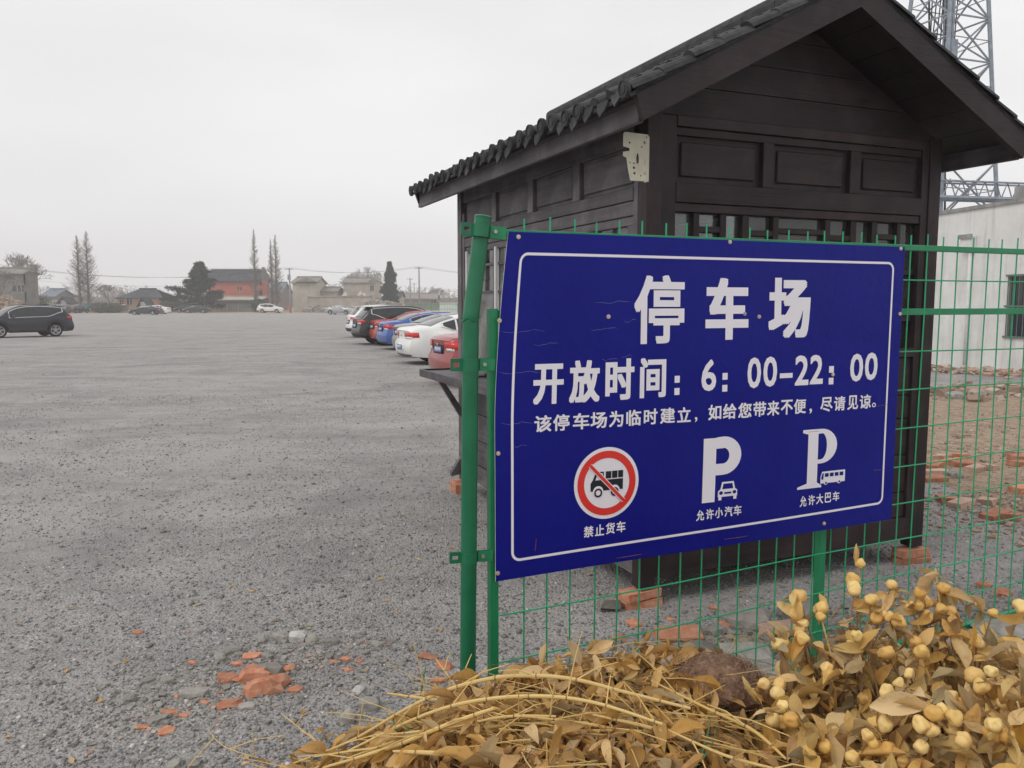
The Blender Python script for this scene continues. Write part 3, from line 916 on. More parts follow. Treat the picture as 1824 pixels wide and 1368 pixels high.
def build_sign():
    sg = thing('parking_sign', 'blue Chinese car park sign with white lettering screwed to the green fence', 'sign', F0, ANG)
    # corners on the fence plane
    c = {'tl': SP(905, 412), 'tr': SP(1613, 440), 'bl': SP(883, 1036), 'br': SP(1587, 925)}
    S0 = c['bl'][0]; S1 = (c['tr'][0] + c['br'][0]) / 2
    ZB0, ZB1, ZT0, ZT1 = c['bl'][1], c['br'][1], c['tl'][1], c['tr'][1]
    nx, nz_ = 60, 40
    def loc(s, z, lift): 
        a, o, zz = bend(s, z)
        return (a, SO + o - lift, zz)
    def grid(lift, flip):
        vs = []
        for j in range(nz_ + 1):
            for i in range(nx + 1):
                t, v = i / nx, j / nz_
                s = S0 + (S1 - S0) * t
                z = (ZB0 + (ZB1 - ZB0) * t) * (1 - v) + (ZT0 + (ZT1 - ZT0) * t) * v
                vs.append(loc(s, z, lift))
        return vs
    m = MB()
    fr, bk = grid(0, 0), grid(-.004, 1)
    n = len(fr)
    m.v = fr + bk
    w = nx + 1
    for j in range(nz_):
        for i in range(nx):
            a = j * w + i
            m.f.append((a, a + 1, a + w + 1, a + w)); m.mi.append(0)
            m.f.append((n + a, n + a + w, n + a + w + 1, n + a + 1)); m.mi.append(1)
    def edge(idx):
        for a, b in zip(idx[:-1], idx[1:]):
            m.f.append((a, b, n + b, n + a)); m.mi.append(1)
    edge(list(range(w))); edge([nz_ * w + i for i in range(w)]); edge([j * w for j in range(nz_ + 1)]); edge([j * w + nx for j in range(nz_ + 1)])
    m.build('board', [M['sign_blue'], M['sign_edge']], sg, smooth_=False)
    LIFT = .0016
    def flat(name, polys, mat, lift=LIFT, label=None, sub=.06):
        """polys: list of point lists in sign (s,z); thin slabs that follow the bow of the board"""
        bm = bmesh.new()
        for pl in polys:
            vs = [bm.verts.new((p[0], p[1], 0)) for p in pl]
            try: bm.faces.new(vs)
            except Exception: pass
        return flat_bm(name, bm, mat, lift, label, sub)
    def flat_bm(name, bm, mat, lift, label=None, sub=.06):
        # cut along a coarse grid so the print bends with the sheet
        for ax in (0, 1):
            if not bm.verts: break
            lo = min(v.co[ax] for v in bm.verts); hi = max(v.co[ax] for v in bm.verts)
            kx = math.floor(lo / sub) + 1
            while kx * sub < hi:
                pc = Vector((0, 0, 0)); pc[ax] = kx * sub
                no = Vector((0, 0, 0)); no[ax] = 1
                bmesh.ops.bisect_plane(bm, geom=list(bm.verts) + list(bm.edges) + list(bm.faces), dist=1e-6, plane_co=pc, plane_no=no)
                kx += 1
        for v in bm.verts: v.co = loc(v.co.x, v.co.y, lift + v.co.z)
        bmesh.ops.recalc_face_normals(bm, faces=bm.faces)
        me = bpy.data.meshes.new(name); bm.to_mesh(me); bm.free()
        me.materials.append(mat)
        o = inst(name, me, sg)
        if label: o['label'] = label
        return o
    # border line (measured corners), rounded
    bo = [SP(920, 449), SP(1596, 467), SP(1569, 898), SP(912, 1001)]
    bi0, bi1 = (bo[0][0] + bo[3][0]) / 2 - .012, (bo[1][0] + bo[2][0]) / 2
    tl_, tr_, br_, bl_ = (bi0, bo[0][1]), (bi1, bo[1][1]), (bi1, bo[2][1]), (bi0, bo[3][1])
    def rr_loop(ins):
        pts = []; rad = .036 - ins
        for (cx, cz), a0, sx, sz in (((tl_), 180, 1, -1), ((tr_), 90, -1, -1), ((br_), 0, -1, 1), ((bl_), -90, 1, 1)):
            ox, oz = cx + sx * .036, cz + sz * .036
            for j in range(9):
                a = R(a0 - 90 * j / 8)
                pts.append((ox + math.cos(a) * rad, oz + math.sin(a) * rad))
        return pts
    A_, B_ = rr_loop(0), rr_loop(.0100)
    flat('border_line', [[A_[i], A_[(i + 1) % 36], B_[(i + 1) % 36], B_[i]] for i in range(36)], M['sign_white'])
    # lettering -------------------------------------------------
    glyph_cache = {}
    def glyph(ch, off):
        key = (ch, off)
        if key in glyph_cache: return glyph_cache[key]
        cu = bpy.data.curves.new('g', 'FONT'); cu.body = ch; cu.offset = off; cu.resolution_u = 3; cu.fill_mode = 'FRONT'
        o = bpy.data.objects.new('g', cu); COL.objects.link(o)
        dg = bpy.context.evaluated_depsgraph_get()
        me = bpy.data.meshes.new_from_object(o.evaluated_get(dg))
        bpy.data.objects.remove(o); bpy.data.curves.remove(cu)
        vs = np.array([v.co[:2] for v in me.vertices]); fs = [tuple(p.vertices) for p in me.polygons]
        bpy.data.meshes.remove(me)
        glyph_cache[key] = (vs, fs)
        return glyph_cache[key]
    def put(bm, ch, x0, x1, yt, yb, off=.03):
        """fit one glyph into the photo box; heavy strokes come from five slightly shifted layers"""
        xm, ym = (x0 + x1) / 2, (yt + yb) / 2
        s0, s1 = SP(x0, ym)[0], SP(x1, ym)[0]
        z1, z0 = SP(xm, yt)[1], SP(xm, yb)[1]
        if ch == '-':
            g, fs = np.array([(0, 0), (1, 0), (1, 1), (0, 1)], float), [(0, 1, 2, 3)]
        elif ch == ':':
            g = np.array([(0, 0), (1, 0), (1, .36), (0, .36), (0, .64), (1, .64), (1, 1), (0, 1)], float); fs = [(0, 1, 2, 3), (4, 5, 6, 7)]
        else:
            g, fs = glyph(ch, 0.0)
            if ch == '停' and off > .03: off = .026
            g = g - g.min(0); g = g / g.max(0)
            k = off * .98
            ky = k * (.72 if off > .028 else .8)
            if ch in '026': k *= .8
            g = g * np.array([1 - 2 * k, 1 - 2 * ky]) + np.array([k, ky])
            for n_, (dx, dy) in enumerate(((0, 0), (-k, -ky), (k, -ky), (-k, ky), (k, ky), (0, ky), (0, -ky), (k, 0), (-k, 0))):
                vs = [bm.verts.new((s0 + (a + dx) * (s1 - s0), z0 + (b + dy) * (z1 - z0), n_ * .00004)) for a, b in g]
                for f in fs:
                    try: bm.faces.new([vs[i] for i in f])
                    except Exception: pass
            return
        vs = [bm.verts.new((s0 + a * (s1 - s0), z0 + b * (z1 - z0), 0)) for a, b in g]
        for f in fs:
            try: bm.faces.new([vs[i] for i in f])
            except Exception: pass
    W_ = M['sign_white']
    def glyph_part(nm, *a):
        bm = bmesh.new(); put(bm, *a); flat_bm(nm, bm, W_, LIFT)
    glyph_part('title_character', '停', 1128, 1217, 490, 612, .044); glyph_part('title_character', '车', 1255, 1332, 495, 605, .046); glyph_part('title_character', '场', 1368, 1443, 495, 602, .044)
    for ch, x0, x1, yt, yb in (('开', 949, 1003, 648, 720), ('放', 1013, 1067, 641.5, 717), ('时', 1077, 1128, 638.5, 712), ('间', 1138, 1184, 637, 708),
                               (':', 1199, 1208, 669, 703), ('6', 1247, 1273, 640, 696), (':', 1284, 1293, 664, 697), ('0', 1329, 1353, 636.5, 691), ('0', 1357.5, 1382, 635, 688.5),
                               ('-', 1387, 1410, 664.5, 673), ('2', 1414.5, 1439, 633, 686), ('2', 1441.5, 1465, 632, 684), (':', 1475.5, 1484, 652, 684.5), ('0', 1514, 1537, 630, 679.5), ('0', 1540.5, 1563, 628, 677)):
        glyph_part('opening_hours_character', ch, x0, x1, yt, yb, .040)
    l3 = (('该', 952, 982), ('停', 985, 1014), ('车', 1020, 1049), ('场', 1051, 1080), ('为', 1084, 1109), ('临', 1114, 1140), ('时', 1145, 1169), ('建', 1174, 1200), ('立', 1204, 1228), (',', 1235, 1239.5),
          ('如', 1259, 1282), ('给', 1285, 1309), ('您', 1312, 1336), ('带', 1339, 1362), ('来', 1364, 1386), ('不', 1388.5, 1410), ('便', 1412, 1434), (',', 1440, 1444.5),
          ('尽', 1460, 1482), ('请', 1484.5, 1505), ('见', 1509, 1528), ('谅', 1531, 1551), ('。', 1553, 1560))
    for ch, x0, x1 in l3:
        t = (x0 - 952) / 598.
        yt = 740 + (701.5 - 740) * t; yb = 769.5 + (726.5 - 769.5) * t
        if ch == ',': yt = yb - 7; yb += 2
        if ch == '。': yt = yb - 9; yb -= 1
        if ch == '立': yt += 1
        glyph_part('notice_character', ch, x0, x1, yt, yb, .026)
    for nm, chars, xs, (ytl, ybl), (ytr, ybr) in (
            ('lorry_caption_character', '禁止货车', ((1040, 1057), (1060, 1076), (1079, 1095), (1098, 1114)), (937, 957), (928, 948)),
            ('car_caption_character', '允许小汽车', ((1239, 1253), (1256, 1270), (1272, 1286), (1289, 1303), (1305, 1319)), (908, 927), (899, 917)),
            ('coach_caption_character', '允许大巴车', ((1423, 1435), (1438, 1450), (1452.5, 1465), (1468, 1479.5), (1482, 1494)), (883, 902), (875, 892))):
        for i, ch in enumerate(chars):
            t = i / (len(chars) - 1)
            glyph_part(nm, ch, *xs[i], ytl + (ytr - ytl) * t, ybl + (ybr - ybl) * t, .026)
    # helper: unit-box polygon -> sign coordinates
    def boxmap(x0, x1, yt, yb):
        xm, ym = (x0 + x1) / 2, (yt + yb) / 2
        s0, s1 = SP(x0, ym)[0], SP(x1, ym)[0]
        z1, z0 = SP(xm, yt)[1], SP(xm, yb)[1]
        return lambda a, b: (s0 + a * (s1 - s0), z0 + b * (z1 - z0))
    # P for cars: stem and round bowl
    def band(f, cx, cy, rox, roy, rix, riy, a0, a1, n=14):
        out = []
        for i in range(n):
            a, b = R(a0 + (a1 - a0) * i / n), R(a0 + (a1 - a0) * (i + 1) / n)
            out.append([f(cx + math.cos(a) * rox, cy + math.sin(a) * roy), f(cx + math.cos(b) * rox, cy + math.sin(b) * roy), f(cx + math.cos(b) * rix, cy + math.sin(b) * riy), f(cx + math.cos(a) * rix, cy + math.sin(a) * riy)])
        return out
    f = boxmap(1250, 1317, 777, 892)
    polys = [[f(0, 0), f(.33, 0), f(.33, .985), f(0, .985)],
             [f(.33, .82), f(.52, .82), f(.52, 1), f(.33, .992)], [f(.33, .41), f(.52, .41), f(.52, .585), f(.33, .585)]] + band(f, .52, .705, .48, .295, .16, .12, -90, 90)
    flat('capital_letter', polys, W_)
    f = boxmap(1420, 1489, 764, 868)
    polys = [[f(.24, .05), f(.50, .05), f(.50, .96), f(.24, .96)],
             [f(0, 0), f(.62, 0), f(.62, .035), f(0, .035)], [f(.0, .036), f(.62, .036), f(.51, .085), f(.23, .085)],
             [f(.10, .965), f(.56, .965), f(.56, 1), f(.10, 1)], [f(.10, .95), f(.24, .92), f(.24, .964), f(.10, .964)],
             [f(.50, .92), f(.60, .92), f(.60, 1), f(.50, 1)], [f(.50, .41), f(.60, .41), f(.60, .48), f(.50, .48)]] + band(f, .58, .705, .42, .295, .15, .225, -90, 90)
    flat('capital_letter', polys, W_)
    # little front-on car
    f = boxmap(1277, 1311, 857, 889)
    def circ(f, cx, cy, rx, ry, n=14): return [f(cx + math.cos(2 * math.pi * i / n) * rx, cy + math.sin(2 * math.pi * i / n) * ry) for i in range(n)]
    polys = [[f(.0, .18), f(1, .18), f(1, .50), f(.88, .60), f(.12, .60), f(0, .50)],
             [f(.12, .60), f(.21, .60), f(.27, .90), f(.20, 1)], [f(.79, .60), f(.88, .60), f(.80, 1), f(.73, .90)], [f(.20, 1), f(.27, .90), f(.73, .90), f(.80, 1)],
             [f(.03, 0), f(.19, 0), f(.19, .18), f(.03, .18)], [f(.81, 0), f(.97, 0), f(.97, .18), f(.81, .18)]]
    flat('car_symbol', polys, W_)
    flat('car_symbol_detail', [circ(f, .15, .40, .095, .10), circ(f, .85, .40, .095, .10), [f(.33, .33), f(.67, .33), f(.69, .43), f(.31, .43)]], M['sign_blue'], LIFT + .0012)
    # little coach
    f = boxmap(1460, 1504, 838, 861)
    polys = [[f(.0, .10), f(1, .10), f(1, 1), f(.06, 1), f(0, .62)], circ(f, .22, .12, .075, .15), circ(f, .76, .12, .075, .15)]
    flat('coach_symbol', polys, W_)
    flat('coach_symbol_detail', [[f(.03, .40), f(.11, .40), f(.12, .88), f(.075, .88), f(.03, .62)]] + [[f(.17 + .20 * i, .58), f(.32 + .20 * i, .58), f(.32 + .20 * i, .86), f(.17 + .20 * i, .86)] for i in range(4)], M['sign_blue'], LIFT + .0012)
    flat('coach_symbol_hub', [circ(f, .22, .12, .04, .08), circ(f, .76, .12, .04, .08)], M['sign_blue'], LIFT + .0018)
    # no-lorries roundel
    f = boxmap(1021.5, 1137, 797, 923)
    cc = f(.5, .5); rad = .5 * (f(1, .5)[0] - f(0, .5)[0]); rad = (rad + .5 * (f(.5, 1)[1] - f(.5, 0)[1])) / 2
    g = lambda a, b: (cc[0] + a * rad, cc[1] + b * rad)
    flat('roundel_disc', [circ(g, 0, 0, 1, 1, 48)], W_, LIFT)
    flat('roundel_ring', band(g, 0, 0, .90, .90, .70, .70, 0, 360, 48), M['sign_red'], LIFT + .0012)
    trk = [[g(-.50, -.20), g(-.50, .02), g(-.44, .10), g(.50, .10), g(.50, -.20)],
           [g(-.44, .10), g(-.34, .33), g(-.27, .33), g(-.36, .10)], [g(-.34, .33), g(-.10, .33), g(-.10, .29), g(-.325, .29)], [g(-.13, .10), g(-.10, .10), g(-.10, .33), g(-.13, .33)],
           [g(-.04, .13), g(.13, .13), g(.13, .33), g(-.04, .33)], [g(.155, .13), g(.32, .13), g(.32, .33), g(.155, .33)], [g(.345, .13), g(.50, .13), g(.50, .33), g(.345, .33)]]
    flat('lorry_symbol', trk, M['sign_black'], LIFT + .0012)
    flat('lorry_wheel_gap', [circ(g, -.27, -.22, .16, .16, 20), circ(g, .24, -.22, .16, .16, 20)], W_, LIFT + .0020)
    flat('lorry_wheel', band(g, -.27, -.25, .125, .125, .075, .075, 0, 360, 20) + band(g, .24, -.25, .125, .125, .075, .075, 0, 360, 20), M['sign_black'], LIFT + .0028)
    d = .707
    def slash(hw): return [[g(-.62 * 1 * d - hw * d - .09, .62 * d - hw * d + .09), g(-.62 * d + hw * d - .09, .62 * d + hw * d + .09), g(.62 * d + hw * d + .09, -.62 * d + hw * d - .09), g(.62 * d - hw * d + .09, -.62 * d - hw * d - .09)]]
    flat('slash_outline', slash(.065), W_, LIFT + .0036)
    flat('slash_bar', slash(.045), M['sign_red'], LIFT + .0044)
    # screws
    for px, py in ((904, 421), (1300, 431), (1604, 443), (891, 571), (1082, 564), (1351, 564), (1483, 667), (1325, 559), (1603, 559), (888, 808), (886.5, 1021), (1467, 932)):
        s, z = SP(px, py); a = loc(s, z, 0)
        if px < 890 or px == 891: a = (s, a[1], a[2])
        m = MB()
        m.tube([(a[0], a[1] + .002, z), (a[0], a[1] - .0035, z)], [.0088, .0080], 10)
        m.tube([(a[0], a[1] - .0036, z), (a[0], a[1] - .0062, z)], [.0042, .0030], 6)
        m.build('screw', M['screw'] if px != 1325 else M['steel'], sg)
    # wire ties stitched through the sheet
    for (x0, y0), (x1, y1) in (((1099, 994), (1143, 987)), ((1290, 960), (1330, 954)), ((955, 960), (953, 981)), ((1557, 837), (1573, 837)), ((1560, 724), (1580, 720))):
        a, b = SP(x0, y0), SP(x1, y1)
        m = MB(); pa, pb = Vector(loc(*a, 0)), Vector(loc(*b, 0))
        m.tube([pa + Vector((0, .003, 0)), pa - Vector((0, .0025, 0)), (pa + pb) / 2 - Vector((0, .004, 0)), pb - Vector((0, .0025, 0)), pb + Vector((0, .003, 0))], .0009, 5)
        m.build('wire_tie', M['rust'], sg)
    # whitish cracks in the vinyl
    rr = random.Random(5)
    for x0, x1, y in ((884, 968, 590), (1050, 1099, 586), (947, 993, 613), (1057, 1126, 538), (1110, 1133, 571), (884, 965, 664), (892, 952, 754), (916, 940, 795), (1105, 1125, 634), (1070, 1100, 640)):
        m = bmesh.new(); k = 9; top, bot = [], []
        for i in range(k):
            x = x0 + (x1 - x0) * i / (k - 1); yy = y + rr.uniform(-1.4, 1.4) + 2.0 * math.sin(i * .8)
            hw = .16 if 0 < i < k - 1 else .03
            top.append(SP(x, yy - hw)); bot.append(SP(x, yy + hw))
        for i in range(k - 1):
            m.faces.new([m.verts.new((*p, 0)) for p in (bot[i], bot[i + 1], top[i + 1], top[i])])
        flat_bm('vinyl_crack', m, M['crack'], .0011)
    return sg
M['rust'] = mottled('rusty_wire', (.16, .06, .03), (.3, .16, .1), 30, .8)
build_sign()

# ------------------------------------------------------------------ white shed wall behind, right
def facing_building(name, label, cat): pass
M['whitewash'] = None
def whitewash():
    m = new_mat('whitewashed_wall', (.6, .6, .58), .9, .2)
    v = coords(m)
    a = noise_t(m, v, .8, 6, .65, .5)
    c = ramp(m, a, [(.3, (.66, .655, .63)), (.6, (.78, .78, .755)), (.8, (.60, .585, .54))])
    st = noise_t(m, coords(m, (2.2, 2.2, .22)), 1.6, 6, .7, .2)
    c = mixc(m, ramp(m, st, [(.5, (0, 0, 0)), (.72, (.55, .55, .55))]), c, (.38, .375, .36))
    n2 = noise_t(m, v, 7, 6, .7)
    c = mixc(m, ramp(m, n2, [(.55, (0, 0, 0)), (.75, (.35, .35, .35))]), c, (.45, .44, .42))
    L(m, c, bsdf(m).inputs['Base Color'])
    L(m, bump(m, noise_t(m, v, 25, 6, .7), .5, .01), bsdf(m).inputs['Normal'])
    return m
M['whitewash'] = whitewash()
M['concrete'] = mottled('weathered_concrete', (.20, .20, .19), (.36, .355, .34), 3, .9, 30, .5, .01, stretch=(1, 1, .4))
M['steel_blue'] = mottled('blue_grey_steel', (.20, .23, .28), (.33, .37, .42), 4, .6)
M['dark_glass'] = new_mat('dark_window_glass', (.03, .035, .04), .08, .6)
M['bar_green'] = mottled('grey_green_bars', (.10, .14, .12), (.16, .20, .18), 10, .6)
def right_shed():
    A = gz(1671, 651); B_ = gz(1824, 667.5)
    A.z = B_.z = 0
    d = (A - B_); ang = math.atan2(d.y, d.x)         # wall runs away from us to the left
    d.normalize()
    o0 = B_ - d * 6.0                                 # starts beyond the right frame edge
    sh = thing('white_shed', 'whitewashed single storey shed behind the fence with barred window and drainpipe', 'building', o0, ang)
    Lw = 26.0; H = 4.25; n = Vector((-d.y, d.x, 0))   # local +y
    def loc(p):
        q = p - o0; return q.dot(d), q.dot(n), p.z
    # which side is away from the camera
    side = 1 if (CP - o0).dot(n) < 0 else -1
    def wallpt(px, py):
        r = ray(px, py); t = (o0 - CP).dot(n) / r.dot(n); p = CP + r * t
        return (p - o0).dot(d), p.z
    wx0, wz1 = wallpt(1797, 491); _, wz0 = wallpt(1797, 600)
    wx1 = wx0; wx0 = wx1 - 1.5
    H0 = wallpt(1822, 364)[1]; H1 = wallpt(1690, 377)[1]
    H = (H0 + H1) / 2
    T = .3 * side
    def wb(x0, x1, z0, z1, nm='wall', mt=None, y0=0.0, y1=None):
        m = MB(); ya, yb = sorted((y0, T if y1 is None else y1)); m.box(x0, x1, ya, yb, z0, z1); return m.build(nm, mt or M['whitewash'], sh)
    wb(0, wx0, -.2, H); wb(wx1, Lw, -.2, H); wb(wx0, wx1, -.2, wz0); wb(wx0, wx1, wz1, H)
    wb(-.02, Lw + .02, H, H + .10, 'parapet_coping', M['concrete'], -.05 * side)
    wb(0, .3, -.2, H, 'wall', None, T + .01 * side, 7 * side); wb(Lw - .3, Lw, -.2, H, 'wall', None, T + .01 * side, 7 * side)
    m = MB(); ya, yb = sorted((T + .01 * side, 7 * side)); m.box(.31, Lw - .31, ya, yb, H - .3, H - .15); m.build('roof', M['concrete'], sh)
    w = bpy.data.objects.new('window', None); COL.objects.link(w); w.parent = sh
    m = MB(); ya, yb = sorted((.12 * side, .13 * side)); m.box(wx0, wx1, ya, yb, wz0, wz1); m.build('pane', M['dark_glass'], w)
    for i in range(9):
        x = wx0 + .03 + (wx1 - wx0 - .06) * i / 8
        m = MB(); m.tube([(x, -.03 * side, wz0 - .02), (x, -.03 * side, wz1 + .02)], .012, 5); m.build('bar', M['bar_green'], w)
    for zz in (wz0, (wz0 + wz1) / 2, wz1):
        m = MB(); ya, yb = sorted((-.05 * side, -.02 * side)); m.box(wx0 - .05, wx1 + .05, ya, yb, zz - .025, zz + .025); m.build('bar', M['bar_green'], w)
    for x in (wx0, wx1 - .06, (wx0 + wx1) / 2):
        m = MB(); ya, yb = sorted((.04 * side, .11 * side)); m.box(x, x + .06, ya, yb, wz0, wz1); m.build('frame', M['bar_green'], w)
    # drainpipe and meter box
    x, z = wallpt(1733, 445)
    m = MB(); m.tube([(x, -.07 * side, .1), (x, -.07 * side, z)], .045, 8); m.build('drainpipe', M['pvc'], sh, smooth_=True)
    m = MB(); ya, yb = sorted((-.16 * side, -.001 * side)); m.box(x - .12, x + .30, ya, yb, z - .02, z + .38); o = m.build('meter_box', M['whitewash'], sh, bevel=.01)
    m = MB(); ya, yb = sorted((-.20 * side, -.17 * side)); m.box(x - .16, x + .34, ya, yb, z + .30, z + .42); m.build('box_lid', M['concrete'], sh)
    # dark tanks on the roof edge
    x, z = wallpt(1783, 345)
    m = MB(); ya, yb = sorted((.8 * side, 1.7 * side)); m.box(x - .3, x + .45, ya, yb, H - .14, z + .25); m.build('chimney', M['concrete'], sh)
    m = MB(); m.box(x - 3.8, x - .35, ya, yb, H - .14, z + .05); m.build('roof_slab', M['concrete'], sh)
    return sh
right_shed()

# ------------------------------------------------------------------ steel lattice tower
def lattice_tower():
    Y = 40.0
    c = at(1728, 300, Y) - Vector((1.45, 0, 0))
    t = thing('lattice_tower', 'blue-grey steel lattice mast with cable ladder standing behind the kiosk', 'tower', (c.x, c.y, 0), R(20))
    H = 30.0
    def hw(z): return 2.15 - .062 * z if z < 22 else .786
    corners = [(-1, -1), (1, -1), (1, 1), (-1, 1)]
    def cp(k, z): return Vector((corners[k][0] * hw(z), corners[k][1] * hw(z), z))
    for k in range(4):
        m = MB(); m.tube([cp(k, 0), cp(k, 22), cp(k, H)], .10, 5); m.build('leg', M['steel_blue'], t)
    zs = [0, 3.0, 5.8, 8.4, 10.8, 13.0, 15.0, 16.9, 18.7, 20.4, 22, 23.6, 25.2, 26.8, 28.4, 30]
    for a, b in zip(zs[:-1], zs[1:]):
        for k in range(4):
            k2 = (k + 1) % 4
            for p, q, r in ((cp(k, a), cp(k2, b), .045), (cp(k2, a), cp(k, b), .045), (cp(k, b), cp(k2, b), .045)):
                m = MB(); m.tube([p, q], r, 4); m.build('brace', M['steel_blue'], t)
            mid = (cp(k, a) + cp(k2, a) + cp(k, b) + cp(k2, b)) / 4
            m = MB(); m.tube([(cp(k, a) + cp(k, b)) / 2, mid, (cp(k2, a) + cp(k2, b)) / 2], .026, 4); m.build('brace', M['steel_blue'], t)
    # cable bundle and ladder up the middle
    m = MB()
    for x in (-.22, .22): m.tube([(x, 0, .2), (x, 0, H)], .035, 4)
    for i in range(95): m.tube([(-.22, 0, .4 + i * .31), (.22, 0, .4 + i * .31)], .014, 4)
    m.build('ladder', M['steel_blue'], t)
    rr = random.Random(4)
    for i in range(12):
        x0 = -.9 + i * .15
        m = MB(); m.tube([(x0 + .1 * math.sin(j + i), .3 + .05 * math.cos(j * 1.7 + i), .2 + j * 1.6) for j in range(18)], .028, 4); m.build('cable', M['cable'], t)
    # cross arm platform low down, and antenna drum
    za = 6.7
    for dz, r in ((0, .10), (.75, .05)):
        for yy in (-1.9, -1.2):
            m = MB(); m.tube([(-2.6, yy, za - .1 + dz), (7.5, yy - .2, za + dz + .1)], r, 5); m.build('cross_arm', M['steel_blue'], t)
    for i in range(13):
        x = -1.8 + i * .72
        m = MB(); m.tube([(x, -1.9, za), (x + .36, -1.9, za + .75), (x + .72, -1.9, za)], .032, 4); m.build('arm_brace', M['steel_blue'], t)
    m = MB(); m.tube([(-1.0, -1.2, 12.9), (-1.0, -1.2, 13.8)], .26, 12); m.build('antenna_drum', M['steel_blue'], t)
    m = MB(); m.tube([(-1.0, -1.2, 11), (-1.0, -1.2, 20)], .09, 6); m.build('antenna_pole', M['steel_blue'], t)
M['cable'] = mottled('black_cable', (.03, .032, .036), (.06, .06, .065), 8, .7)
lattice_tower()

# ------------------------------------------------------------------ cars
def paint(name, col, rough=.28, metal=0.0):
    m = mottled(name, col, tuple(min(1, c * 1.12 + .004) for c in col), 2, rough, spec=.5, wcoord=False)
    b = bsdf(m); b.inputs['Coat Weight'].default_value = .3; b.inputs['Coat Roughness'].default_value = .06; b.inputs['Metallic'].default_value = metal
    # road dust film low on the body
    g = N(m, 'ShaderNodeTexCoord'); sx = N(m, 'ShaderNodeSeparateXYZ'); L(m, g.outputs['Object'], sx.inputs[0])
    mr = N(m, 'ShaderNodeMapRange'); mr.inputs['From Min'].default_value = .9; mr.inputs['From Max'].default_value = .2; mr.inputs['To Min'].default_value = .0; mr.inputs['To Max'].default_value = .13
    L(m, sx.outputs[2], mr.inputs[0])
    src = b.inputs['Base Color'].links[0].from_socket
    c = mixc(m, mr.outputs[0], src, (.33, .31, .29))
    L(m, c, b.inputs['Base Color'])
    return m
M['car_glass'] = new_mat('tinted_car_glass', (.018, .022, .024), .05, .7)
M['tyre'] = mottled('tyre_rubber', (.018, .018, .018), (.035, .034, .033), 30, .85)
M['rim'] = new_mat('alloy_rim', (.55, .55, .56), .3, .5, .6)
M['trim'] = mottled('black_car_trim', (.02, .02, .021), (.035, .034, .034), 12, .6)
M['chrome'] = new_mat('chrome_strip', (.80, .80, .82), .3, .5, .35)
M['tail'] = new_mat('red_lamp_lens', (.62, .025, .02), .12, .6); M['tail_clear'] = new_mat('clear_lamp_lens', (.72, .70, .70), .12, .6)
M['plate_blue'] = mottled('blue_number_plate', (.05, .13, .42), (.07, .17, .5), 4, .4)
M['plate_white'] = mottled('number_plate_print', (.7, .72, .78), (.8, .8, .85), 4, .4)

SEDAN = dict(L=4.7, W=1.82, wb=2.72, ro=1.04, r=.335, sill=.20,
    top=[(0, .99), (.04, 1.05), (.30, 1.085), (.62, 1.105), (1.05, 1.27), (1.48, 1.395), (2.0, 1.455), (2.55, 1.445), (3.0, 1.33), (3.45, 1.10), (3.62, 1.035), (4.2, .93), (4.5, .80), (4.66, .62), (4.7, .50)],
    belt=[(0, .93), (.5, .985), (1.4, .98), (2.4, .955), (3.5, .93), (4.2, .82), (4.5, .70), (4.7, .46)],
    rear=[(.20, .16), (.30, .05), (.45, .0), (.62, .0), (.66, .05), (.78, .075), (.95, .06), (1.02, .03), (1.1, .05)],
    win=[(1.02, 1.40), (1.46, 2.12), (2.18, 3.05)], wt=(.10, .86), glass_r=(.66, 1.42), glass_f=(2.72, 3.46), tumble=.46, trunk=True)
SUV = dict(L=4.6, W=1.84, wb=2.68, ro=.98, r=.36, sill=.26,
    top=[(0, 1.10), (.05, 1.13), (.16, 1.21), (.46, 1.50), (.58, 1.60), (.95, 1.655), (1.6, 1.70), (2.3, 1.68), (2.75, 1.60), (3.1, 1.43), (3.45, 1.17), (3.62, 1.09), (4.2, 1.00), (4.45, .86), (4.56, .68), (4.6, .5)],
    belt=[(0, 1.05), (.4, 1.10), (1.2, 1.05), (2.4, 1.02), (3.5, .99), (4.2, .88), (4.45, .74), (4.6, .46)],
    rear=[(.26, .16), (.36, .05), (.52, .0), (.68, .0), (.74, .06), (.9, .09), (1.05, .09), (1.16, .10)],
    win=[(.62, 1.16), (1.20, 2.05), (2.10, 3.10)], wt=(.10, .86), glass_r=(.12, .45), glass_f=(2.62, 3.46), tumble=.30, trunk=False)
def interp(tab, x):
    if x <= tab[0][0]: return tab[0][1]
    for (a, b), (c, d) in zip(tab[:-1], tab[1:]):
        if x <= c:
            return b + (d - b) * (x - a) / (c - a) if c > a else d
    return tab[-1][1]

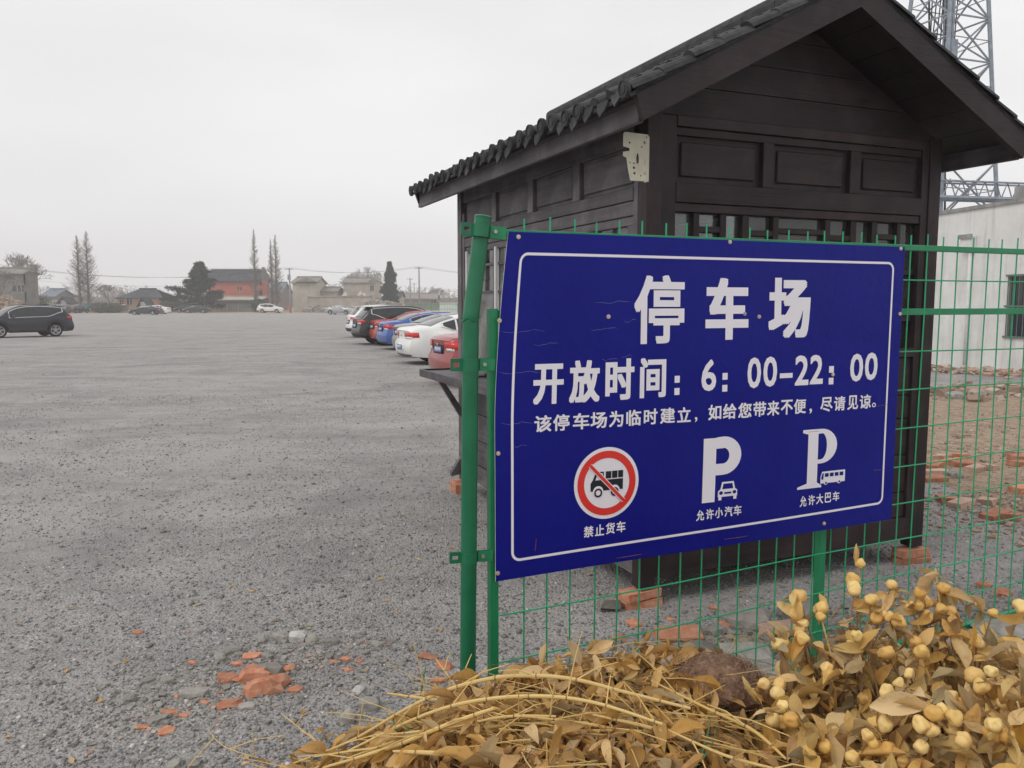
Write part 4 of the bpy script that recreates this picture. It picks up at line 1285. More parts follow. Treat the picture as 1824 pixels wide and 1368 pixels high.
class CarShape:
    def __init__(s, sp):
        s.sp = sp; s.ws = (sp['ro'], sp['ro'] + sp['wb'])
    def halfw(s, x):
        sp = s.sp; w = sp['W'] / 2
        k = max(0, 1 - x / .55); w *= 1 - .13 * k ** 2.2
        k = max(0, 1 - (sp['L'] - x) / .9); w *= 1 - .30 * k ** 2.4
        return w
    def zbot(s, x):
        sp = s.sp; z = sp['sill']
        for xc in s.ws:
            ra = sp['r'] + .055
            if abs(x - xc) < ra: z = max(z, sp['r'] + math.sqrt(ra * ra - (x - xc) ** 2))
        k = max(0, 1 - x / .7); z += .05 * k
        return z
    LOW = [(0, .955), (.16, .985), (.34, 1.0), (.55, 1.005), (.72, .995), (.86, .975), (1, .935)]
    UP = [.12, .3, .5, .7, .88, 1.0]
    IN = [.90, .76, .5, .25, 0]
    def row_pts(s, x):
        sp = s.sp; w = s.halfw(x); zb = s.zbot(x); bl = max(interp(sp['belt'], x), zb + .05); tp = max(interp(sp['top'], x), bl + .02)
        pts = []
        for f, k in s.LOW: pts.append((w * k, zb + (bl - zb) * f))
        wb = pts[-1][0]
        gr = tp - bl
        wt = wb - gr * sp['tumble'] - .03
        for t in s.UP:
            bow = .03 * math.sin(math.pi * t) * min(1, gr / .3)
            rnd = .05 * max(0, t - .8) / .2 * min(1, gr / .2)
            pts.append((wb + (wt - wb) * t + bow - rnd * .3, bl + gr * t - (.0 if t < 1 else 0)))
        wt = pts[-1][0]
        for c in s.IN: pts.append((wt * c, tp + (.035 * (1 - c * c) * min(1, wt))))
        return pts
    def deform(s, x, y, z):
        sp = s.sp
        w = max(.1, s.halfw(x))
        f = max(0, 1 - x / .7)
        x2 = x + interp(sp['rear'], z) * f - .085 * (1 - min(1, (y / w)) ** 2) * f
        g = max(0, 1 - (sp['L'] - x) / .7)
        x2 += .14 * (1 - min(1, (y / w)) ** 2) * g - (.06 * max(0, (.35 - z) / .2)) * g
        return Vector((x2, y, z))
    def side_y(s, x, z):
        p = s.row_pts(x)
        for (y0, z0), (y1, z1) in zip(p[:-1], p[1:]):
            if z1 > z0 and z0 <= z <= z1: return y0 + (y1 - y0) * (z - z0) / (z1 - z0)
        return p[0][0] if z < p[0][1] else p[-6][0]
    def P(s, u, z, off=0.0, end=0):
        """point on the tail (|u|<1) or round the corner onto the flank (|u|>1)"""
        sg = 1 if u >= 0 else -1; a = abs(u)
        Lx = s.sp['L']
        if a <= 1:
            x = 0 if not end else Lx
            y = a * s.side_y(x + (.001 if not end else -.001), z)
            nrm = Vector((-1 if not end else 1, .5 * max(0, a - .6) / .4, 0)).normalized()
        else:
            x = (a - 1) if not end else Lx - (a - 1); y = s.side_y(x, z)
            k = max(0, 1 - (a - 1) / .12)
            nrm = Vector((-k if not end else k, 1, 0)).normalized()
        p = s.deform(x, y, z) + nrm * off
        return Vector((p.x, p.y * sg, p.z))

def make_car(name, label, cat, spec, loc, heading, pm, group=None, rear_lamp=None, plate=True, plate_z=None, badge=False, roofrail=False, chrome=True):
    sp = spec; cs = CarShape(sp)
    t = thing(name, label, cat, loc, heading, group)
    xs = sorted(set([round(x, 3) for x in list(np.linspace(0, .5, 7)) + list(np.linspace(.5, sp['L'] - .5, 22)) + list(np.linspace(sp['L'] - .5, sp['L'], 8))] +
        [round(xc + (sp['r'] + .055) * k, 3) for xc in cs.ws for k in (-1.001, -.995, -.93, -.8, -.6, -.35, -.1, .1, .35, .6, .8, .93, .995, 1.001)]))
    m = MB(); nr = len(cs.row_pts(1.0)); idx = {}
    for sd in (1, -1):
        for i, x in enumerate(xs):
            for j, (y, z) in enumerate(cs.row_pts(x)):
                p = cs.deform(x, y, z); idx[(sd, i, j)] = len(m.v); m.v.append((p.x, p.y * sd, p.z))
    for sd in (1, -1):
        for i in range(len(xs) - 1):
            for j in range(nr - 1):
                m.f.append((idx[(sd, i, j)], idx[(sd, i + 1, j)], idx[(sd, i + 1, j + 1)], idx[(sd, i, j + 1)])); m.mi.append(0)
    # end caps
    CS = [1, .90, .76, .5, .25, 0, -.25, -.5, -.76, -.90, -1]
    for i, x in ((0, 0), (len(xs) - 1, sp['L'])):
        rp = cs.row_pts(x); nlast = len(cs.LOW) + len(cs.UP) - 1
        grid = []
        for j in range(nlast + 1):
            y, z = rp[j]; row = []
            for c in CS:
                zz = z + (.035 * (1 - c * c) * min(1, y) if j == nlast else 0)
                p = cs.deform(x, y * abs(c), zz); row.append(len(m.v)); m.v.append((p.x, p.y * (1 if c >= 0 else -1), p.z))
            grid.append(row)
        for j in range(nlast):
            for k in range(len(CS) - 1):
                m.f.append((grid[j][k], grid[j][k + 1], grid[j + 1][k + 1], grid[j + 1][k])); m.mi.append(0)
    bm = bmesh.new()
    me = m.mesh('body', pm, True, False); bm.from_mesh(me); bmesh.ops.remove_doubles(bm, verts=bm.verts, dist=.002); bmesh.ops.recalc_face_normals(bm, faces=bm.faces)
    for e in bm.edges:
        if len(e.link_faces) == 2 and e.calc_face_angle(0) > R(38): e.smooth = False
    bm.to_mesh(me); bm.free()
    inst('body', me, t)
    # dark floor and wheel wells
    m = MB(); m.box(.25, sp['L'] - .35, -sp['W'] * .40, sp['W'] * .40, sp['sill'] + .03, .55); m.build('underbody', M['trim'], t)
    def patch(nm, us, zs, mat, off=.006, end=0, parent=None):
        m = MB()
        for a in range(len(us)):
            for b in range(len(zs)):
                z = zs[b](us[a]) if callable(zs[b]) else zs[b]
                m.v.append(tuple(cs.P(us[a], z, off, end)))
        nz_ = len(zs)
        for a in range(len(us) - 1):
            for b in range(nz_ - 1):
                m.f.append((a * nz_ + b, (a + 1) * nz_ + b, (a + 1) * nz_ + b + 1, a * nz_ + b + 1)); m.mi.append(0)
        # give the skin thickness
        me = m.mesh(nm, mat, True, True)
        o = inst(nm, me, parent or t)
        so = o.modifiers.new('skin', 'SOLIDIFY'); so.thickness = .004; so.offset = 0
        return o
    # greenhouse glass
    def glass_side(x0, x1, sd, nm='side_window'):
        m = MB(); n = 8; tl, th_ = sp['wt']
        ks = [0, .33, .66, 1]
        for i in range(n + 1):
            x = x0 + (x1 - x0) * i / n
            rp = cs.row_pts(x); lo = rp[len(cs.LOW) - 1]; up = rp[len(cs.LOW):len(cs.LOW) + len(cs.UP)]
            allp = [(0, lo)] + list(zip(cs.UP, up))
            x_a = sp['win'][0][0]
            tl2 = tl + (th_ - tl) * .62 * max(0, 1 - (x - x_a) / (.75 if not sp['trunk'] else .35)) ** 1.5
            for k in ks:
                tt = tl2 + (th_ - tl2) * k
                for (ta, pa), (tb, pb) in zip(allp[:-1], allp[1:]):
                    if ta <= tt <= tb + 1e-9:
                        f = (tt - ta) / (tb - ta); y = pa[0] + (pb[0] - pa[0]) * f; z = pa[1] + (pb[1] - pa[1]) * f; break
                p = cs.deform(x, y, z); m.v.append((p.x, (p.y + .007) * sd, p.z + .002))
        for i in range(n):
            for k in range(3):
                a = i * 4 + k; m.f.append((a, a + 4, a + 5, a + 1)); m.mi.append(0)
        inst(nm, m.mesh(nm, M['car_glass'], True, True), t)
    for sd in (1, -1):
        for x0, x1 in sp['win']: glass_side(x0, x1, sd)
        if chrome:
            m = MB()
            pts = []
            x0, x1 = sp['win'][0][0] - .06, sp['win'][-1][1] + .06
            def gp(x, tt):
                rp = cs.row_pts(x); lo = rp[len(cs.LOW) - 1]; up = rp[len(cs.LOW):len(cs.LOW) + len(cs.UP)]
                allp = [(0, lo)] + list(zip(cs.UP, up))
                for (ta, pa), (tb, pb) in zip(allp[:-1], allp[1:]):
                    if ta <= tt <= tb + 1e-9:
                        f = (tt - ta) / (tb - ta); p = cs.deform(x, pa[0] + (pb[0] - pa[0]) * f, pa[1] + (pb[1] - pa[1]) * f); return Vector((p.x, (p.y + .008) * sd, p.z))
            for i in range(15):
                xx = x0 + (x1 - x0) * i / 14
                pts.append(gp(xx, sp['wt'][0] - .03 + (sp['wt'][1] - sp['wt'][0]) * .62 * max(0, 1 - (xx - sp['win'][0][0] + .03) / (.75 if not sp['trunk'] else .35)) ** 1.5 if xx > x0 + .01 else sp['wt'][0] + .5 * (sp['wt'][1] - sp['wt'][0])))
            for i in range(15): pts.append(gp(x1 - (x1 - x0) * i / 14, sp['wt'][1] + .03))
            pts.append(pts[0])
            m.tube(pts, .013 if sp['trunk'] else .021, 4, cap=False); m.build('window_trim', M['chrome'], t)
    def glass_top(x0, x1, nm):
        m = MB(); n = 6; cc = [.97, .76, .5, .25, 0, -.25, -.5, -.76, -.97]
        for i in range(n + 1):
            x = x0 + (x1 - x0) * i / n
            rp = cs.row_pts(x); wt = rp[-6][0] if False else rp[len(cs.LOW) + len(cs.UP) - 1][0]; zt = rp[len(cs.LOW) + len(cs.UP) - 1][1]
            for c in cc:
                p = cs.deform(x, abs(c) * wt * .97, zt + .035 * (1 - c * c)); sgn = 1 if x > sp['L'] / 2 else -1
                m.v.append((p.x + sgn * .006, p.y * (1 if c >= 0 else -1), p.z + .008))
        for i in range(n):
            for k in range(len(cc) - 1):
                a = i * len(cc) + k; m.f.append((a, a + len(cc), a + len(cc) + 1, a + 1)); m.mi.append(0)
        inst(nm, m.mesh(nm, M['car_glass'], True, True), t)
    glass_top(*sp['glass_r'], 'rear_window'); glass_top(*sp['glass_f'], 'windscreen')
    # wheels
    r = sp['r']
    wm = car_wheel(r)
    for xc in cs.ws:
        for sd in (1, -1):
            w = bpy.data.objects.new('wheel', None); COL.objects.link(w); w.parent = t
            w.location = (xc, sd * (sp['W'] / 2 - .125), r); w.rotation_euler = (0, 0, 0 if sd > 0 else math.pi)
            inst('tyre', wm[0], w); inst('rim', wm[1], w)
    # lamps
    zl = rear_lamp or ((.80, .98, .58, 1.22) if sp['trunk'] else (.92, 1.08, .55, 1.20))
    z0, z1, ua, ub = zl
    for sd in (1, -1):
        us = [sd * u for u in np.linspace(ua, ub, 9)]
        patch('tail_light', us, [lambda u: z0 + .02 + .03 * abs(abs(u) - .9), (z0 + z1) / 2 + .02, z1], M['tail'], .012)
        patch('reversing_light', [sd * u for u in np.linspace(ua + .05, min(ub, 1.02), 6)], [z0 - .015, z0 + .04], M['tail_clear'], .015)
        patch('headlight', [sd * u for u in np.linspace(.62, 1.3, 8)], [.62 if sp['trunk'] else .70, .70 if sp['trunk'] else .80], M['tail_clear'], .01, 1)
    patch('grille', list(np.linspace(-.5, .5, 6)), [.42, .56], M['trim'], .01, 1)
    lowm = M['trim']
    if sp['trunk']:
        patch('lower_bumper', list(np.linspace(-.95, .95, 13)), [sp['sill'] + .06, .30], lowm, .008)
        patch('boot_seam', list(np.linspace(-1.0, 1.0, 15)), [.655, .668], lowm, .003)
    else:
        patch('lower_bumper', list(np.linspace(-1.45, 1.45, 23)), [sp['sill'] + .06, .42, .50], lowm, .008)
        patch('hatch_seam', list(np.linspace(-.9, .9, 13)), [.755, .768], lowm, .003)
        for sd in (1, -1):
            patch('sill_trim', [sd * (1 + u) for u in np.linspace(cs.ws[0] + r + .08, cs.ws[1] - r - .08, 8)], [sp['sill'] + .005, .38], lowm, .008)
        if True:
            m = MB(); y = .50
            m.box(.36, .68, -.54, .54, 1.618, 1.646); m.build('roof_spoiler', pm, t, bevel=.01)
    for sd in (1, -1):
        for x in (sp['win'][0][1] + .03, sp['win'][1][1] + .03, sp['win'][2][1] + .12):
            patch('door_seam', [sd * (1 + x), sd * (1 + x + .009)], [.32, .5, .7, .85], lowm, .002)
        for x in (sp['win'][0][1] + .12, sp['win'][1][1] + .15):
            m = MB(); y = cs.side_y(x, .82); m.box(x, x + .18, y * sd - .012, y * sd + .022 * sd + .012, .81, .835); m.build('door_handle', pm, t)
        x = sp['win'][2][1] - .12; zz = interp(sp['belt'], x) + .09; y = cs.side_y(x, zz)
        m = MB(); m.box(-.06, .07, -.09, .09, -.06, .07); o = m.build('wing_mirror', pm, t, bevel=.03); o.location = (x, (y + .10) * sd, zz)
    if plate:
        pz = plate_z or (.80 if sp['trunk'] else .82)
        wpl = .22 / max(.3, cs.side_y(.001, pz))
        patch('number_plate_recess', list(np.linspace(-wpl * 1.5, wpl * 1.5, 5)), [pz - .10, pz + .11], lowm if not (plate_z and plate_z < .6) else pm, .006)
        pl = patch('number_plate', list(np.linspace(-wpl, wpl, 5)), [pz - .07, pz + .07], M['plate_blue'], .018)
        for i in range(7):
            u = -wpl * .86 + i * wpl * .26 + (wpl * .05 if i > 1 else 0)
            patch('plate_character', [u, u + wpl * .15], [pz - .045, pz + .045], M['plate_white'], .024, 0, pl)
    if badge:
        patch('badge', [-.05, 0, .05], [badge - .035, badge + .035], M['chrome'] if badge != .9 else M['gold'], .022)
    if roofrail:
        for sd in (1, -1):
            m = MB(); pts = []
            for i in range(10):
                x = .7 + 2.0 * i / 9; rp = cs.row_pts(x)[len(cs.LOW) + len(cs.UP) - 1]; pts.append((x, (rp[0] - .04) * sd, rp[1] + (.045 if 0 < i < 9 else .0)))
            m.tube(pts, .014, 5); m.build('roof_rail', M['trim'], t)
    return t
M['gold'] = new_mat('gold_badge', (.7, .5, .2), .3, .5, .6)
_wc = {}
def car_wheel(r):
    if r in _wc: return _wc[r]
    n = 28; m = MB(); prof = [(-.105, .70), (-.105, .93), (-.085, .985), (-.03, 1.0), (.04, 1.0), (.09, .985), (.108, .93), (.108, .70), (.05, .66)]
    for i in range(n):
        a, b = 2 * math.pi * i / n, 2 * math.pi * (i + 1) / n
        for (y0, k0), (y1, k1) in zip(prof[:-1], prof[1:]):
            m.face([(math.cos(a) * r * k0, y0, math.sin(a) * r * k0), (math.cos(b) * r * k0, y0, math.sin(b) * r * k0), (math.cos(b) * r * k1, y1, math.sin(b) * r * k1), (math.cos(a) * r * k1, y1, math.sin(a) * r * k1)])
    ty = m.mesh('tyre', M['tyre'], False, True)
    m = MB(); k = .68
    for i in range(n):
        a, b = 2 * math.pi * i / n, 2 * math.pi * (i + 1) / n
        m.face([(math.cos(a) * r * k, .095, math.sin(a) * r * k), (math.cos(b) * r * k, .095, math.sin(b) * r * k), (math.cos(b) * r * .60, .08, math.sin(b) * r * .60), (math.cos(a) * r * .60, .08, math.sin(a) * r * .60)])
        m.face([(math.cos(a) * r * .62, .03, math.sin(a) * r * .62), (math.cos(b) * r * .62, .03, math.sin(b) * r * .62), (0, .03, 0)], 1)
    for s_ in range(5):
        a = 2 * math.pi * s_ / 5 + .3; ca, sa = math.cos(a), math.sin(a)
        def q(rad, lat, y): return (ca * rad - sa * lat, y, sa * rad + ca * lat)
        for dl in (-.030, .030):
            m.hexa([q(.03, dl * .6 - .012, .06), q(r * .62, dl * 1.3 - .016, .06), q(r * .62, dl * 1.3 + .016, .06), q(.03, dl * .6 + .012, .06), q(.03, dl * .6 - .012, .088), q(r * .62, dl * 1.3 - .016, .088), q(r * .62, dl * 1.3 + .016, .088), q(.03, dl * .6 + .012, .088)])
    m.tube([(0, .05, 0), (0, .095, 0)], r * .14, 10)
    ri = m.mesh('rim', [M['rim'], M['trim']], False, True)
    _wc[r] = (ty, ri)
    return _wc[r]

def place_by_plate(px, py, z, Y=None):
    r = ray(px, py); t = (z - CAM_H) / r.z; p = CP + r * t
    return Vector((p.x, p.y, 0))
P_ = {}
P_['red'] = paint('dark_red_metallic', (.30, .045, .045)); P_['white'] = paint('white_paint', (.78, .78, .76)); P_['grey'] = paint('grey_metallic', (.20, .20, .20), .3, .2)
P_['blue'] = paint('blue_metallic', (.035, .10, .36)); P_['black'] = paint('black_metallic', (.012, .013, .014)); P_['red2'] = paint('orange_red_paint', (.42, .06, .035))
P_['navy'] = paint('blue_black_metallic', (.009, .011, .020)); P_['silver'] = paint('silver_grey_metallic', (.33, .34, .36), .3, .3); P_['darkgrey'] = paint('dark_grey_metallic', (.075, .08, .09), .3, .2)
G_ = 'cars parked nose-in along the right side of the lot'
HEAD = ANG + R(1)
def sc(spec, **kw):
    d = dict(spec); d.update(kw); return d
make_car('parked_sedan', 'dusty red saloon half hidden behind the kiosk counter, nearest of the row', 'car', sc(SEDAN, W=1.79), place_by_plate(782, 622, .80), HEAD, P_['red'], G_, badge=.9)
make_car('parked_sedan', 'white saloon between the red saloon and the grey car, red wraparound tail lamp', 'car', sc(SEDAN, W=1.86), place_by_plate(716.5, 617, .52), HEAD, P_['white'], G_, rear_lamp=(.78, .95, .42, 1.22), plate_z=.52, badge=.88)
make_car('parked_sedan', 'grey saloon squeezed between the white saloon and the blue saloon', 'car', sc(SEDAN, W=1.75), place_by_plate(708, 591, .84), HEAD, P_['grey'], G_, plate_z=.82)
make_car('parked_sedan', 'bright blue saloon with chrome window trim in the row of parked cars', 'car', SEDAN, place_by_plate(678.5, 586, .80), HEAD, P_['blue'], G_, badge=.95)
make_car('parked_sedan', 'orange-red saloon peeping out behind the blue saloon', 'car', sc(SEDAN, W=1.7), place_by_plate(667, 586.5, .70) + DB * .4, HEAD, P_['red2'], G_)
make_car('parked_suv', 'black sport utility with roof spoiler beside the white hatchback', 'car', SUV, place_by_plate(632, 573.5, .98), HEAD, P_['black'], G_, roofrail=False)
make_car('parked_suv', 'white hatchback at the far end of the row, beyond the black sport utility', 'car', sc(SUV, L=4.5), place_by_plate(617, 572, .86) + DA * .1, HEAD, P_['white'], G_, chrome=False)
# lone sport utility on the left, seen from its left flank
fr_ = gz(11, 602); re_ = gz(99, 599.5)
hd = math.atan2(fr_.y - re_.y, fr_.x - re_.x)
u_ = Vector((math.cos(hd), math.sin(hd), 0)); n_ = Vector((-u_.y, u_.x, 0))
make_car('parked_suv', 'blue-black sport utility with silver window line at the left edge', 'car', SUV, re_ - u_ * .98 - n_ * .80, hd, P_['navy'], None, rear_lamp=(.95, 1.10, .60, 1.34), roofrail=True)
# far cars by the houses
def far_car(px, py, hdg, spec, pm, label, name='distant_car', group='cars parked at the far edge of the lot', **kw):
    p = gz(px, py); u = Vector((math.cos(R(hdg)), math.sin(R(hdg)), 0))
    c = sp_len = spec['L'] / 2
    return make_car(name, label, 'car', spec, p - u * c, R(hdg), pm, group, plate=False, chrome=False, **kw)
far_car(260, 561, 184, SEDAN, P_['navy'], 'dark blue saloon in front of the small black-roofed stall')
far_car(277, 559.5, 186, SEDAN, P_['white'], 'white saloon mostly behind the dark blue saloon')
far_car(333, 556.8, 200, SUV, P_['navy'], 'dark people carrier under the big dark conifer')
far_car(351, 557.6, 185, SEDAN, P_['black'], 'black saloon in front of the dark people carrier')
far_car(482, 557.6, 0, SUV, P_['white'], 'white hatchback standing alone right of the iron railings')
far_car(606, 560.3, -15, SEDAN, P_['silver'], 'silver-grey saloon parked before the derelict wall', rear_lamp=(.80, .95, .6, 1.1))
far_car(126, 557.5, 60, SEDAN, P_['silver'], 'pale purple-grey saloon just beyond the blue-black sport utility')
far_car(139, 557.5, 80, SEDAN, P_['navy'], 'navy saloon beside the teal crate')
far_car(74, 553.5, 180, SUV, P_['white'], 'white van showing above the roof of the blue-black sport utility')
far_car(413, 554.6, 180, SEDAN, P_['white'], 'white saloon behind the iron railings')

# ------------------------------------------------------------------ far side of the lot: houses, trees, poles
M['plaster_beige'] = mottled('stained_beige_plaster', (.36, .325, .27), (.50, .46, .40), .7, .9, 8, .4, .02)
M['plaster_cream'] = mottled('cream_plaster', (.46, .42, .34), (.58, .54, .46), .8, .9)
M['plaster_grey'] = mottled('grey_brown_plaster', (.16, .145, .13), (.24, .22, .195), .6, .9)
M['red_wall'] = mottled('faded_red_wall', (.42, .115, .085), (.52, .16, .115), .5, .9)
M['brick_wall'] = mottled('orange_brick_wall', (.32, .17, .105), (.42, .25, .17), 1.2, .9, 12, .3, .02)
M['roof_dark'] = mottled('dark_tiled_roof', (.040, .045, .052), (.075, .08, .09), 1.5, .8, 10, .5, .03)
M['roof_blue'] = mottled('blue_grey_sheet_roof', (.16, .19, .23), (.24, .28, .32), .8, .7)
M['roof_weathered'] = mottled('weathered_roof', (.22, .20, .175), (.36, .34, .31), 1.2, .9, 10, .5, .03)
M['white_plain'] = mottled('white_lime_wall', (.62, .62, .60), (.76, .76, .74), 1, .85)
M['pole_conc'] = mottled('concrete_pole', (.25, .25, .245), (.36, .36, .35), 3, .9)
M['bark'] = mottled('grey_brown_bark', (.12, .10, .085), (.22, .19, .165), 8, .95)
M['bark_red'] = mottled('reddish_brown_bark', (.15, .115, .095), (.24, .19, .16), 8, .95)
def leafy(name, c1, c2, c3):
    m = new_mat(name, c1, .75, .25)
    g = N(m, 'ShaderNodeNewGeometry')
    L(m, ramp(m, g.outputs['Random Per Island'], [(0, c1), (.5, c2), (1, c3)]), bsdf(m).inputs['Base Color'])
    return m
M['needles'] = leafy('dark_conifer_needles', (.016, .034, .026), (.03, .058, .042), (.055, .09, .065))
M['needles2'] = leafy('olive_conifer_needles', (.03, .05, .032), (.05, .078, .048), (.08, .115, .07))
M['scrub'] = leafy('dull_scrub_leaves', (.06, .06, .04), (.10, .10, .065), (.16, .14, .10))
M['twigs'] = leafy('grey_winter_twigs', (.15, .135, .12), (.20, .18, .16), (.27, .25, .22))
def Zp(py, Y, px=500): return at(px, py, Y).z
def Xp(px, Y, py=540): return at(px, py, Y).x

def house(name, label, px0, px1, y_eave, y_ridge, Y, depth, wall, roofm, style='side', windows=(), over=.35, rz=0.0, hip=0.0, cat='house', roof_rows=True):
    """px0..px1 on the photo at distance Y; style side = ridge across the view, gable = gable end towards us, flat"""
    x0, x1 = Xp(px0, Y), Xp(px1, Y + depth if px1 < 800 else Y)   # the far corner sets the visible right end
    xc = (x0 + x1) / 2; w = (x1 - x0); ze, zr = Zp(y_eave, Y), Zp(y_ridge, Y)
    h = thing(name, label, cat, (xc, Y, 0), rz)
    a, b = -w / 2, w / 2
    t = .25
    def wl_(x0, x1, y0, y1, z0, z1):
        m = MB(); m.box(x0, x1, y0, y1, z0, z1); return m
    # front wall built round its window openings
    wins = sorted([(Xp(p0, Y) - xc, Xp(p1, Y) - xc, Zp(q1, Y), Zp(q0, Y)) for p0, q0, p1, q1 in windows])
    m = MB(); cx = a
    for (u0, u1, v0, v1) in wins:
        m.box(cx, u0, 0, t, -.3, ze); m.box(u0, u1, 0, t, -.3, v0); m.box(u0, u1, 0, t, v1, ze) if v1 < ze else None
        cx = u1
    m.box(cx, b, 0, t, -.3, ze); m.build('wall', wall, h)
    for (u0, u1, v0, v1) in wins:
        f = MB(); f.box(u0 - .06, u1 + .06, -.05, -.005, v0 - .10, v0 - .02); f.box(u0 - .03, u1 + .03, -.03, .02, v1 + .005, v1 + .10)
        w_ = f.build('window', M['concrete'], h)
        f = MB(); f.box(u0, u1, t * .6, t * .7, v0, v1); f.build('pane', M['dark_glass'], w_)
        n = max(1, int((u1 - u0) / .7)); f = MB()
        for i in range(1, n + 1):
            x = u0 + (u1 - u0) * i / (n + 1); f.box(x - .03, x + .03, t * .4, t * .58, v0, v1)
        f.build('frame', M['white_plain'], w_)
    wl_(a, b, depth - t, depth, -.3, ze).build('wall', wall, h)
    for x in (a, b - t): wl_(x + .002, x + t - .002, t, depth - t, -.3, ze).build('wall', wall, h)
    if style == 'flat':
        wl_(a - over, b + over, -over, depth + over, ze, ze + .25).build('roof', roofm, h); return h
    if style == 'side':
        m = MB(); yc = depth / 2
        for sgn, ye in ((-1, -over), (1, depth + over)):
            kx = hip
            m.hexa([(a - over, ye, ze - .12), (b + over, ye, ze - .12), (b + over - kx, yc, zr - .12), (a - over + kx, yc, zr - .12), (a - over, ye, ze + .05), (b + over, ye, ze + .05), (b + over - kx, yc, zr + .05), (a - over + kx, yc, zr + .05)])
        rf = m.build('roof', roofm, h)
        m = MB()
        if not hip:
            for x in (a + .01, b - t - .01): m.prism([(t, ze), (depth - t, ze), (yc, zr - .16)], x, x + t, lambda p, q, r: (r, p, q))
            m.build('gable', wall, h)
        m = MB(); m.box(a - over + hip, b + over - hip, yc - .15, yc + .15, zr + .051, zr + .30); m.build('ridge', roofm, rf)
        if roof_rows:
            m = MB(); n = int((w + 2 * over) / .6)
            for i in range(n + 1):
                x = a - over + (w + 2 * over) * i / n
                if hip and (x < a - over + hip or x > b + over - hip): continue
                m.tube([(x, -over, ze + .07), (x, yc, zr + .07)], .06, 4)
            rr_ = m.build('tile_rows', roofm, rf); rr_['kind'] = 'stuff'
    else:
        m = MB()
        for sgn in (-1, 1):
            xe = (a - over) if sgn < 0 else (b + over); 
            sl = (zr - ze) / (w / 2); zz = ze - sl * over
            m.hexa([(xe, -over, zz - .1), (0, -over, zr - .1), (0, depth + over, zr - .1), (xe, depth + over, zz - .1), (xe, -over, zz + .06), (0, -over, zr + .06), (0, depth + over, zr + .06), (xe, depth + over, zz + .06)])
        m.build('roof', roofm, h)
        m = MB(); m.prism([(a, ze), (b, ze), (0, zr - .12)], .002, t - .002, lambda p, q, r: (p, r, q)); m.build('gable', roofm if cat == 'stall' else wall, h)
    return h
H = {}
H['l'] = house('village_house', 'grey-brown two storey house with a wide dark window band at the left edge', -24, 70, 487, 478, 132, 4, M['plaster_grey'], M['roof_weathered'], 'side', windows=((24, 508, 46, 520),), hip=0)
m = MB(); Y = 132; m.box(Xp(61, Y), Xp(69, Y), Y - .6, Y + .2, 8.0, Zp(485, Y)); tag(m.build('gable_ornament', M['plaster_grey']), 'upturned gable end block on the grey-brown house at the left', 'ornament'); bpy.data.objects['gable_ornament'].parent = H['l']; bpy.data.objects['gable_ornament'].matrix_parent_inverse = Matrix.Translation(-H['l'].location)
for k_ in ('category', 'label'): del bpy.data.objects['gable_ornament'][k_]
house('village_house', 'low blue-grey roofed shed right of the grey-brown house', 74, 134, 528, 515, 172, 8, M['plaster_grey'], M['roof_blue'], 'side')
house('village_house', 'pale low hut beside the small white stall with dark roof', 92, 106, 536, 533, 150, 4, M['white_plain'], M['roof_weathered'], 'side', roof_rows=False)
# two vendor stalls with pitched black roofs, like the kiosk
for (p0, p1, ye, yr, YY, lb) in ((108, 131, 534.5, 529, 150, 'white stall with dark pitched roof near the two tall bare conifers'), (250, 270, 537.5, 529, 152, 'small stall with black pitched roof in front of the orange brick house')):
    house('vendor_stall', lb, p0, p1, ye, yr, YY, 2.5, M['white_plain'], M['roof_dark'], 'gable', over=.55, cat='stall', roof_rows=False)
house('brick_house', 'orange brick single storey house with dark tiled roof and two dark windows', 209, 318, 531, 515, 168, 8, M['brick_wall'], M['roof_dark'], 'side', windows=((213, 534, 220, 543), (226, 531, 235, 543)), hip=3.2)
house('village_house', 'grey house with blue-grey roof between the tall bare trees and the utility pole', 482, 520, 521, 503, 205, 10, M['plaster_grey'], M['roof_blue'], 'side')
house('red_building', 'long faded red two storey building with dark roof and pale ridge line', 372, 480, 501, 481, 178, 7, M['red_wall'], M['roof_dark'], 'side', windows=((424, 511, 431, 517), (463, 508, 467, 516)), over=.5, cat='building')
m = MB(); Y = 181.5
for i in range(34):
    x = Xp(372 + i * 3.2, Y); m.box(x, x + .28, Y - .1, Y + .1, Zp(482.5, Y), Zp(479.3, Y))
m.box(Xp(372, Y), Xp(480, Y), Y - .12, Y + .12, Zp(479.2, Y), Zp(478.4, Y))
o = m.build('ridge_rail', M['white_plain']); tag(o, 'pale open rail along the roof ridge of the red building', 'rail', kind=None)
m = MB(); 
for i, (a_, b_) in enumerate(((470, 474), (473, 477), (476, 481))): m.box(Xp(a_, 178), Xp(b_, 178), 177.2, 177.9, Zp(500 - i * .2, 178), Zp(476 + i * 6, 178))
tag(m.build('stepped_gable_wall', M['plaster_grey']), 'stepped brown gable wall at the right end of the red building', 'wall')
house('annex_building', 'low brown annex with pale canopy edge in front of the red building', 374, 478, 534, 529, 168, 6, M['plaster_grey'], M['plaster_beige'], 'side', over=.7, cat='building', windows=((388, 541, 400, 548),), roof_rows=False)
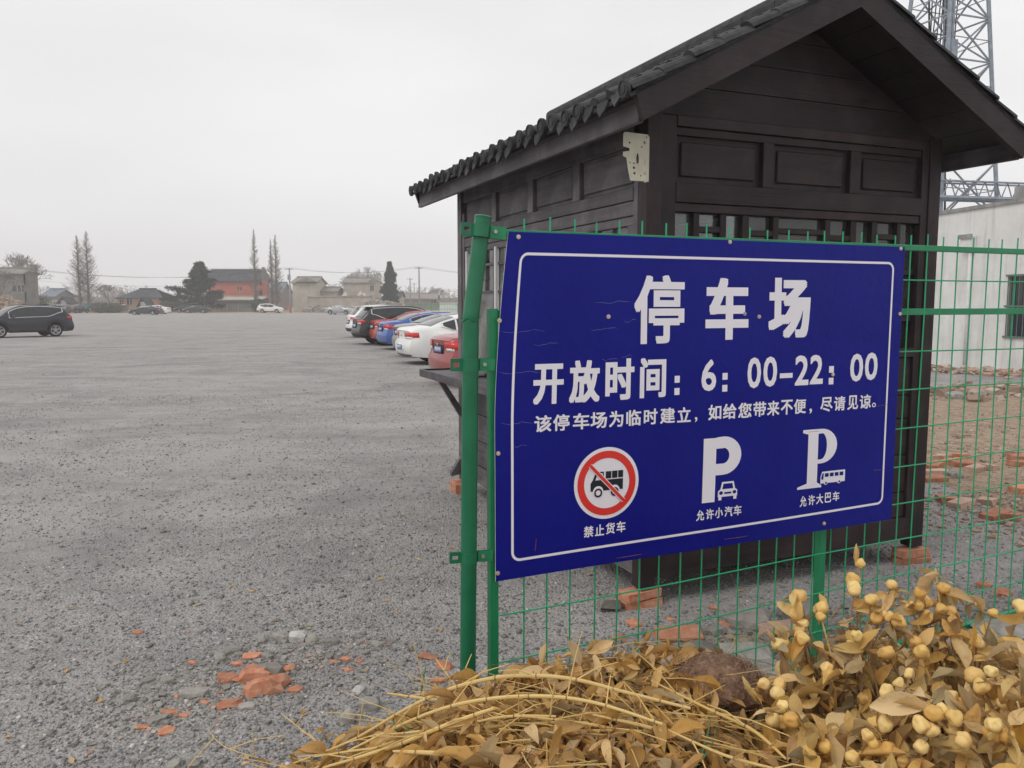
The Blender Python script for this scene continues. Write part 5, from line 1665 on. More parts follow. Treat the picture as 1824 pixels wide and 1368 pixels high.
# derelict beige houses
house('derelict_house', 'beige derelict house with small double gable, left of the broken wall', 522, 582, 503.5, 493, 172, 10, M['plaster_cream'], M['roof_weathered'], 'side', windows=((530, 529, 533, 540), (536.5, 528, 540, 540)), over=.3)
house('derelict_house', 'beige derelict house with brown shuttered window, right of the broken wall', 612, 680, 503.5, 495, 178, 10, M['plaster_beige'], M['roof_weathered'], 'side', windows=((660, 509, 666, 518),), over=.3)
house('derelict_house', 'collapsed middle house with patchy tiled roof between the two beige houses', 545, 612, 519, 512, 176, 7, M['plaster_beige'], M['roof_weathered'], 'side')
for (p0, p1, yb_, yt_, lb) in ((527, 566, 502, 493.5, 'small weathered gable on the roof of the left derelict house'), (655, 678, 502, 494, 'small dark gable on the roof of the right derelict house')):
    m = MB(); Y = 171.2
    m.prism([(Xp(p0, Y), Zp(yb_, Y)), (Xp(p1, Y), Zp(yb_, Y)), (Xp((p0 + p1) / 2, Y), Zp(yt_, Y))], Y, Y + 3, lambda a, b, c: (a, c, b))
    tag(m.build('roof_gable', M['roof_weathered']), lb, 'gable')
# broken boundary wall with rough top
def broken_wall():
    Y = 166; t = thing('broken_wall', 'long stained pale wall with crumbling coping before the derelict houses', 'wall', (Xp(548, Y), Y, 0))
    rr = random.Random(2); x = 0; W = Xp(663, Y) - Xp(548, Y)
    while x < W:
        w = min(rr.uniform(1.4, 3.0), W - x + .01); zt = Zp(529 + rr.uniform(-1.0, 1.0), Y)
        m = MB(); m.box(x + .005, x + w - .005, 0, .3, -.3, zt); m.build('wall_panel', M['plaster_beige'], t)
        m = MB(); m.hexa([(x, -.15, zt + .002), (x + w, -.15, zt + .002), (x + w, .5, zt + .002), (x, .5, zt + .002), (x, -.15, zt + rr.uniform(.15, .4)), (x + w, -.15, zt + rr.uniform(.15, .4)), (x + w, .5, zt + .3), (x, .5, zt + .3)]); m.build('coping', M['roof_weathered'], t)
        x += w
    # stepped left part
    for i, (p0, p1, yt) in enumerate(((524, 532, 524), (532, 541, 518), (541, 548, 522))):
        m = MB(); m.box(Xp(p0, Y) - Xp(548, Y), Xp(p1, Y) - Xp(548, Y) - .02, 0, .35, -.3, Zp(yt, Y)); m.build('wall_panel', M['plaster_cream'], t)
    for p0, hgt in ((613, 8), (640, 9), (646, 6)):
        m = MB(); xx = Xp(p0, Y) - Xp(548, Y); m.prism([(xx - .5, Zp(527, Y)), (xx + .7, Zp(527, Y)), (xx + .25, Zp(527 - hgt, Y)), (xx - .1, Zp(527 - hgt * .6, Y))], .1, .35, lambda a, b, c: (a, c, b)); m.build('wall_stump', M['white_plain'], t)
broken_wall()
# low sheds on the right
house('low_shed', 'long low grey shed with tiled roof right of the dark cypress', 712, 782, 532, 523, 215, 8, M['plaster_grey'], M['roof_weathered'], 'side', windows=((768, 535, 776, 540),), cat='shed')
house('low_shed', 'white flat-roofed shed beside the kiosk post at far right of the lot', 783, 842, 538, 538, 150, 6, M['white_plain'], M['concrete'], 'flat', cat='shed', over=.2)
house('low_shed', 'small house with white upturned gables near the cypress', 702, 720, 529, 521, 190, 7, M['plaster_beige'], M['roof_dark'], 'side', cat='shed')

# trees
def bare_tree(name, label, px, base_y, Y, H_, kind, seed, group=None, W_=None, mat='bark'):
    r = random.Random(seed)
    x = Xp(px, Y)
    t = thing(name, label, 'tree', (x, Y, 0), 0, group)
    tr = MB(); cr_ = MB()
    if kind == 'spire':          # narrow dawn redwood
        lean = r.uniform(-.15, .15)
        top = Vector((lean, 0, H_))
        tr.tube([(0, 0, -.2), (lean * .3, 0, H_ * .3), (lean * .7, 0, H_ * .7), top], [.34, .22, .11, .02], 6)
        for i in range(300):
            f = .10 + .88 * (i / 300); z = H_ * f
            ln = (W_ or 2.2) * (1 - f) ** .75 * r.uniform(.55, 1.15) * (1 if f > .2 else .5)
            a = r.uniform(0, 2 * math.pi)
            d = Vector((math.cos(a), math.sin(a), r.uniform(.25, .7)))
            p0 = Vector((lean * f, 0, z)); p1 = p0 + d * ln * .55; p2 = p1 + Vector((d.x, d.y, d.z + .5)) * ln * .45
            cr_.tube([p0, p1, p2], [.045, .032, .018], 3, cap=False)
            for q in range(4):
                s = p0.lerp(p2, r.uniform(.3, .95)); e = s + Vector((r.uniform(-1, 1), r.uniform(-1, 1), r.uniform(.1, 1))) * ln * .24
                cr_.tube([s, e], [.022, .013], 3, cap=False)
    else:                         # rounded broadleaf
        def grow(p, d, ln, rad, lvl):
            e = p + d * ln
            (tr if lvl < 2 else cr_).tube([p, p + d * ln * .5 + Vector((r.uniform(-1, 1), r.uniform(-1, 1), 0)) * ln * .05, e], [max(rad, .03), max(rad * .85, .028), max(rad * .68, .022)], 5 if lvl < 2 else 3, cap=False)
            if lvl >= 6: return
            n = 3 if lvl < 5 else 2
            for i in range(n):
                ax = Vector((r.gauss(0, 1), r.gauss(0, 1), r.gauss(0, .5)))
                nd = (d + ax.normalized() * r.uniform(.45, .85) + Vector((0, 0, .10))).normalized()
                grow(e, nd, ln * r.uniform(.66, .84), rad * .60, lvl + 1)
        tr.tube([(0, 0, -.2), (0, 0, H_ * .22)], [.32, .26], 6)
        for i in range(3):
            a = 2 * math.pi * i / 3 + r.random()
            grow(Vector((0, 0, H_ * .2)), Vector((math.cos(a) * .5, math.sin(a) * .5, 1)).normalized(), H_ * .215, .17, 1)
    tr.build('trunk', M[mat], t); cr_.build('crown', M['twigs'], t, flat_fix=False)
    return t
def hz_(py_top, Y): return Zp(py_top, Y)
gt = 'tall narrow bare conifers'
bare_tree('dawn_redwood', 'tall bare spire tree, left one of the pair behind the white stall', 143, 545, 160, hz_(417, 160), 'spire', 1, gt, 3.0, 'bark_red')
bare_tree('dawn_redwood', 'tall bare spire tree, right and taller of the pair behind the white stall', 158, 545, 160, hz_(410, 160), 'spire', 2, gt, 3.2, 'bark_red')
bare_tree('dawn_redwood', 'tall bare spire tree rising in front of the red building', 456, 545, 162, hz_(406, 162), 'spire', 3, gt, 1.9, 'bark_red')
bare_tree('dawn_redwood', 'bare spire tree just left of the tallest one beside the utility pole', 485.5, 545, 165, hz_(424, 165), 'spire', 4, gt, 1.6, 'bark_red')
bare_tree('dawn_redwood', 'bare spire tree nearest the utility pole', 493, 545, 162, hz_(416, 162), 'spire', 5, gt, 2.2, 'bark_red')
bare_tree('bare_tree', 'wide bare tree above the grey-brown house at the left edge', 24, 545, 140, hz_(436, 140), 'round', 6)
bare_tree('bare_tree', 'small bare tree between the spire pair and the brick house', 197, 545, 190, hz_(500, 190), 'round', 7)
bare_tree('bare_tree', 'rounded bare tree behind the right derelict house', 650, 545, 205, hz_(470, 205), 'round', 8)
bare_tree('bare_tree', 'second bare crown merging with the rounded one behind the derelict houses', 636, 545, 215, hz_(476, 215), 'round', 9)
bare_tree('bare_tree', 'grey bare tree low behind the shed near the kiosk', 780, 545, 230, hz_(508, 230), 'round', 10)
bare_tree('bare_tree', 'thin bare tree left edge above the rubble heap', -8, 545, 120, hz_(470, 120), 'round', 12)

def evergreen(name, label, px, Y, H_, W_, shape, mat, n, seed, leaf=.22):
    r = random.Random(seed); x = Xp(px, Y)
    t = thing(name, label, 'tree', (x, Y, 0))
    tr = MB(); tr.tube([(0, 0, -.2), (0, 0, H_ * .9)], [.28, .04], 6); 
    m = MB()
    if shape == 'cedar':
        tips = []
        for i in range(64):
            f = .12 + .86 * (i / 64) ** .95; z = H_ * f
            ln = W_ * (1 - f) ** 1.0 * r.uniform(.45, 1.3) + .2; a = i * 2.4 + r.uniform(-.4, .4)
            d = Vector((math.cos(a), math.sin(a), r.uniform(-.05, .22)))
            tr.tube([(0, 0, z), Vector((0, 0, z)) + d * ln], [.06, .015], 4)
            tips.append((Vector((0, 0, z)), d, ln))
        for k in range(n):
            p0, d, ln = r.choice(tips) ; f = r.random() ** .45
            c = p0 + d * ln * f + Vector((r.gauss(0, .20), r.gauss(0, .20), r.gauss(0, .13) - .10))
            for _ in range(1):
                q = Vector((r.gauss(0, 1), r.gauss(0, 1), r.gauss(0, .6))).normalized(); w = q.cross(Vector((r.random(), r.random(), 1))).normalized()
                s = leaf * r.uniform(.6, 1.5)
                m.face([c, c + q * s + w * s * .35, c + q * s * 1.9, c + q * s - w * s * .35])
    else:
        for k in range(n):
            f = r.random(); z = H_ * (.10 + .9 * f)
            lump = 1 + .22 * math.sin(z * 2.1 + seed) + .15 * math.sin(z * 5.3)
            prof = max(.02, 1 - f) ** .62 * min(1, (f + .05) / .22) ** .5 * 1.15
            a = r.uniform(0, 2 * math.pi); rad = W_ * prof * lump * (1 + .25 * math.sin(a * 3 + z)) * r.random() ** .35
            c = Vector((math.cos(a) * rad, math.sin(a) * rad, z))
            q = Vector((math.cos(a) * .5 + r.gauss(0, .4), math.sin(a) * .5 + r.gauss(0, .4), 1 + r.gauss(0, .4))).normalized(); w = q.orthogonal().normalized()
            s = leaf * r.uniform(.6, 1.4)
            m.face([c, c + q * s + w * s * .4, c + q * s * 1.9, c + q * s - w * s * .4])
    tr.build('trunk', M['bark'], t); m.build('crown', mat, t, flat_fix=False)
    return t
evergreen('cedar_tree', 'large dark spreading conifer beside the red building', 357, 158, hz_(466, 158), 7.4, 'cedar', M['needles'], 26000, 3, .24)
evergreen('cypress_tree', 'dark upright cypress right of the derelict houses', 695, 165, hz_(469, 165), 1.5, 'column', M['needles2'], 9000, 5, .22)
for i, (px, Y, h_, w_, lb) in enumerate(((65, 140, 3.2, 2.6, 'low dull bush under the grey-brown house'), (178, 150, 1.9, 1.8, 'low brown bush right of the teal crate'), (300, 156, 2.2, 2.0, 'low bush between the brick house and the dark conifer'),
                                          (462, 160, 2.6, 1.9, 'round dark bush at the right end of the annex'), (330, 157, 2.0, 2.2, 'bush at the foot of the dark conifer'), (200, 152, 1.8, 2.6, 'brown scrub between the stalls'))):
    r = random.Random(40 + i); t = thing('shrub', lb, 'bush', (Xp(px, Y), Y, 0)); m = MB(); s_ = MB()
    for k in range(9): s_.tube([(0, 0, -.1), (r.uniform(-w_, w_) * .6, r.uniform(-w_, w_) * .5, h_ * .7)], [.04, .015], 4)
    for k in range(2200):
        v = Vector((r.gauss(0, 1), r.gauss(0, 1), r.gauss(0, 1))).normalized() * r.random() ** .4; v = Vector((v.x * w_ * (1 + .3 * math.sin(v.z * 9 + i)), v.y * w_, h_ * .52 + v.z * h_ * .5))
        q = Vector((r.gauss(0, 1), r.gauss(0, 1), r.gauss(0, 1))).normalized(); w = q.orthogonal(); s = .13 * r.uniform(.6, 1.5)
        m.face([v, v + q * s + w * s * .4, v + q * s * 1.8, v + q * s - w * s * .4])
    s_.build('stem', M['bark'], t); m.build('foliage', M['scrub'] if i not in (3, 4) else M['needles2'], t, flat_fix=False)
# far tree line
def tree_line():
    r = random.Random(9); m = MB()
    for k in range(900):
        a = r.uniform(-.75, .75); Y = r.uniform(290, 350); x = math.tan(a) * Y
        H_ = r.uniform(5, 9) * (1 + .3 * noise.noise(Vector((x * .02, 3, 1))))
        m.tube([(x, Y, 0), (x + r.uniform(-.5, .5), Y, H_)], [.14, .03], 3, cap=False)
        for i in range(26):
            z = H_ * r.uniform(.25, .95); d = Vector((r.gauss(0, 1), r.gauss(0, .6), r.uniform(.3, 1.2))) * r.uniform(.6, 1.3)
            m.tube([(x, Y, z), Vector((x, Y, z)) + d], [.07, .04], 3, cap=False)
    o = m.build('far_woodland', M['twigs'], flat_fix=False); tag(o, 'hazy grey line of bare trees on the horizon', 'woodland', kind='stuff')
    m = MB()
    pts = [(-400 + i * 8, 3.6 + 1.4 * noise.noise(Vector((i * .3, 0, 0))) + 1.0 * noise.noise(Vector((i * 1.1, 5, 0)))) for i in range(101)]
    for (x0, z0), (x1, z1) in zip(pts[:-1], pts[1:]): m.hexa([(x0, 352, -1), (x1, 352, -1), (x1, 372, -1), (x0, 372, -1), (x0, 352, z0), (x1, 352, z1), (x1, 372, z1 + 1), (x0, 372, z0 + 1)])
    o = m.build('far_hedge', M['scrub']); tag(o, 'low dull hedge mass far behind the houses', 'hedge', kind='stuff')
tree_line()

# utility poles and wires
def pole(px, ytop, Y, lb, cross=True):
    z = Zp(ytop, Y, px); t = thing('utility_pole', lb, 'pole', (Xp(px, Y), Y, 0), 0, 'concrete utility poles')
    m = MB(); m.tube([(0, 0, -.3), (0, 0, z)], [.19, .12], 8); m.build('shaft', M['pole_conc'], t, smooth_=True)
    if cross:
        m = MB(); m.box(-.75, .75, -.17, -.125, z - .35, z - .25); m.build('cross_arm', M['steel_blue'], t)
        for dx in (-.65, 0, .65):
            m = MB(); m.tube([(dx, -.14, z - .24), (dx, -.14, z - .04)], .05, 6); m.build('insulator', M['white_plain'], t)
    return Vector((Xp(px, Y), Y, z))
p1 = pole(517, 477, 150, 'tall utility pole left of the derelict beige house')
m = MB(); m.box(-.25, .25, -.45, -.2, 6.0, 7.0); o = m.build('transformer_box', M['steel_blue'], bpy.data.objects['utility_pole'])
p2 = pole(747, 475, 150, 'tall utility pole right of the cypress')
p3 = pole(731, 495, 190, 'shorter utility pole left of the tall one near the cypress')
p4 = pole(738, 504, 240, 'shortest faint utility pole behind the sheds')
p5 = pole(-60, 462, 120, 'utility pole out at the left')
p6 = pole(920, 486, 145, 'utility pole hidden behind the kiosk')
p7 = pole(706, 490, 230, 'thin faint pole beside the cypress', False)
def cable(a, b, sag, lb, r=.022):
    m = MB(); pts = []
    for i in range(21):
        f = i / 20; p = a.lerp(b, f); p.z -= sag * 4 * f * (1 - f); pts.append(p)
    m.tube(pts, r, 4); tag(m.build('power_line', M['cable']), lb, 'cable')
for dx, nm in ((-.65, 'left'), (.65, 'right')):
    d = Vector((dx, -.14, 0))
    cable(p5 + d, p1 + d, 2.2, nm + ' wire sagging from the left edge to the pole by the derelict house')
    cable(p1 + d, p2 + d, 1.0, nm + ' wire between the two tall utility poles')
    cable(p2 + d, p6 + d, .6, nm + ' wire running from the pole by the cypress towards the kiosk')
cable(Vector((Xp(70, 200), 200, Zp(500, 200))), Vector((Xp(370, 200), 200, Zp(509, 200))), .6, 'low faint wire above the brick house roof', .025)

# iron railings, green fences, signs, crates
def rail_fence(px0, px1, Y, h, mat, label, step, posts, name='railing', rails=(.15, .95)):
    x0, x1 = Xp(px0, Y), Xp(px1, Y); t = thing(name, label, 'fence', (x0, Y, 0))
    for f in rails:
        m = MB(); m.box(0, x1 - x0, -.02, .02, h * f - .03, h * f + .03); m.build('rail', mat, t)
    n = int((x1 - x0) / posts)
    for i in range(n + 1):
        x = (x1 - x0) * i / n; m = MB(); m.box(x - .05, x + .05, -.05, .05, -.1, h * 1.05); m.build('post', mat, t)
    n = int((x1 - x0) / step); m = MB()
    for i in range(n):
        x = (x1 - x0) * (i + .5) / n; m.box(x - .014, x + .014, -.012, .012, h * rails[0], h * rails[-1])
    o = m.build('pickets', mat, t); o['kind'] = 'stuff'
rail_fence(404, 466, 160, 1.5, M['steel_blue'], 'grey iron railings in front of the annex and white cars', .3, 1.8)
rail_fence(722, 815, 118, 1.7, M['green_rail'], 'green mesh fence beyond the row of parked cars', .22, 2.6, 'distant_mesh_fence', (.05, .55, .97))
M['orange'] = mottled('orange_red_board', (.62, .13, .05), (.7, .17, .07), 2, .7); M['teal'] = mottled('teal_crate', (.04, .20, .17), (.06, .25, .21), 2, .7)
def boxy(name, label, cat, px0, px1, y0, y1, Y, d, mat, legs=0):
    x0, x1 = Xp(px0, Y), Xp(px1, Y); z0, z1 = max(.0, Zp(y1, Y)), Zp(y0, Y)
    t = thing(name, label, cat, ((x0 + x1) / 2, Y, 0)); w = (x1 - x0) / 2
    m = MB(); m.box(-w, w, 0, d, z0 + (.15 if legs else 0), z1); m.build('panel', mat, t, bevel=.02)
    for i in range(3):
        m = MB(); x = -w + (i + .5) * 2 * w / 3; m.box(x - .04, x + .04, -.04, -.001, z0 + (.2 if legs else .05), z1 - .05); m.build('rib', mat, t)
    for x in (-w + .05, w - .09):
        m = MB(); m.box(x, x + .04, .02, d - .02, -.05, z0 + .149 if legs else .02); m.build('leg', M['steel_blue'], t)
boxy('notice_board', 'orange-red board standing at the foot of the utility pole', 'board', 511.5, 519, 545, 554, 158, .15, M['orange'], 1)
boxy('waste_skip', 'teal crate at the foot of the two tall bare conifers', 'crate', 148, 160, 540, 552, 155, 1.4, M['teal'])
boxy('small_sign', 'small white sign box left of the dark blue saloon', 'sign', 213, 222, 542, 549, 157, .3, M['white_plain'], 1)
boxy('small_sign', 'small white sign box left of the dark conifer', 'sign', 281, 288, 544, 549, 157, .3, M['white_plain'], 1)

# rubble heaps
M['rubble_brown'] = leafy('brown_brick_rubble', (.22, .15, .11), (.34, .25, .19), (.48, .40, .33))
M['rubble_grey'] = leafy('grey_rubble', (.20, .18, .16), (.30, .27, .24), (.45, .42, .38))
def heap(px, Y, w, d, h, mat, label, n=500, smax=.5, seed=1, smin=.12):
    r = random.Random(seed); x0 = Xp(px, Y); m = MB()
    def hh(u, v): return max(0, 1 - (u * u + v * v)) ** .8 * h * (1 + .35 * noise.noise(Vector((u * 3, v * 3, seed))))
    for i in range(n):
        a = r.uniform(0, 2 * math.pi); q = math.sqrt(r.random()); u, v = q * math.cos(a), q * math.sin(a)
        s = r.uniform(smin, smax) * .5; c = Vector((u * w, v * d, hh(u, v)))
        rot = Matrix.Rotation(r.uniform(0, 6), 3, 'Z') @ Matrix.Rotation(r.uniform(-.8, .8), 3, 'X')
        m.hexa([c + rot @ Vector((x * s * r.uniform(.6, 1.2), y * s * r.uniform(.6, 1.1), z * s * r.uniform(.5, .8))) for x, y, z in ((-1, -1, -1), (1, -1, -1), (1, 1, -1), (-1, 1, -1), (-1, -1, 1), (1, -1, 1), (1, 1, 1), (-1, 1, 1))])
    # core under the pieces
    nn = 14; b0 = len(m.v)
    for j in range(nn + 1):
        for i in range(nn + 1):
            u, v = -1 + 2 * i / nn, -1 + 2 * j / nn; m.v.append((u * w, v * d, hh(u, v) - .04))
    for j in range(nn):
        for i in range(nn):
            a = b0 + j * (nn + 1) + i; m.f.append((a, a + 1, a + nn + 2, a + nn + 1)); m.mi.append(0)
    o = m.build('rubble_heap', mat, flat_fix=False); o.location = (x0, Y, gh(x0, Y)); tag(o, label, 'rubble', kind='stuff')
heap(4, 95, 3.2, 2.5, 2.2, M['rubble_brown'], 'brown timber and rubble heap at the left edge', 500, .9, 3)
heap(200, 154, 5, 2, 1.3, M['rubble_brown'], 'low brown earth bank left of the parked dark saloons', 400, .5, 4)
heap(238, 156, 3.5, 1.5, .7, M['rubble_brown'], 'low brown spoil behind the dark blue saloon', 200, .4, 5)
heap(570, 158, 3.6, 1.6, 1.2, M['rubble_grey'], 'small grey rubble heap at the foot of the broken wall', 350, .5, 6)
heap(676, 150, 4.2, 2.2, 2.3, M['rubble_grey'], 'grey rubble heap right of the broken wall', 600, .6, 7)
heap(708, 152, 3.6, 2.0, 1.6, M['rubble_brown'], 'reddish rubble heap under the dark cypress', 450, .5, 8)

# ------------------------------------------------------------------ bricks and stones lying about
def rock_mesh(seed, lx, ly, lz, jag=.22, mat=None):
    r = random.Random(seed); bm = bmesh.new()
    bmesh.ops.create_icosphere(bm, subdivisions=1 if (mat and mat.name == 'red_brick' and lx < .1) else 2, radius=1)
    if mat and mat.name == 'red_brick': jag *= 1.5
    for v in bm.verts:
        p = v.co.copy(); k = max(abs(p.x), abs(p.y), abs(p.z)); q = p / k * .8 + p * .25
        n_ = noise.noise(p * 1.6 + Vector((seed * 3.1, 0, 0))) * jag + noise.noise(p * 4 + Vector((0, seed * 2.3, 0))) * jag * .4
        q *= 1 + n_
        v.co = Vector((q.x * lx / 2, q.y * ly / 2, q.z * lz / 2))
    me = bpy.data.meshes.new('stone'); bm.to_mesh(me); bm.free()
    if mat: me.materials.append(mat)
    return me
def lay(px, py, Zoff=0):
    p = gz(px, py, .05)
    for _ in range(4): p = gz(px, py, gh(p.x, p.y) + Zoff)
    return p
def px_m(p): return FPX / p.y
def rock(name, px, py, wpx, hfrac, dfrac, mat, label, group, seed, rz=0, tilt=0, cat='stone', sink=.25, jag=.22):
    p = lay(px, py); w = wpx / px_m(p)
    o = inst(name, rock_mesh(seed, w, w * dfrac, w * hfrac, jag, mat)); o.location = p + Vector((0, 0, w * hfrac * (.5 - sink))); o.rotation_euler = (tilt, rng.uniform(-.1, .1), rz)
    return tag(o, label, cat, group)
gb = 'broken red brick fragments on the gravel at lower left'
frags = [(470, 1228, 78, .42, .5, .45, 'largest broken brick, pale streak along its edge, in the lower left cluster'),
 (452, 1206, 62, .4, .42, .45, 'second largest brick piece lying against the upper side of the largest'),
 (408, 1208, 42, .5, .7, .2, 'crumbled brick piece at the left of the two largest ones'),
 (407, 1255, 48, .3, .45, .25, 'flat brick sliver just below and left of the largest piece'),
 (450, 1166, 36, .35, .6, .3, 'bright orange brick chip above the largest brick pieces'),
 (422, 1180, 24, .4, .7, .1, 'small brick chip between the pale flat stone and the orange chip'),
 (449, 1189, 26, .5, .6, .6, 'small brick lump right above the two largest pieces'),
 (516, 1190, 24, .6, .7, .8, 'rounded salmon brick lump right of the pale stone'),
 (527, 1227, 30, .5, .6, .2, 'dark reddish lump right of the largest brick piece'),
 (343, 1178, 18, .5, .8, .1, 'small orange chip left of the flat pale stone'),
 (301, 1266, 34, .3, .5, .1, 'thin brick flake left of the cluster beside grey pebbles'),
 (331, 1271, 24, .3, .6, .4, 'small brick flake right of the thin one'),
 (366, 1250, 18, .5, .7, .2, 'small deep red chip below the flat grey stone'),
 (298, 1300, 30, .35, .9, .8, 'leaf-shaped brick piece lowest of the cluster'),
 (257, 1292, 24, .3, .6, .3, 'small brick flake left of the leaf-shaped piece'),
 (247, 1124, 20, .4, .6, .3, 'lone orange brick chip on bare gravel above the cluster'),
 (316, 1238, 14, .5, .8, .3, 'tiny brick chip left of the flat grey stone'),
 (616, 1172, 18, .5, 1.2, .2, 'orange brick crumb uppermost in the small patch left of the round post'),
 (594, 1176, 18, .4, .8, .3, 'orange brick crumb at the left of the small patch'),
 (619, 1190, 20, .3, .5, .1, 'brick crumb lowest in the small patch left of the round post'),
 (640, 1175, 16, .4, .8, .5, 'dark brick crumb at the right of the small patch')]
for i, (px, py, w, hf, df, rz, lb) in enumerate(frags):
    rock('brick_fragment', px, py + 4, w * .92, hf * 1.2, df, M['brick'], lb, gb, 100 + i, rz, rng.uniform(-.2, .3), 'brick', .36, .36)
gs = 'pale stones on the gravel at lower left'
stones = [(482, 1196, 40, .5, .6, 'pale rounded stone right of the brick pieces'), (392, 1173, 24, .5, .7, 'flat cream stone at the upper left of the brick cluster'), (345, 1236, 42, .35, .45, 'long flat grey stone left of the brick cluster'),
 (502, 1135, 34, .4, .6, 'flat tan stone above the brick cluster'), (530, 1138, 24, .8, .8, 'dark grey angular stone right of the flat tan one'), (556, 1140, 20, .6, .7, 'knobbly cream stone in the upper row'), (590, 1144, 26, .4, .5, 'long cream stone in the upper row'), (475, 1168, 26, .35, .4, 'thin white flake beside the orange chip'),
 (467, 1140, 20, .5, .6, 'small white pebble at the left of the upper row'), (440, 1258, 26, .4, .6, 'white pebble just under the largest brick piece'), (360, 1122, 18, .5, .6, 'grey pebble alone on the gravel above the flat cream stone'), (298, 1212, 20, .5, .7, 'cream pebble left of the long flat stone'),
 (282, 1282, 30, .4, .6, 'grey stone between brick flakes at the lower left'), (620, 1284, 26, .9, .8, 'white cube-like stone beside the dry stalks'), (658, 1258, 32, .7, .8, 'pale grey stone next to the dry stalks'), (672, 1148, 20, .5, .6, 'white pebble left of the round green post'),
 (310, 1362, 26, .4, .7, 'white pebble at the bottom edge'), (345, 1360, 22, .5, .8, 'second white pebble at the bottom edge, right of the first'), (565, 1338, 36, .5, .7, 'pale rough lump under the tip of the dry stalks'), (545, 1352, 30, .5, .8, 'cream lump below the pale rough one'),
 (638, 1230, 20, .5, .8, 'small grey stone above the dry stalks'), (232, 1246, 20, .6, .9, 'whitish pebble left of the brick flakes'), (265, 1210, 18, .5, .7, 'tan pebble further left of the long flat stone'), (410, 1160, 34, .35, .5, 'flat grey stone behind the flat cream one')]
for i, (px, py, w, hf, df, lb) in enumerate(stones):
    rock('stone', px, py + 3, w * 1.18, hf * 1.1, df, M['stone'] if i not in (4, 20) else M['gravel'], lb, gs, 200 + i, rng.uniform(0, 3), rng.uniform(-.2, .2), 'stone', .3)
# rubble behind and under the fence
gr_ = 'mortar-covered rubble along the foot of the fence'
rub = [(1335, 1118, 78, .55, .75, 'mortar_stone', 'large grey mortar-crusted block leaning behind the fence wires'), (1385, 1128, 74, .35, .5, 'brick_pale', 'half-buried mortared brick right of the large grey block'), (1420, 1100, 66, .6, .8, 'mortar_stone', 'rough grey lump near the square fence post'),
 (1240, 1168, 62, .5, .6, 'mortar_stone', 'rounded mortar lump in front of the lying red brick'), (1272, 1132, 34, .7, .9, 'mortar_stone', 'grey lump at the right end of the lying red brick'), (1290, 1122, 26, .9, .9, 'brick', 'red brick stub wedged beside the grey lump'), (1330, 1178, 90, .4, .7, 'stone', 'wide pale slab under the bottom rail'),
 (1370, 1205, 70, .5, .8, 'stone', 'pale rough stone right of the root ball'), (1406, 1160, 56, .45, .7, 'mortar_stone', 'grey lump beneath the fruiting twigs'), (1145, 1158, 56, .4, .5, 'stone', 'pale flat stone just above the leaf heap'), (1128, 1114, 30, .5, .8, 'brick', 'small dark brick lump on the gravel under the sign'),
 (1105, 1142, 26, .5, .9, 'brick', 'red chip peeping above the dry leaves'), (1193, 1105, 14, .6, .9, 'brick', 'tiny orange chip between two fence wires'), (1272, 1085, 20, .4, .8, 'brick', 'small red flake in the kiosk shade'), (1715, 1165, 110, .28, .8, 'stone', 'broad pale slab below the bottom rail at the right'),
 (1780, 1128, 90, .3, .9, 'stone', 'pale slab at the right edge below the bottom rail'), (1640, 1195, 70, .4, .8, 'mortar_stone', 'grey lump among the fruiting twigs'), (1180, 1180, 40, .6, .8, 'brick_pale', 'broken pale brick end beside the leaf heap'), (790, 1190, 34, .4, .7, 'brick', 'red flat chip at the foot of the round post'), (765, 1172, 30, .3, .6, 'brick', 'thin red chip left of the round post foot'), (782, 1215, 30, .4, .6, 'brick', 'dark red chip right by the round post foot')]
for i, (px, py, w, hf, df, mt, lb) in enumerate(rub):
    rock('rubble_stone', px, py, w, hf, df, M[mt], lb, gr_, 300 + i, rng.uniform(-.6, .6), rng.uniform(-.25, .25), 'rubble', .25, .30)
p = lay(1208, 1142); brick_thing('brick', BR[1], p + Vector((0, 0, .03)), (.25, .02, ANG * .35), 'whole red brick lying on its edge behind the fence wires', None)
rock('brick_fragment', 1752, 1046, 28, .6, .8, M['brick'], 'dark red lump behind the lower fence wires at the right', None, 451, .3, 0, 'brick', .3)
rock('brick_fragment', 1786, 1062, 34, .6, .8, M['brick'], 'rounded dark red lump right of the smaller one behind the lower wires', None, 452, .7, 0, 'brick', .3)
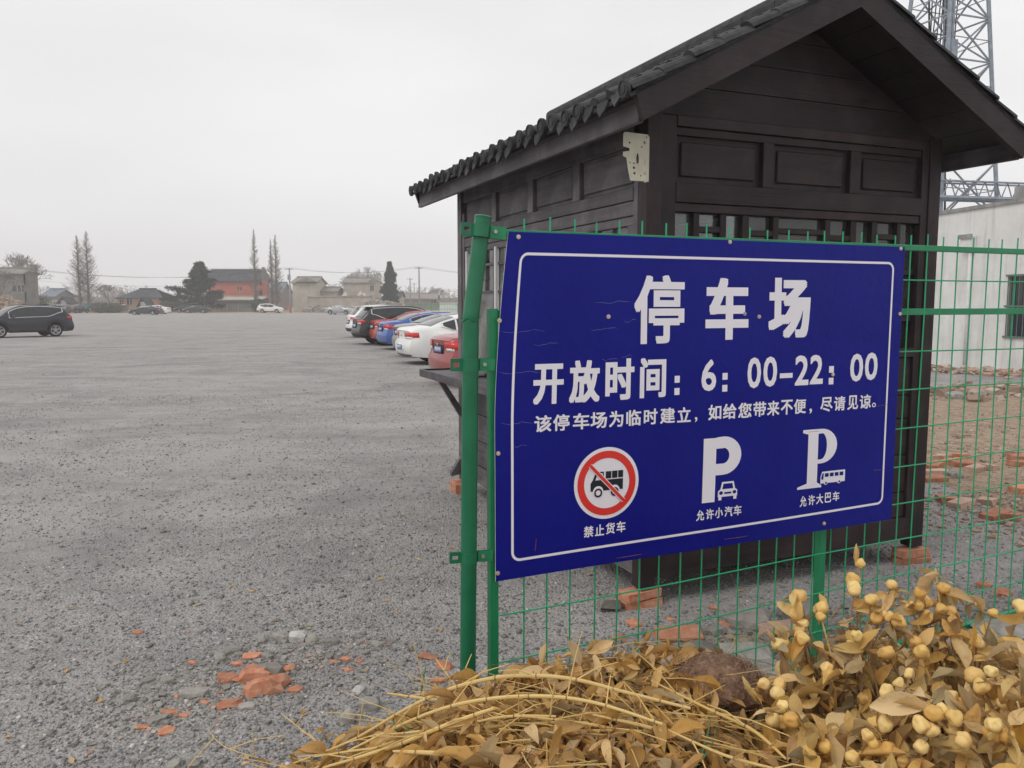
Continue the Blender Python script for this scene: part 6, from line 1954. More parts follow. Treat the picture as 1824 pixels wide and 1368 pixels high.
# bricks on the waste ground to the right
gw_ = 'loose bricks on the bare earth right of the kiosk'
wb_ = [(1676, 818, .35, 'pale', 'long pale brick at the left of the upper brick row'), (1697, 825, .1, 'red', 'orange brick lying in front of the long pale one'), (1716, 830, -.2, 'red', 'short orange brick right of the lying one'), (1712, 816, .2, 'red', 'thin orange brick behind the row'),
 (1665, 832, .5, 'red', 'crumbled brick near the kiosk post'), (1738, 838, .25, 'pale', 'long pale brick in the middle of the earth'), (1763, 836, .3, 'pale', 'second long pale brick laid end to end'), (1665, 845, .0, 'pale', 'pale brick lying lower next to the kiosk post'), (1662, 857, -.1, 'red', 'lowest brick next to the kiosk post'),
 (1804, 812, .3, 'pale', 'pale square brick near the right edge'), (1815, 818, .2, 'red', 'red brick behind the pair at the right edge'), (1816, 829, .1, 'red', 'red brick lying at the right edge'), (1686, 894, -.4, 'red', 'broken brick on the edge of the grey gravel'), (1712, 901, .3, 'pale', 'pale broken brick on the gravel edge'),
 (1772, 922, .2, 'red', 'orange brick piece low on the gravel edge'), (1800, 925, .5, 'red', 'flat orange brick at the gravel edge, further right'), (1820, 875, .2, 'red', 'lone red brick at the right edge'), (1700, 848, 1.2, 'stone', 'white stone lump below the brick row'), (1758, 898, .4, 'pale', 'small pale lump on the earth'),
 (1740, 705, .3, 'stone', 'big pale stone in the rubble strip by the shed'), (1700, 708, .2, 'stone', 'grey stone in the rubble strip near the kiosk post')]
for i, (px, py, rz, kind, lb) in enumerate(wb_):
    p = lay(px, py)
    if kind == 'stone': rock('stone', px, py + 2, 28, .6, .8, M['stone'], lb, gw_, 400 + i)
    else: brick_thing('brick', (BR if i % 3 else HALF)[i % 3], p + Vector((0, 0, .022)), (rng.uniform(-.15, .15), rng.uniform(-.12, .12), rz + .3), lb, gw_, M['brick_pale'] if kind == 'pale' else None, scale=1.12)
def strip(name, a, b, wid, n, mat, label, smin, smax, seed, hh=.12):
    r = random.Random(seed); m = MB()
    for i in range(n):
        t = r.random(); c = a.lerp(b, t) + Vector((r.gauss(0, wid), r.gauss(0, wid), 0)); c.z = gh(c.x, c.y) + r.random() ** 3 * hh; s = smin * (smax / smin) ** (r.random() ** 1.6) * .5
        rot = Matrix.Rotation(r.uniform(0, 6), 3, 'Z') @ Matrix.Rotation(r.uniform(-.7, .7), 3, 'X')
        m.hexa([c + rot @ Vector((x * s * r.uniform(.7, 1.3), y * s * r.uniform(.5, .9), z * s * r.uniform(.35, .6))) for x, y, z in ((-1, -1, -1), (1, -1, -1), (1, 1, -1), (-1, 1, -1), (-1, -1, 1), (1, -1, 1), (1, 1, 1), (-1, 1, 1))])
    return tag(m.build(name, mat, flat_fix=False), label, 'rubble', kind='stuff')
M['rubble_red'] = leafy('red_brick_rubble', (.38, .19, .13), (.47, .33, .26), (.50, .46, .41))
strip('brick_rubble', gz(1650, 660), gz(1840, 672), .30, 420, M['rubble_red'], 'line of broken red brick along the foot of the white shed', .05, .22, 1, .14)
strip('brick_rubble', gz(1655, 702), gz(1850, 700), .5, 480, M['rubble_brown'], 'mixed brick and stone strip between gravel and bare earth', .05, .28, 2, .12)
strip('earth_crumbs', gz(1700, 800), gz(1850, 800), 1.6, 1000, M['rubble_brown'], 'brown crumbs and chips on the bare earth', .012, .07, 3, .01)
strip('earth_crumbs', gz(1720, 900), gz(1850, 930), .5, 900, M['rubble_brown'], 'small brick crumbs at the edge of the gravel', .01, .06, 4, .01)
strip('small_rubble', lay(1180, 1150), lay(1840, 1100), .16, 1300, M['stone'], 'small pale rubble along the foot of the fence', .01, .06, 5, .02)
strip('small_rubble', lay(200, 1270), lay(640, 1150), .24, 950, M['stone'], 'pale pebbles round the broken bricks', .008, .036, 6, .01)
strip('brick_crumbs', lay(250, 1290), lay(640, 1150), .15, 320, M['rubble_red'], 'red brick crumbs round the broken bricks', .006, .026, 7, .01)

# ------------------------------------------------------------------ the heap of dried shrubs in front
def dry_mat(name, stops, var=.3):
    m = new_mat(name, stops[1], .55, .35)
    oi = N(m, 'ShaderNodeObjectInfo'); g = N(m, 'ShaderNodeNewGeometry')
    ad = N(m, 'ShaderNodeMath', operation='ADD'); L(m, oi.outputs['Random'], ad.inputs[0]); L(m, g.outputs['Random Per Island'], ad.inputs[1])
    fr_ = N(m, 'ShaderNodeMath', operation='FRACT'); L(m, ad.outputs[0], fr_.inputs[0])
    c = ramp(m, fr_.outputs[0], [(i / (len(stops) - 1), s_) for i, s_ in enumerate(stops)])
    f = noise_t(m, coords(m), 38, 5, .7)
    c = mixc(m, ramp(m, f, [(.56, (0, 0, 0)), (.74, (.6, .6, .6))]), c, (stops[1][0] * .55, stops[1][1] * .42, stops[1][2] * .35))
    L(m, c, bsdf(m).inputs['Base Color'])
    b = bsdf(m)
    L(m, bump(m, noise_t(m, coords(m, (1, 1, 1)), 90, 4, .6), .5, .002), b.inputs['Normal'])
    if 'leaf' in name:       # thin dry leaves let some light through
        tl = N(m, 'ShaderNodeBsdfTranslucent'); L(m, c, tl.inputs['Color']); ms = N(m, 'ShaderNodeMixShader'); ms.inputs[0].default_value = .28
        out = m.node_tree.nodes['Material Output']; L(m, b.outputs[0], ms.inputs[1]); L(m, tl.outputs[0], ms.inputs[2]); L(m, ms.outputs[0], out.inputs['Surface'])
    return m
M['leaf'] = dry_mat('dried_leaf', [(.34, .18, .045), (.70, .42, .12), (.76, .50, .20), (.84, .63, .34), (.52, .27, .065), (.70, .49, .24), (.40, .31, .17), (.74, .45, .14), (.22, .13, .05)])
M['leaf_pale'] = dry_mat('pale_dried_leaf', [(.58, .40, .13), (.84, .62, .26), (.76, .47, .12), (.34, .29, .17), (.84, .62, .30), (.34, .21, .09), (.62, .50, .28), (.72, .41, .08)])
M['fruit'] = dry_mat('shrivelled_fruit', [(.74, .46, .13), (.84, .62, .25), (.80, .56, .22), (.62, .34, .08), (.76, .52, .18)])
M['stalk'] = dry_mat('yellow_dry_stalk', [(.62, .40, .12), (.72, .52, .20), (.62, .45, .18)])
M['twig'] = dry_mat('brown_dry_twig', [(.22, .13, .06), (.32, .20, .09), (.18, .12, .07)])
M['green_leaf'] = mottled('green_grass_blade', (.08, .20, .08), (.14, .30, .15), 20, .6)
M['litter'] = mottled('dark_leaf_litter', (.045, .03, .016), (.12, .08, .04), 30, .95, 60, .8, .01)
M['root'] = mottled('brown_root_fibre', (.20, .12, .075), (.40, .26, .18), 40, .95, 120, .8, .003)

def leaf_mesh(seed, ln=.078, w=.034, curl=.5, fold=.35):
    ln *= 1.24; w *= 1.08; seed_ = seed
    r = random.Random(seed); m = MB(); n = 6
    widths = [.06, .45, .82, 1.0, .92, .62, .08]
    asym = r.uniform(-.15, .15); cu = curl * r.uniform(.4, 1.6) * r.choice((1, 1, -1)); tw = r.uniform(-.5, .5)
    rows = []
    for i in range(n + 1):
        t = i / n; a = cu * t; x = ln * (math.sin(a) / cu if abs(cu) > .01 else t); z = -ln * ((1 - math.cos(a)) / cu if abs(cu) > .01 else 0)
        hw = w / 2 * widths[i]; row = []
        for k, u in enumerate((-1, -.5, 0, .5, 1)):
            zz = fold * hw * abs(u) ** 1.2 + (r.uniform(-.0042, .0042) if abs(u) == 1 else r.uniform(-.0012, .0012))
            y = hw * u * (1 + asym * t); ta = tw * t
            row.append((x, y * math.cos(ta), z + zz + y * math.sin(ta)))
        rows.append(row)
    for i in range(n):
        for k in range(4): m.face([rows[i][k], rows[i + 1][k], rows[i + 1][k + 1], rows[i][k + 1]])
    # short leaf stalk
    m.tube([(-.012, 0, .001), (0, 0, 0), (ln * .5, 0, rows[3][2][2] - .0006)], [.0010, .0009, .0005], 3, cap=False)
    me = m.mesh('leaf', M['leaf'], False, False)
    bm = bmesh.new(); bm.from_mesh(me); bmesh.ops.remove_doubles(bm, verts=bm.verts, dist=1e-5)
    for f in bm.faces: f.smooth = True
    bm.to_mesh(me); bm.free()
    return me
LEAVES = [leaf_mesh(i, r_l, r_w, c_, f_) for i, (r_l, r_w, c_, f_) in enumerate(((.080, .034, .6, .3), (.072, .030, 1.2, .6), (.086, .036, .3, .9), (.066, .030, 1.8, .4), (.092, .034, .8, 1.4), (.060, .028, .5, .2), (.078, .040, 1.0, .5), (.070, .026, 1.5, 1.2), (.055, .030, .9, .7), (.084, .030, 2.2, .5)))]
LEAVES_P = []
for me_ in LEAVES:
    c_ = me_.copy(); c_.name = 'leaf'; c_.materials.clear(); c_.materials.append(M['leaf_pale']); LEAVES_P.append(c_)
def fruit_mesh(seed):
    r = random.Random(seed); bm = bmesh.new(); bmesh.ops.create_icosphere(bm, subdivisions=3, radius=1)
    fl = r.uniform(.75, .98); n_w = r.choice((3, 4, 5)); dep = r.choice((.14, .26, .38))
    for v in bm.verts:
        p = v.co.copy(); a = math.atan2(p.y, p.x)
        wr = dep * abs(math.sin(a * n_w / 2 + seed)) ** 3 * (1 - abs(p.z)) * 1.4
        k = 1 - wr + .14 * noise.noise(p * 1.7 + Vector((seed * 2., 0, 0))) + .06 * noise.noise(p * 5)
        dim = .22 * math.exp(-((1 - p.z) / .10)); 
        v.co = Vector((p.x * k, p.y * k, p.z * k * fl - dim)) * .0225
    for f in bm.faces: f.smooth = True
    me = bpy.data.meshes.new('fruit'); bm.to_mesh(me); bm.free(); me.materials.append(M['fruit']); return me
FRUITS = [fruit_mesh(i) for i in range(8)]

CREST = [(-1.0, .0), (-.84, .07), (-.6, .27), (-.45, .37), (-.2, .51), (-.05, .565), (.15, .60), (.45, .585), (.62, .47), (.78, .36), (1.0, .40), (1.3, .46), (1.6, .50), (2.0, .46), (2.4, .2)]
def heap_z(x, y):
    """top of the leaf heap"""
    c = interp(CREST, x)
    back = 2.62 + .26 * min(1.2, max(0, x)) * .9
    f = 1 - smooth((y - back + .20) / .30)
    front = smooth((y - 1.25) / .35)
    # the left flank is pulled back towards the fence
    lf = smooth((y - (2.35 - 1.2 * (x + .95))) / .35) if x < -.15 else 1
    b = .035 * noise.noise(Vector((x * 4.3, y * 4.3, 1))) + .03 * noise.noise(Vector((x * 9, y * 9, 4)))
    return gh(x, y) - .02 + max(0, (c + b) * f * front * lf)
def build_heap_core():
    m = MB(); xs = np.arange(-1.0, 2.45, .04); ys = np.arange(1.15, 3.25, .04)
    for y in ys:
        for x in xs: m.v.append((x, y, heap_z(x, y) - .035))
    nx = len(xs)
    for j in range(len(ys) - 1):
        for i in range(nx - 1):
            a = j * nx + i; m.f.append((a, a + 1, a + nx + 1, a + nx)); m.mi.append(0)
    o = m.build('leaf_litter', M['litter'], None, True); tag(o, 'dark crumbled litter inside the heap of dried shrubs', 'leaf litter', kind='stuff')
build_heap_core()
def rot_for(r, spread=.9, head=None, pitch=None):
    h = r.uniform(0, 2 * math.pi) if head is None else head + r.gauss(0, .5)
    pt = r.gauss(0, spread * .5) if pitch is None else pitch + r.gauss(0, .35)
    return Matrix.Rotation(h, 4, 'Z') @ Matrix.Rotation(pt, 4, 'Y') @ Matrix.Rotation(r.gauss(0, .9), 4, 'X')
vis = lambda x, y, z: (abs(x / y) < .68 and (z - CAM_H) / y > -.66)
def leaf_stuff(name, n, seed, label, x0, x1, y0, y1, lift=.02, meshes=LEAVES, mat=None, smin=.6, smax=1.25):
    r = random.Random(seed); V, F_ = [], []; b = 0; cnt = 0
    data = [(np.array([v.co[:] for v in me.vertices]), [tuple(p.vertices) for p in me.polygons]) for me in meshes]
    while cnt < n:
        x, y = r.uniform(x0, x1), r.uniform(y0, y1); z = heap_z(x, y)
        if z < gh(x, y) + .02 and r.random() < .93: continue
        cnt += 1
        k = r.randrange(len(data)); vs, fs = data[k]
        s = r.uniform(smin, smax); Mx = np.array(rot_for(r)); 
        q = (vs * s) @ Mx[:3, :3].T + np.array([x, y, max(z, gh(x, y)) + r.uniform(-.03, lift)])
        V.append(q); F_ += [tuple(i + b for i in f) for f in fs]; b += len(q)
    me = bpy.data.meshes.new(name); me.from_pydata(np.concatenate(V).tolist(), [], F_); me.materials.append(mat or M['leaf'])
    me.polygons.foreach_set('use_smooth', [True] * len(me.polygons))
    o = bpy.data.objects.new(name, me); COL.objects.link(o); return tag(o, label, 'leaves', kind='stuff')
leaf_stuff('dried_leaves', 5400, 1, 'loose dried tan leaves filling the heap', -.95, 2.2, 1.5, 3.2, .03)
leaf_stuff('dried_leaves', 350, 2, 'a few dried leaves scattered round the foot of the heap', -.95, 1.4, 2.5, 3.3, .012)

def twig_leafy(parent, r, p0, d, ln, nleaf, meshes, droop=.25, fruit=0, rad=.0022, twm='twig', fl=None, lscale=1.0):
    """one twig with leaves in a loose whorl near its end, returns tip"""
    pts = [p0]; dd = d.normalized(); p = p0.copy()
    for i in range(5):
        dd = (dd + Vector((r.gauss(0, .10), r.gauss(0, .10), -droop * .1 + r.gauss(0, .06)))).normalized(); p = p + dd * ln / 5; pts.append(p.copy())
    m = MB(); m.tube(pts, [rad * (1 - .12 * i) for i in range(6)], 5); m.build('twig', M[twm], parent, smooth_=True)
    for k in range(nleaf):
        f = r.uniform(.35, 1.0) ** .6; i = min(4, int(f * 5)); q = pts[i].lerp(pts[i + 1], f * 5 - i if f < 1 else 1)
        az = r.uniform(0, 2 * math.pi); up = dd
        side = up.orthogonal().normalized(); side = Matrix.Rotation(az, 3, up) @ side
        ldir = (up * r.uniform(.2, 1.1) + side * r.uniform(.5, 1.0) + Vector((0, 0, -r.uniform(0, .8)))).normalized()
        quat = ldir.to_track_quat('X', 'Z'); s = r.uniform(.65, 1.15) * lscale
        mt = Matrix.Translation(q) @ quat.to_matrix().to_4x4() @ Matrix.Rotation(r.gauss(0, .7), 4, 'X') @ Matrix.Scale(s, 4)
        inst('leaf', r.choice(meshes), parent, mt)
    for k in range(fruit):
        q = pts[-1] + Vector((r.gauss(0, .016), r.gauss(0, .016), r.uniform(-.01, .02))) if k else pts[-1]
        s = r.uniform(.7, 1.05)
        mt = Matrix.Translation(q) @ Matrix.Rotation(r.uniform(0, 6), 4, 'Z') @ Matrix.Rotation(r.uniform(-1.6, 1.6), 4, 'X') @ Matrix.Scale(s, 4)
        inst('fruit', r.choice(FRUITS), parent, mt)
    return pts[-1]
# cut leafy shrubs lying in the heap, foliage hanging towards us
def lying_shrub(name, label, group, x, y, n, seed, head, spread=.28, meshes=LEAVES):
    r = random.Random(seed); z = heap_z(x, y)
    t = thing(name, label, 'dried shrub', (x, y, z), 0, group)
    cnt = 0
    for i in range(n):
        px_, py_ = x + r.gauss(0, spread), y + r.gauss(0, spread * .55); zz = heap_z(px_, py_)
        if zz < gh(px_, py_) + .06: continue
        a = head + r.gauss(0, .5)
        d = Vector((math.cos(a), math.sin(a), r.uniform(-.05, .35)))
        p0 = Vector((px_ - x, py_ - y, zz - z + r.uniform(.0, .05)))
        k = r.choice((4, 5, 6)); cnt += k
        if cnt > 280: break
        twig_leafy(t, r, p0, d, r.uniform(.09, .2), k, meshes, 1.2, 0, .0018, r.choice(('twig', 'stalk')))
gl = 'dried leafy shrubs thrown on the heap'
for a in (('leafy dry shrub at the left end of the heap, below the long stalks', -.45, 2.45, 62, 11, math.pi + .3), ('leafy dry shrub right in front of the round green post', -.12, 2.45, 60, 12, -1.9), ('leafy dry shrub on the crest just right of the fence end', .12, 2.58, 60, 13, .3),
          ('leafy dry shrub on the crest left of the brown root ball', .42, 2.55, 60, 14, 1.0), ('leafy dry shrub hanging in the middle at the bottom edge', .15, 2.18, 60, 15, -1.6), ('leafy dry shrub left of centre at the bottom edge', -.2, 2.15, 60, 16, -2.0), ('leafy dry shrub under the root ball with amber leaves', .55, 2.25, 60, 17, -1.2)):
    lying_shrub('dried_shrub', a[0], gl, a[1], a[2], a[3], a[4], a[5])
# long yellow stalks
gy = 'long yellow dry stalks lying across the heap'
def stalk(pix, lb, r0=.0075, seed=0):
    r = random.Random(seed); P = [at(px, py, Y - .12) for px, py, Y in pix]
    # spline through the points
    pts = []
    for i in range(len(P) - 1):
        a, b, c, d = P[max(i - 1, 0)], P[i], P[i + 1], P[min(i + 2, len(P) - 1)]
        for k in range(6):
            t = k / 6; pts.append(.5 * ((2 * b) + (c - a) * t + (2 * a - 5 * b + 4 * c - d) * t * t + (3 * b - 3 * c + d - a) * t ** 3))
    pts.append(P[-1]); o0 = pts[0].copy()
    t_ = thing('dry_stalk', lb, 'stalk', o0, 0, gy)
    n = len(pts); m = MB(); m.tube([p - o0 for p in pts], [r0 * (.28 + .72 * math.sin(math.pi * min(1, .06 + .8 * i / n)) ) for i in range(n)], 8); m.build('cane', M['stalk'], t_, smooth_=True)
    for i in range(3, n - 1, 4):
        d = (pts[i + 1] - pts[i]).normalized(); rr = r0 * (.28 + .72 * math.sin(math.pi * min(1, .06 + .8 * i / n)))
        m = MB(); m.tube([pts[i] - o0 - d * .0015, pts[i] - o0 + d * .0015], rr * 1.22, 8); m.build('node', M['twig'], t_, smooth_=True)
        if r.random() < .75:
            side = Vector((r.gauss(0, 1), r.gauss(0, .5), r.uniform(.1, 1.2))).normalized(); q = (d * r.choice((1, 1, -1)) * 1.0 + side).normalized()
            l = r.uniform(.08, .22); m = MB(); m.tube([pts[i] - o0, pts[i] - o0 + q * l * .5, pts[i] - o0 + q * l + Vector((0, 0, -.02))], [.0024, .0018, .0012], 5); m.build('side_twig', M['stalk'], t_, smooth_=True)
stalk([(505, 1366, 2.55), (620, 1322, 2.48), (720, 1265, 2.42), (800, 1228, 2.38), (900, 1205, 2.34), (1010, 1208, 2.30), (1110, 1232, 2.24), (1230, 1262, 2.18)], 'uppermost long yellow stalk, arching from the gravel up to the crest of the heap', .0060, 1)
stalk([(540, 1380, 2.40), (660, 1318, 2.36), (760, 1272, 2.32), (850, 1248, 2.28), (960, 1240, 2.24), (1060, 1252, 2.18), (1180, 1290, 2.08)], 'second long yellow stalk just beneath the uppermost one', .0056, 2)
stalk([(575, 1368, 2.30), (700, 1330, 2.28), (800, 1290, 2.24), (880, 1262, 2.2)], 'third yellow stalk, shorter, under the second', .007, 3)
stalk([(690, 1235, 2.5), (780, 1248, 2.42), (880, 1262, 2.36), (980, 1300, 2.28), (1060, 1340, 2.2)], 'yellow stalk slanting down to the right in front of the round post', .006, 4)
stalk([(1160, 1212, 2.35), (1260, 1262, 2.2), (1340, 1300, 2.1), (1400, 1352, 2.0)], 'thin yellow stalk below the root ball', .0045, 5)
stalk([(700, 1338, 2.2), (790, 1342, 2.16), (860, 1344, 2.12)], 'short straight yellow stalk low in the leaves', .007, 6)
stalk([(776, 1173, 2.62), (812, 1222, 2.55), (850, 1262, 2.48)], 'thin twig crossing in front of the foot of the round post', .0028, 7)
stalk([(840, 1165, 2.6), (805, 1245, 2.5), (770, 1300, 2.4)], 'thin twig leaning the other way past the round post', .0028, 8)
stalk([(500, 1270, 2.7), (560, 1318, 2.6), (600, 1350, 2.5)], 'thin twig standing off the left tip of the heap', .0022, 9)
stalk([(370, 1300, 2.95), (400, 1330, 2.9), (460, 1350, 2.8)], 'thin straw on the gravel left of the heap', .0016, 10)
stalk([(1190, 1300, 2.1), (1290, 1345, 2.0), (1390, 1372, 1.9)], 'thin stalk low in the middle of the heap', .004, 12)
# root ball
def root_ball():
    c = at(1278, 1216, 2.50); t = thing('root_ball', 'brown fibrous root ball lying on the crest of the heap', 'root ball', c)
    bm = bmesh.new(); bmesh.ops.create_icosphere(bm, subdivisions=4, radius=1)
    for v in bm.verts:
        p = v.co.copy(); k = 1 + .16 * noise.noise(p * 1.5) + .07 * noise.noise(p * 5) + .04 * noise.noise(p * 13)
        v.co = Vector((p.x * .125 * k * (1.25 if p.z < 0 else .85), p.y * .10 * k, p.z * .062 * k))
    me = bpy.data.meshes.new('soil'); bm.to_mesh(me); bm.free(); me.materials.append(M['root']); inst('soil', me, t); t.scale = (1.18, 1.1, 1.15)
    r = random.Random(6); m = MB()
    for i in range(1500):
        d = Vector((r.gauss(0, 1), r.gauss(0, 1), r.gauss(0, 1) + .3)).normalized(); p = Vector((d.x * .125, d.y * .10, d.z * .064)) * r.uniform(.95, 1.03)
        tg = d.orthogonal().normalized(); tg = Matrix.Rotation(r.uniform(0, 6), 3, d) @ tg; l = r.uniform(.015, .05)
        m.tube([p, p + tg * l * .5 + d * r.uniform(.001, .010), p + tg * l + d * r.uniform(-.004, .004)], .0007, 3, cap=False)
    o = m.build('root_fibres', M['root'], t, flat_fix=False); o['kind'] = 'stuff'
root_ball()
# green blades
def blade(a, b, lb, w=.008):
    P0, P1 = at(*a), at(*b); m = MB(); d = P1 - P0; side = d.cross(Vector((0, 1, 0))).normalized() * w
    n = 6; pts = []
    for i in range(n + 1):
        f = i / n; c = P0.lerp(P1, f) + Vector((0, -.02 * math.sin(f * math.pi), 0)); ww = (1 - f) ** .6
        pts.append((c - side * ww * .5, c + Vector((0, .002, 0)), c + side * ww * .5))
    for i in range(n):
        for k in range(2): m.face([pts[i][k], pts[i + 1][k], pts[i + 1][k + 1], pts[i][k + 1]])
    o = m.build('grass_blade', M['green_leaf'], None, True, False); so = o.modifiers.new('skin', 'SOLIDIFY'); so.thickness = .0006
    tag(o, lb, 'grass blade', 'green grass blades caught in the dry heap')
blade((750, 1240, 2.5), (759, 1182, 2.55), 'upright green blade left of the round post')
blade((1237, 1366, 1.95), (1268, 1270, 2.1), 'wider green blade at the bottom, below the root ball', .010)
blade((1252, 1350, 1.95), (1278, 1285, 2.08), 'narrower green blade beside the wide one', .007)
blade((1036, 1184, 2.5), (1062, 1164, 2.5), 'short green blade on the crest of the heap', .010)
blade((710, 1308, 2.3), (700, 1276, 2.32), 'green leaf folded over the second stalk', .012)
blade((740, 1300, 2.26), (712, 1280, 2.3), 'green leaf on the right of the folded one', .011)
blade((1150, 1366, 2.0), (1166, 1344, 2.02), 'small green blade at the bottom edge', .010)
blade((1140, 1215, 2.4), (1100, 1206, 2.42), 'dull green folded leaf near the root ball', .016)

# upright fruiting shrubs at the right
gf = 'dried shrubs with shrivelled yellow fruits'
def fruit_shrub(label, base, tips, seed, meshes, nl=7, lscale=1.0):
    r = random.Random(seed); B = Vector(base)
    t = thing('fruiting_shrub', label, 'dried shrub', B, 0, gf)
    for (px, py, Y, nf) in tips:
        T = at(px, py, Y) - B
        mid = T * .5 + Vector((r.gauss(0, .03), r.gauss(0, .03), .02))
        m = MB(); m.tube([Vector((r.gauss(0, .02), r.gauss(0, .02), -.05)), mid * .5, mid, T * .8 + Vector((r.gauss(0, .01), 0, 0)), T], [.0055, .0048, .0038, .0030, .0022], 6); m.build('stem', M[r.choice(('twig', 'stalk', 'twig'))], t, smooth_=True)
        for k in range(nf):
            q = T + Vector((r.gauss(0, .022), r.gauss(0, .02), r.gauss(0, .018))) * (1 if k else 0)
            mt = Matrix.Translation(q) @ Matrix.Rotation(r.uniform(0, 6), 4, 'Z') @ Matrix.Rotation(r.uniform(-1.7, 1.7), 4, 'X') @ Matrix.Scale(r.uniform(.75, 1.1), 4)
            inst('fruit', r.choice(FRUITS), t, mt)
        for k in range(nl):
            f = r.uniform(.3, 1.0); q = (T * f) + Vector((r.gauss(0, .006), r.gauss(0, .006), 0))
            ldir = Vector((r.gauss(0, .8), r.gauss(0, .8), r.gauss(-.15, .8))).normalized(); quat = ldir.to_track_quat('X', 'Z')
            mt = Matrix.Translation(q) @ quat.to_matrix().to_4x4() @ Matrix.Rotation(r.gauss(0, 1), 4, 'X') @ Matrix.Scale(r.uniform(.6, 1.1) * lscale, 4)
            inst('leaf', r.choice(meshes), t, mt)
        for k in range(3):
            f = r.uniform(.35, .9); q = T * f; d = (T.normalized() + Vector((r.gauss(0, .6), r.gauss(0, .5), r.gauss(0, .4)))).normalized()
            twig_leafy(t, r, q, d, r.uniform(.06, .13), 3, meshes, .3, 1 if r.random() < .25 else 0, .0017, 'twig', None, lscale)
MIX = LEAVES + LEAVES_P * 2
fruit_shrub('fruiting dry shrub at the left, its tallest twig rising above the square fence post', (1.02, 2.36, .35),
    [(1532, 1003, 2.52, 2), (1423, 1062, 2.46, 1), (1418, 1092, 2.46, 1), (1424, 1118, 2.44, 1), (1386, 1147, 2.40, 1), (1430, 1138, 2.38, 1), (1462, 1098, 2.44, 2), (1522, 1052, 2.44, 2), (1552, 1068, 2.42, 2), (1526, 1132, 2.30, 1), (1361, 1218, 2.3, 1), (1472, 1190, 2.26, 2), (1385, 1235, 2.2, 2), (1588, 1042, 2.5, 1), (1563, 1102, 2.36, 1)], 31, MIX, 6)
fruit_shrub('fruiting dry shrub in the middle with a cluster of round fruits before the fence wires', (1.36, 2.30, .38),
    [(1648, 1072, 2.40, 2), (1622, 1084, 2.40, 1), (1676, 1084, 2.38, 1), (1650, 1098, 2.38, 1), (1694, 1088, 2.38, 1), (1602, 1108, 2.32, 1), (1666, 1012, 2.45, 0), (1740, 1143, 2.28, 1), (1768, 1092, 2.42, 1), (1620, 1200, 2.12, 1), (1580, 1232, 2.05, 2), (1695, 1240, 2.05, 2), (1580, 1162, 2.2, 1)], 32, MIX, 8)
fruit_shrub('fruiting dry shrub at the lower middle right, low among the leaves', (1.05, 1.98, .40),
    [(1410, 1282, 2.0, 1), (1395, 1256, 2.05, 2), (1560, 1290, 1.95, 2), (1555, 1320, 1.92, 2), (1583, 1335, 1.9, 1), (1518, 1350, 1.9, 1), (1608, 1356, 1.88, 1), (1470, 1330, 1.95, 1), (1660, 1300, 1.85, 2), (1640, 1330, 1.85, 1)], 33, MIX, 9, 1.1)
fruit_shrub('nearest fruiting dry shrub at the right edge with the biggest fruits', (1.40, 1.86, .42),
    [(1766, 1196, 1.90, 1), (1748, 1222, 1.90, 1), (1736, 1205, 1.95, 1), (1700, 1278, 1.85, 2), (1664, 1270, 1.86, 1), (1792, 1310, 1.75, 1), (1815, 1200, 1.85, 0), (1800, 1150, 1.95, 0), (1820, 1080, 2.1, 1), (1770, 1290, 1.75, 1), (1715, 1320, 1.78, 1), (1812, 1250, 1.8, 0)], 34, LEAVES_P + LEAVES, 11, 1.2)
leaf_stuff('dried_leaves', 1500, 5, 'pale olive dried leaves round the fruiting shrubs', .75, 2.2, 1.6, 2.75, .10, LEAVES, M['leaf_pale'], .7, 1.3)
# dry grass straws and a loose wire by the rubble
m = MB(); r_ = random.Random(8)
for i in range(420):
    p = lay(r_.choice((r_.gauss(1330, 60), r_.gauss(1600, 70))), r_.gauss(1165, 22)); a = r_.uniform(0, 6.3); l = r_.uniform(.04, .14)
    m.tube([p, p + Vector((math.cos(a) * l * .5, math.sin(a) * l * .5, r_.uniform(.01, .05))), p + Vector((math.cos(a) * l, math.sin(a) * l, r_.uniform(0, .04)))], .0009, 3, cap=False)
tag(m.build('dry_grass', M['stalk'], flat_fix=False), 'pale dry grass straws among the rubble at the fence', 'dry grass', kind='stuff')
m = MB(); pts = [lay(px, py) + Vector((0, 0, z)) for px, py, z in ((1362, 1015, .02), (1372, 1004, .05), (1382, 1014, .03), (1400, 1021, .015), (1440, 1018, .02), (1480, 1012, .02), (1520, 1012, .01))]
m.tube(pts, .0016, 5); tag(m.build('loose_wire', M['steel'], smooth_=True), 'thin pale wire curling on the gravel under the kiosk front', 'wire')
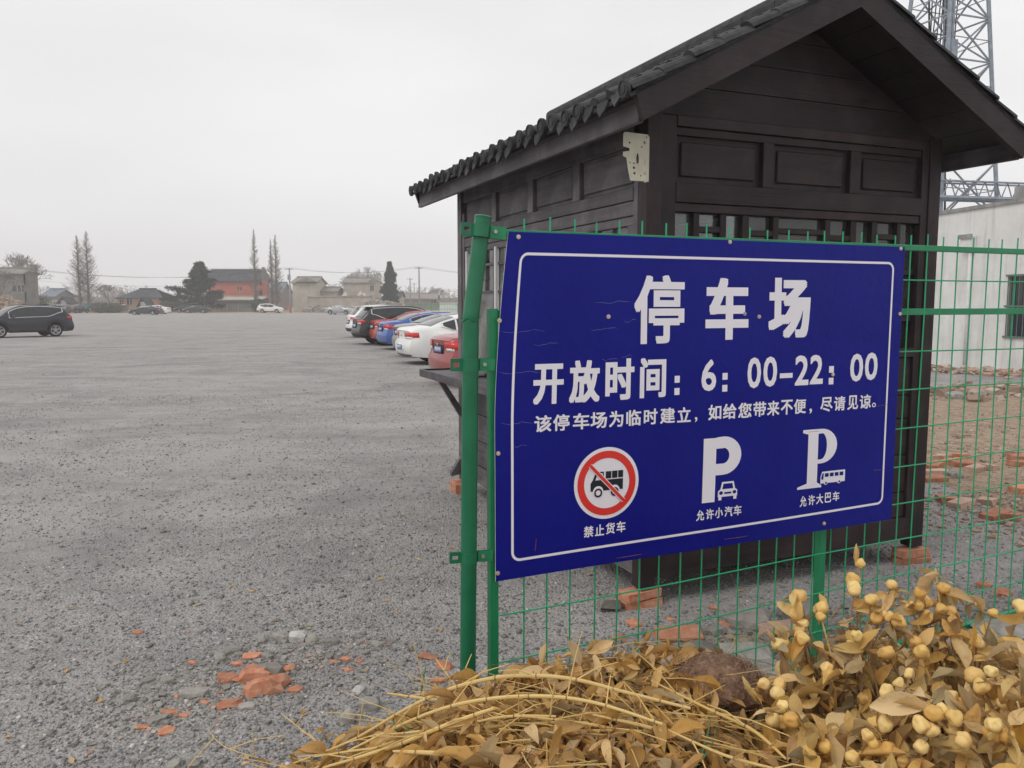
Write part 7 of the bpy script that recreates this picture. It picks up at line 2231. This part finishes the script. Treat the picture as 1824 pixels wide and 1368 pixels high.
# tangle of thin dry twigs lying over the heap
def tangle(n, seed, x0, x1, y0, y1, label, lo, hi, rad, mat):
    r = random.Random(seed); m = MB(); k = 0
    while k < n:
        x, y = r.uniform(x0, x1), r.uniform(y0, y1); z = heap_z(x, y)
        if z < gh(x, y) + .05: continue
        k += 1; a = r.choice((r.gauss(2.9, .35), r.gauss(-.25, .4), r.uniform(0, 6.28))); l = r.uniform(lo, hi); pts = []
        p = Vector((x, y, z + r.uniform(.0, .045))); d = Vector((math.cos(a), math.sin(a) * .7, r.gauss(0.02, .16)))
        for i in range(6):
            pts.append(p.copy()); p = p + d * l / 5; d = (d + Vector((r.gauss(0, .07), r.gauss(0, .07), r.gauss(-.02, .07)))).normalized()
        rr = rad * r.uniform(.6, 1.4); m.tube(pts, [rr * (1.1 - .13 * i) for i in range(6)], 4, cap=False)
    tag(m.build('dry_twigs', mat, flat_fix=False), label, 'twigs', kind='stuff')
tangle(200, 1, -.8, .9, 1.8, 2.75, 'tangle of thin golden twigs over the left part of the heap', .10, .42, .0019, M['stalk'])
tangle(200, 2, -.6, 2.0, 1.7, 2.8, 'tangle of thin brown twigs through the heap', .10, .35, .0013, M['twig'])
for i in range(9):
    r_ = random.Random(50 + i); x0_ = 560 + i * 62; y0_ = 1368 - i * 9 - r_.uniform(0, 40); dx = r_.uniform(160, 320); dy = r_.uniform(-75, 25) if i < 5 else r_.uniform(10, 80); Y0_ = 2.35 - i * .02
    stalk([(x0_, y0_, Y0_), (x0_ + dx * .5, y0_ + dy * .55 - 8, Y0_ - .03), (x0_ + dx, y0_ + dy, Y0_ - .05)],
          ['slim stalk lowest at the left tip of the heap', 'slim stalk rising from the bottom edge left of centre', 'slim stalk crossing under the second long stalk', 'slim stalk among the leaves below the round post', 'slim stalk below the fence end', 'slim stalk slanting right below the crest', 'slim stalk left of the root ball, pointing down right', 'slim stalk just under the root ball', 'slim stalk at the left foot of the fruiting shrubs'][i], r_.uniform(.003, .0055), 70 + i)
# weeds, leaf scraps and straw blown over the gravel, as the lot shows
def scraps(n, seed):
    r = random.Random(seed); m = MB()
    for i in range(n):
        rr = 2.6 * (26 / 2.6) ** r.random(); a = r.uniform(-.6, .55); x, y = rr * math.sin(a), rr * math.cos(a); z = gh(x, y) + .008
        s_ = r.uniform(.012, .030); h = r.uniform(0, 6.3); c = Vector((x, y, z)); u = Vector((math.cos(h), math.sin(h), r.uniform(-.1, .3))) * s_; v = Vector((-math.sin(h), math.cos(h), r.uniform(-.2, .2))) * s_ * .4
        m.face([c - u, c + v + Vector((0, 0, .004)), c + u, c - v])
    tag(m.build('leaf_scraps', M['leaf'], flat_fix=False), 'tan leaf scraps blown over the gravel', 'leaf scraps', kind='stuff')
scraps(220, 3)
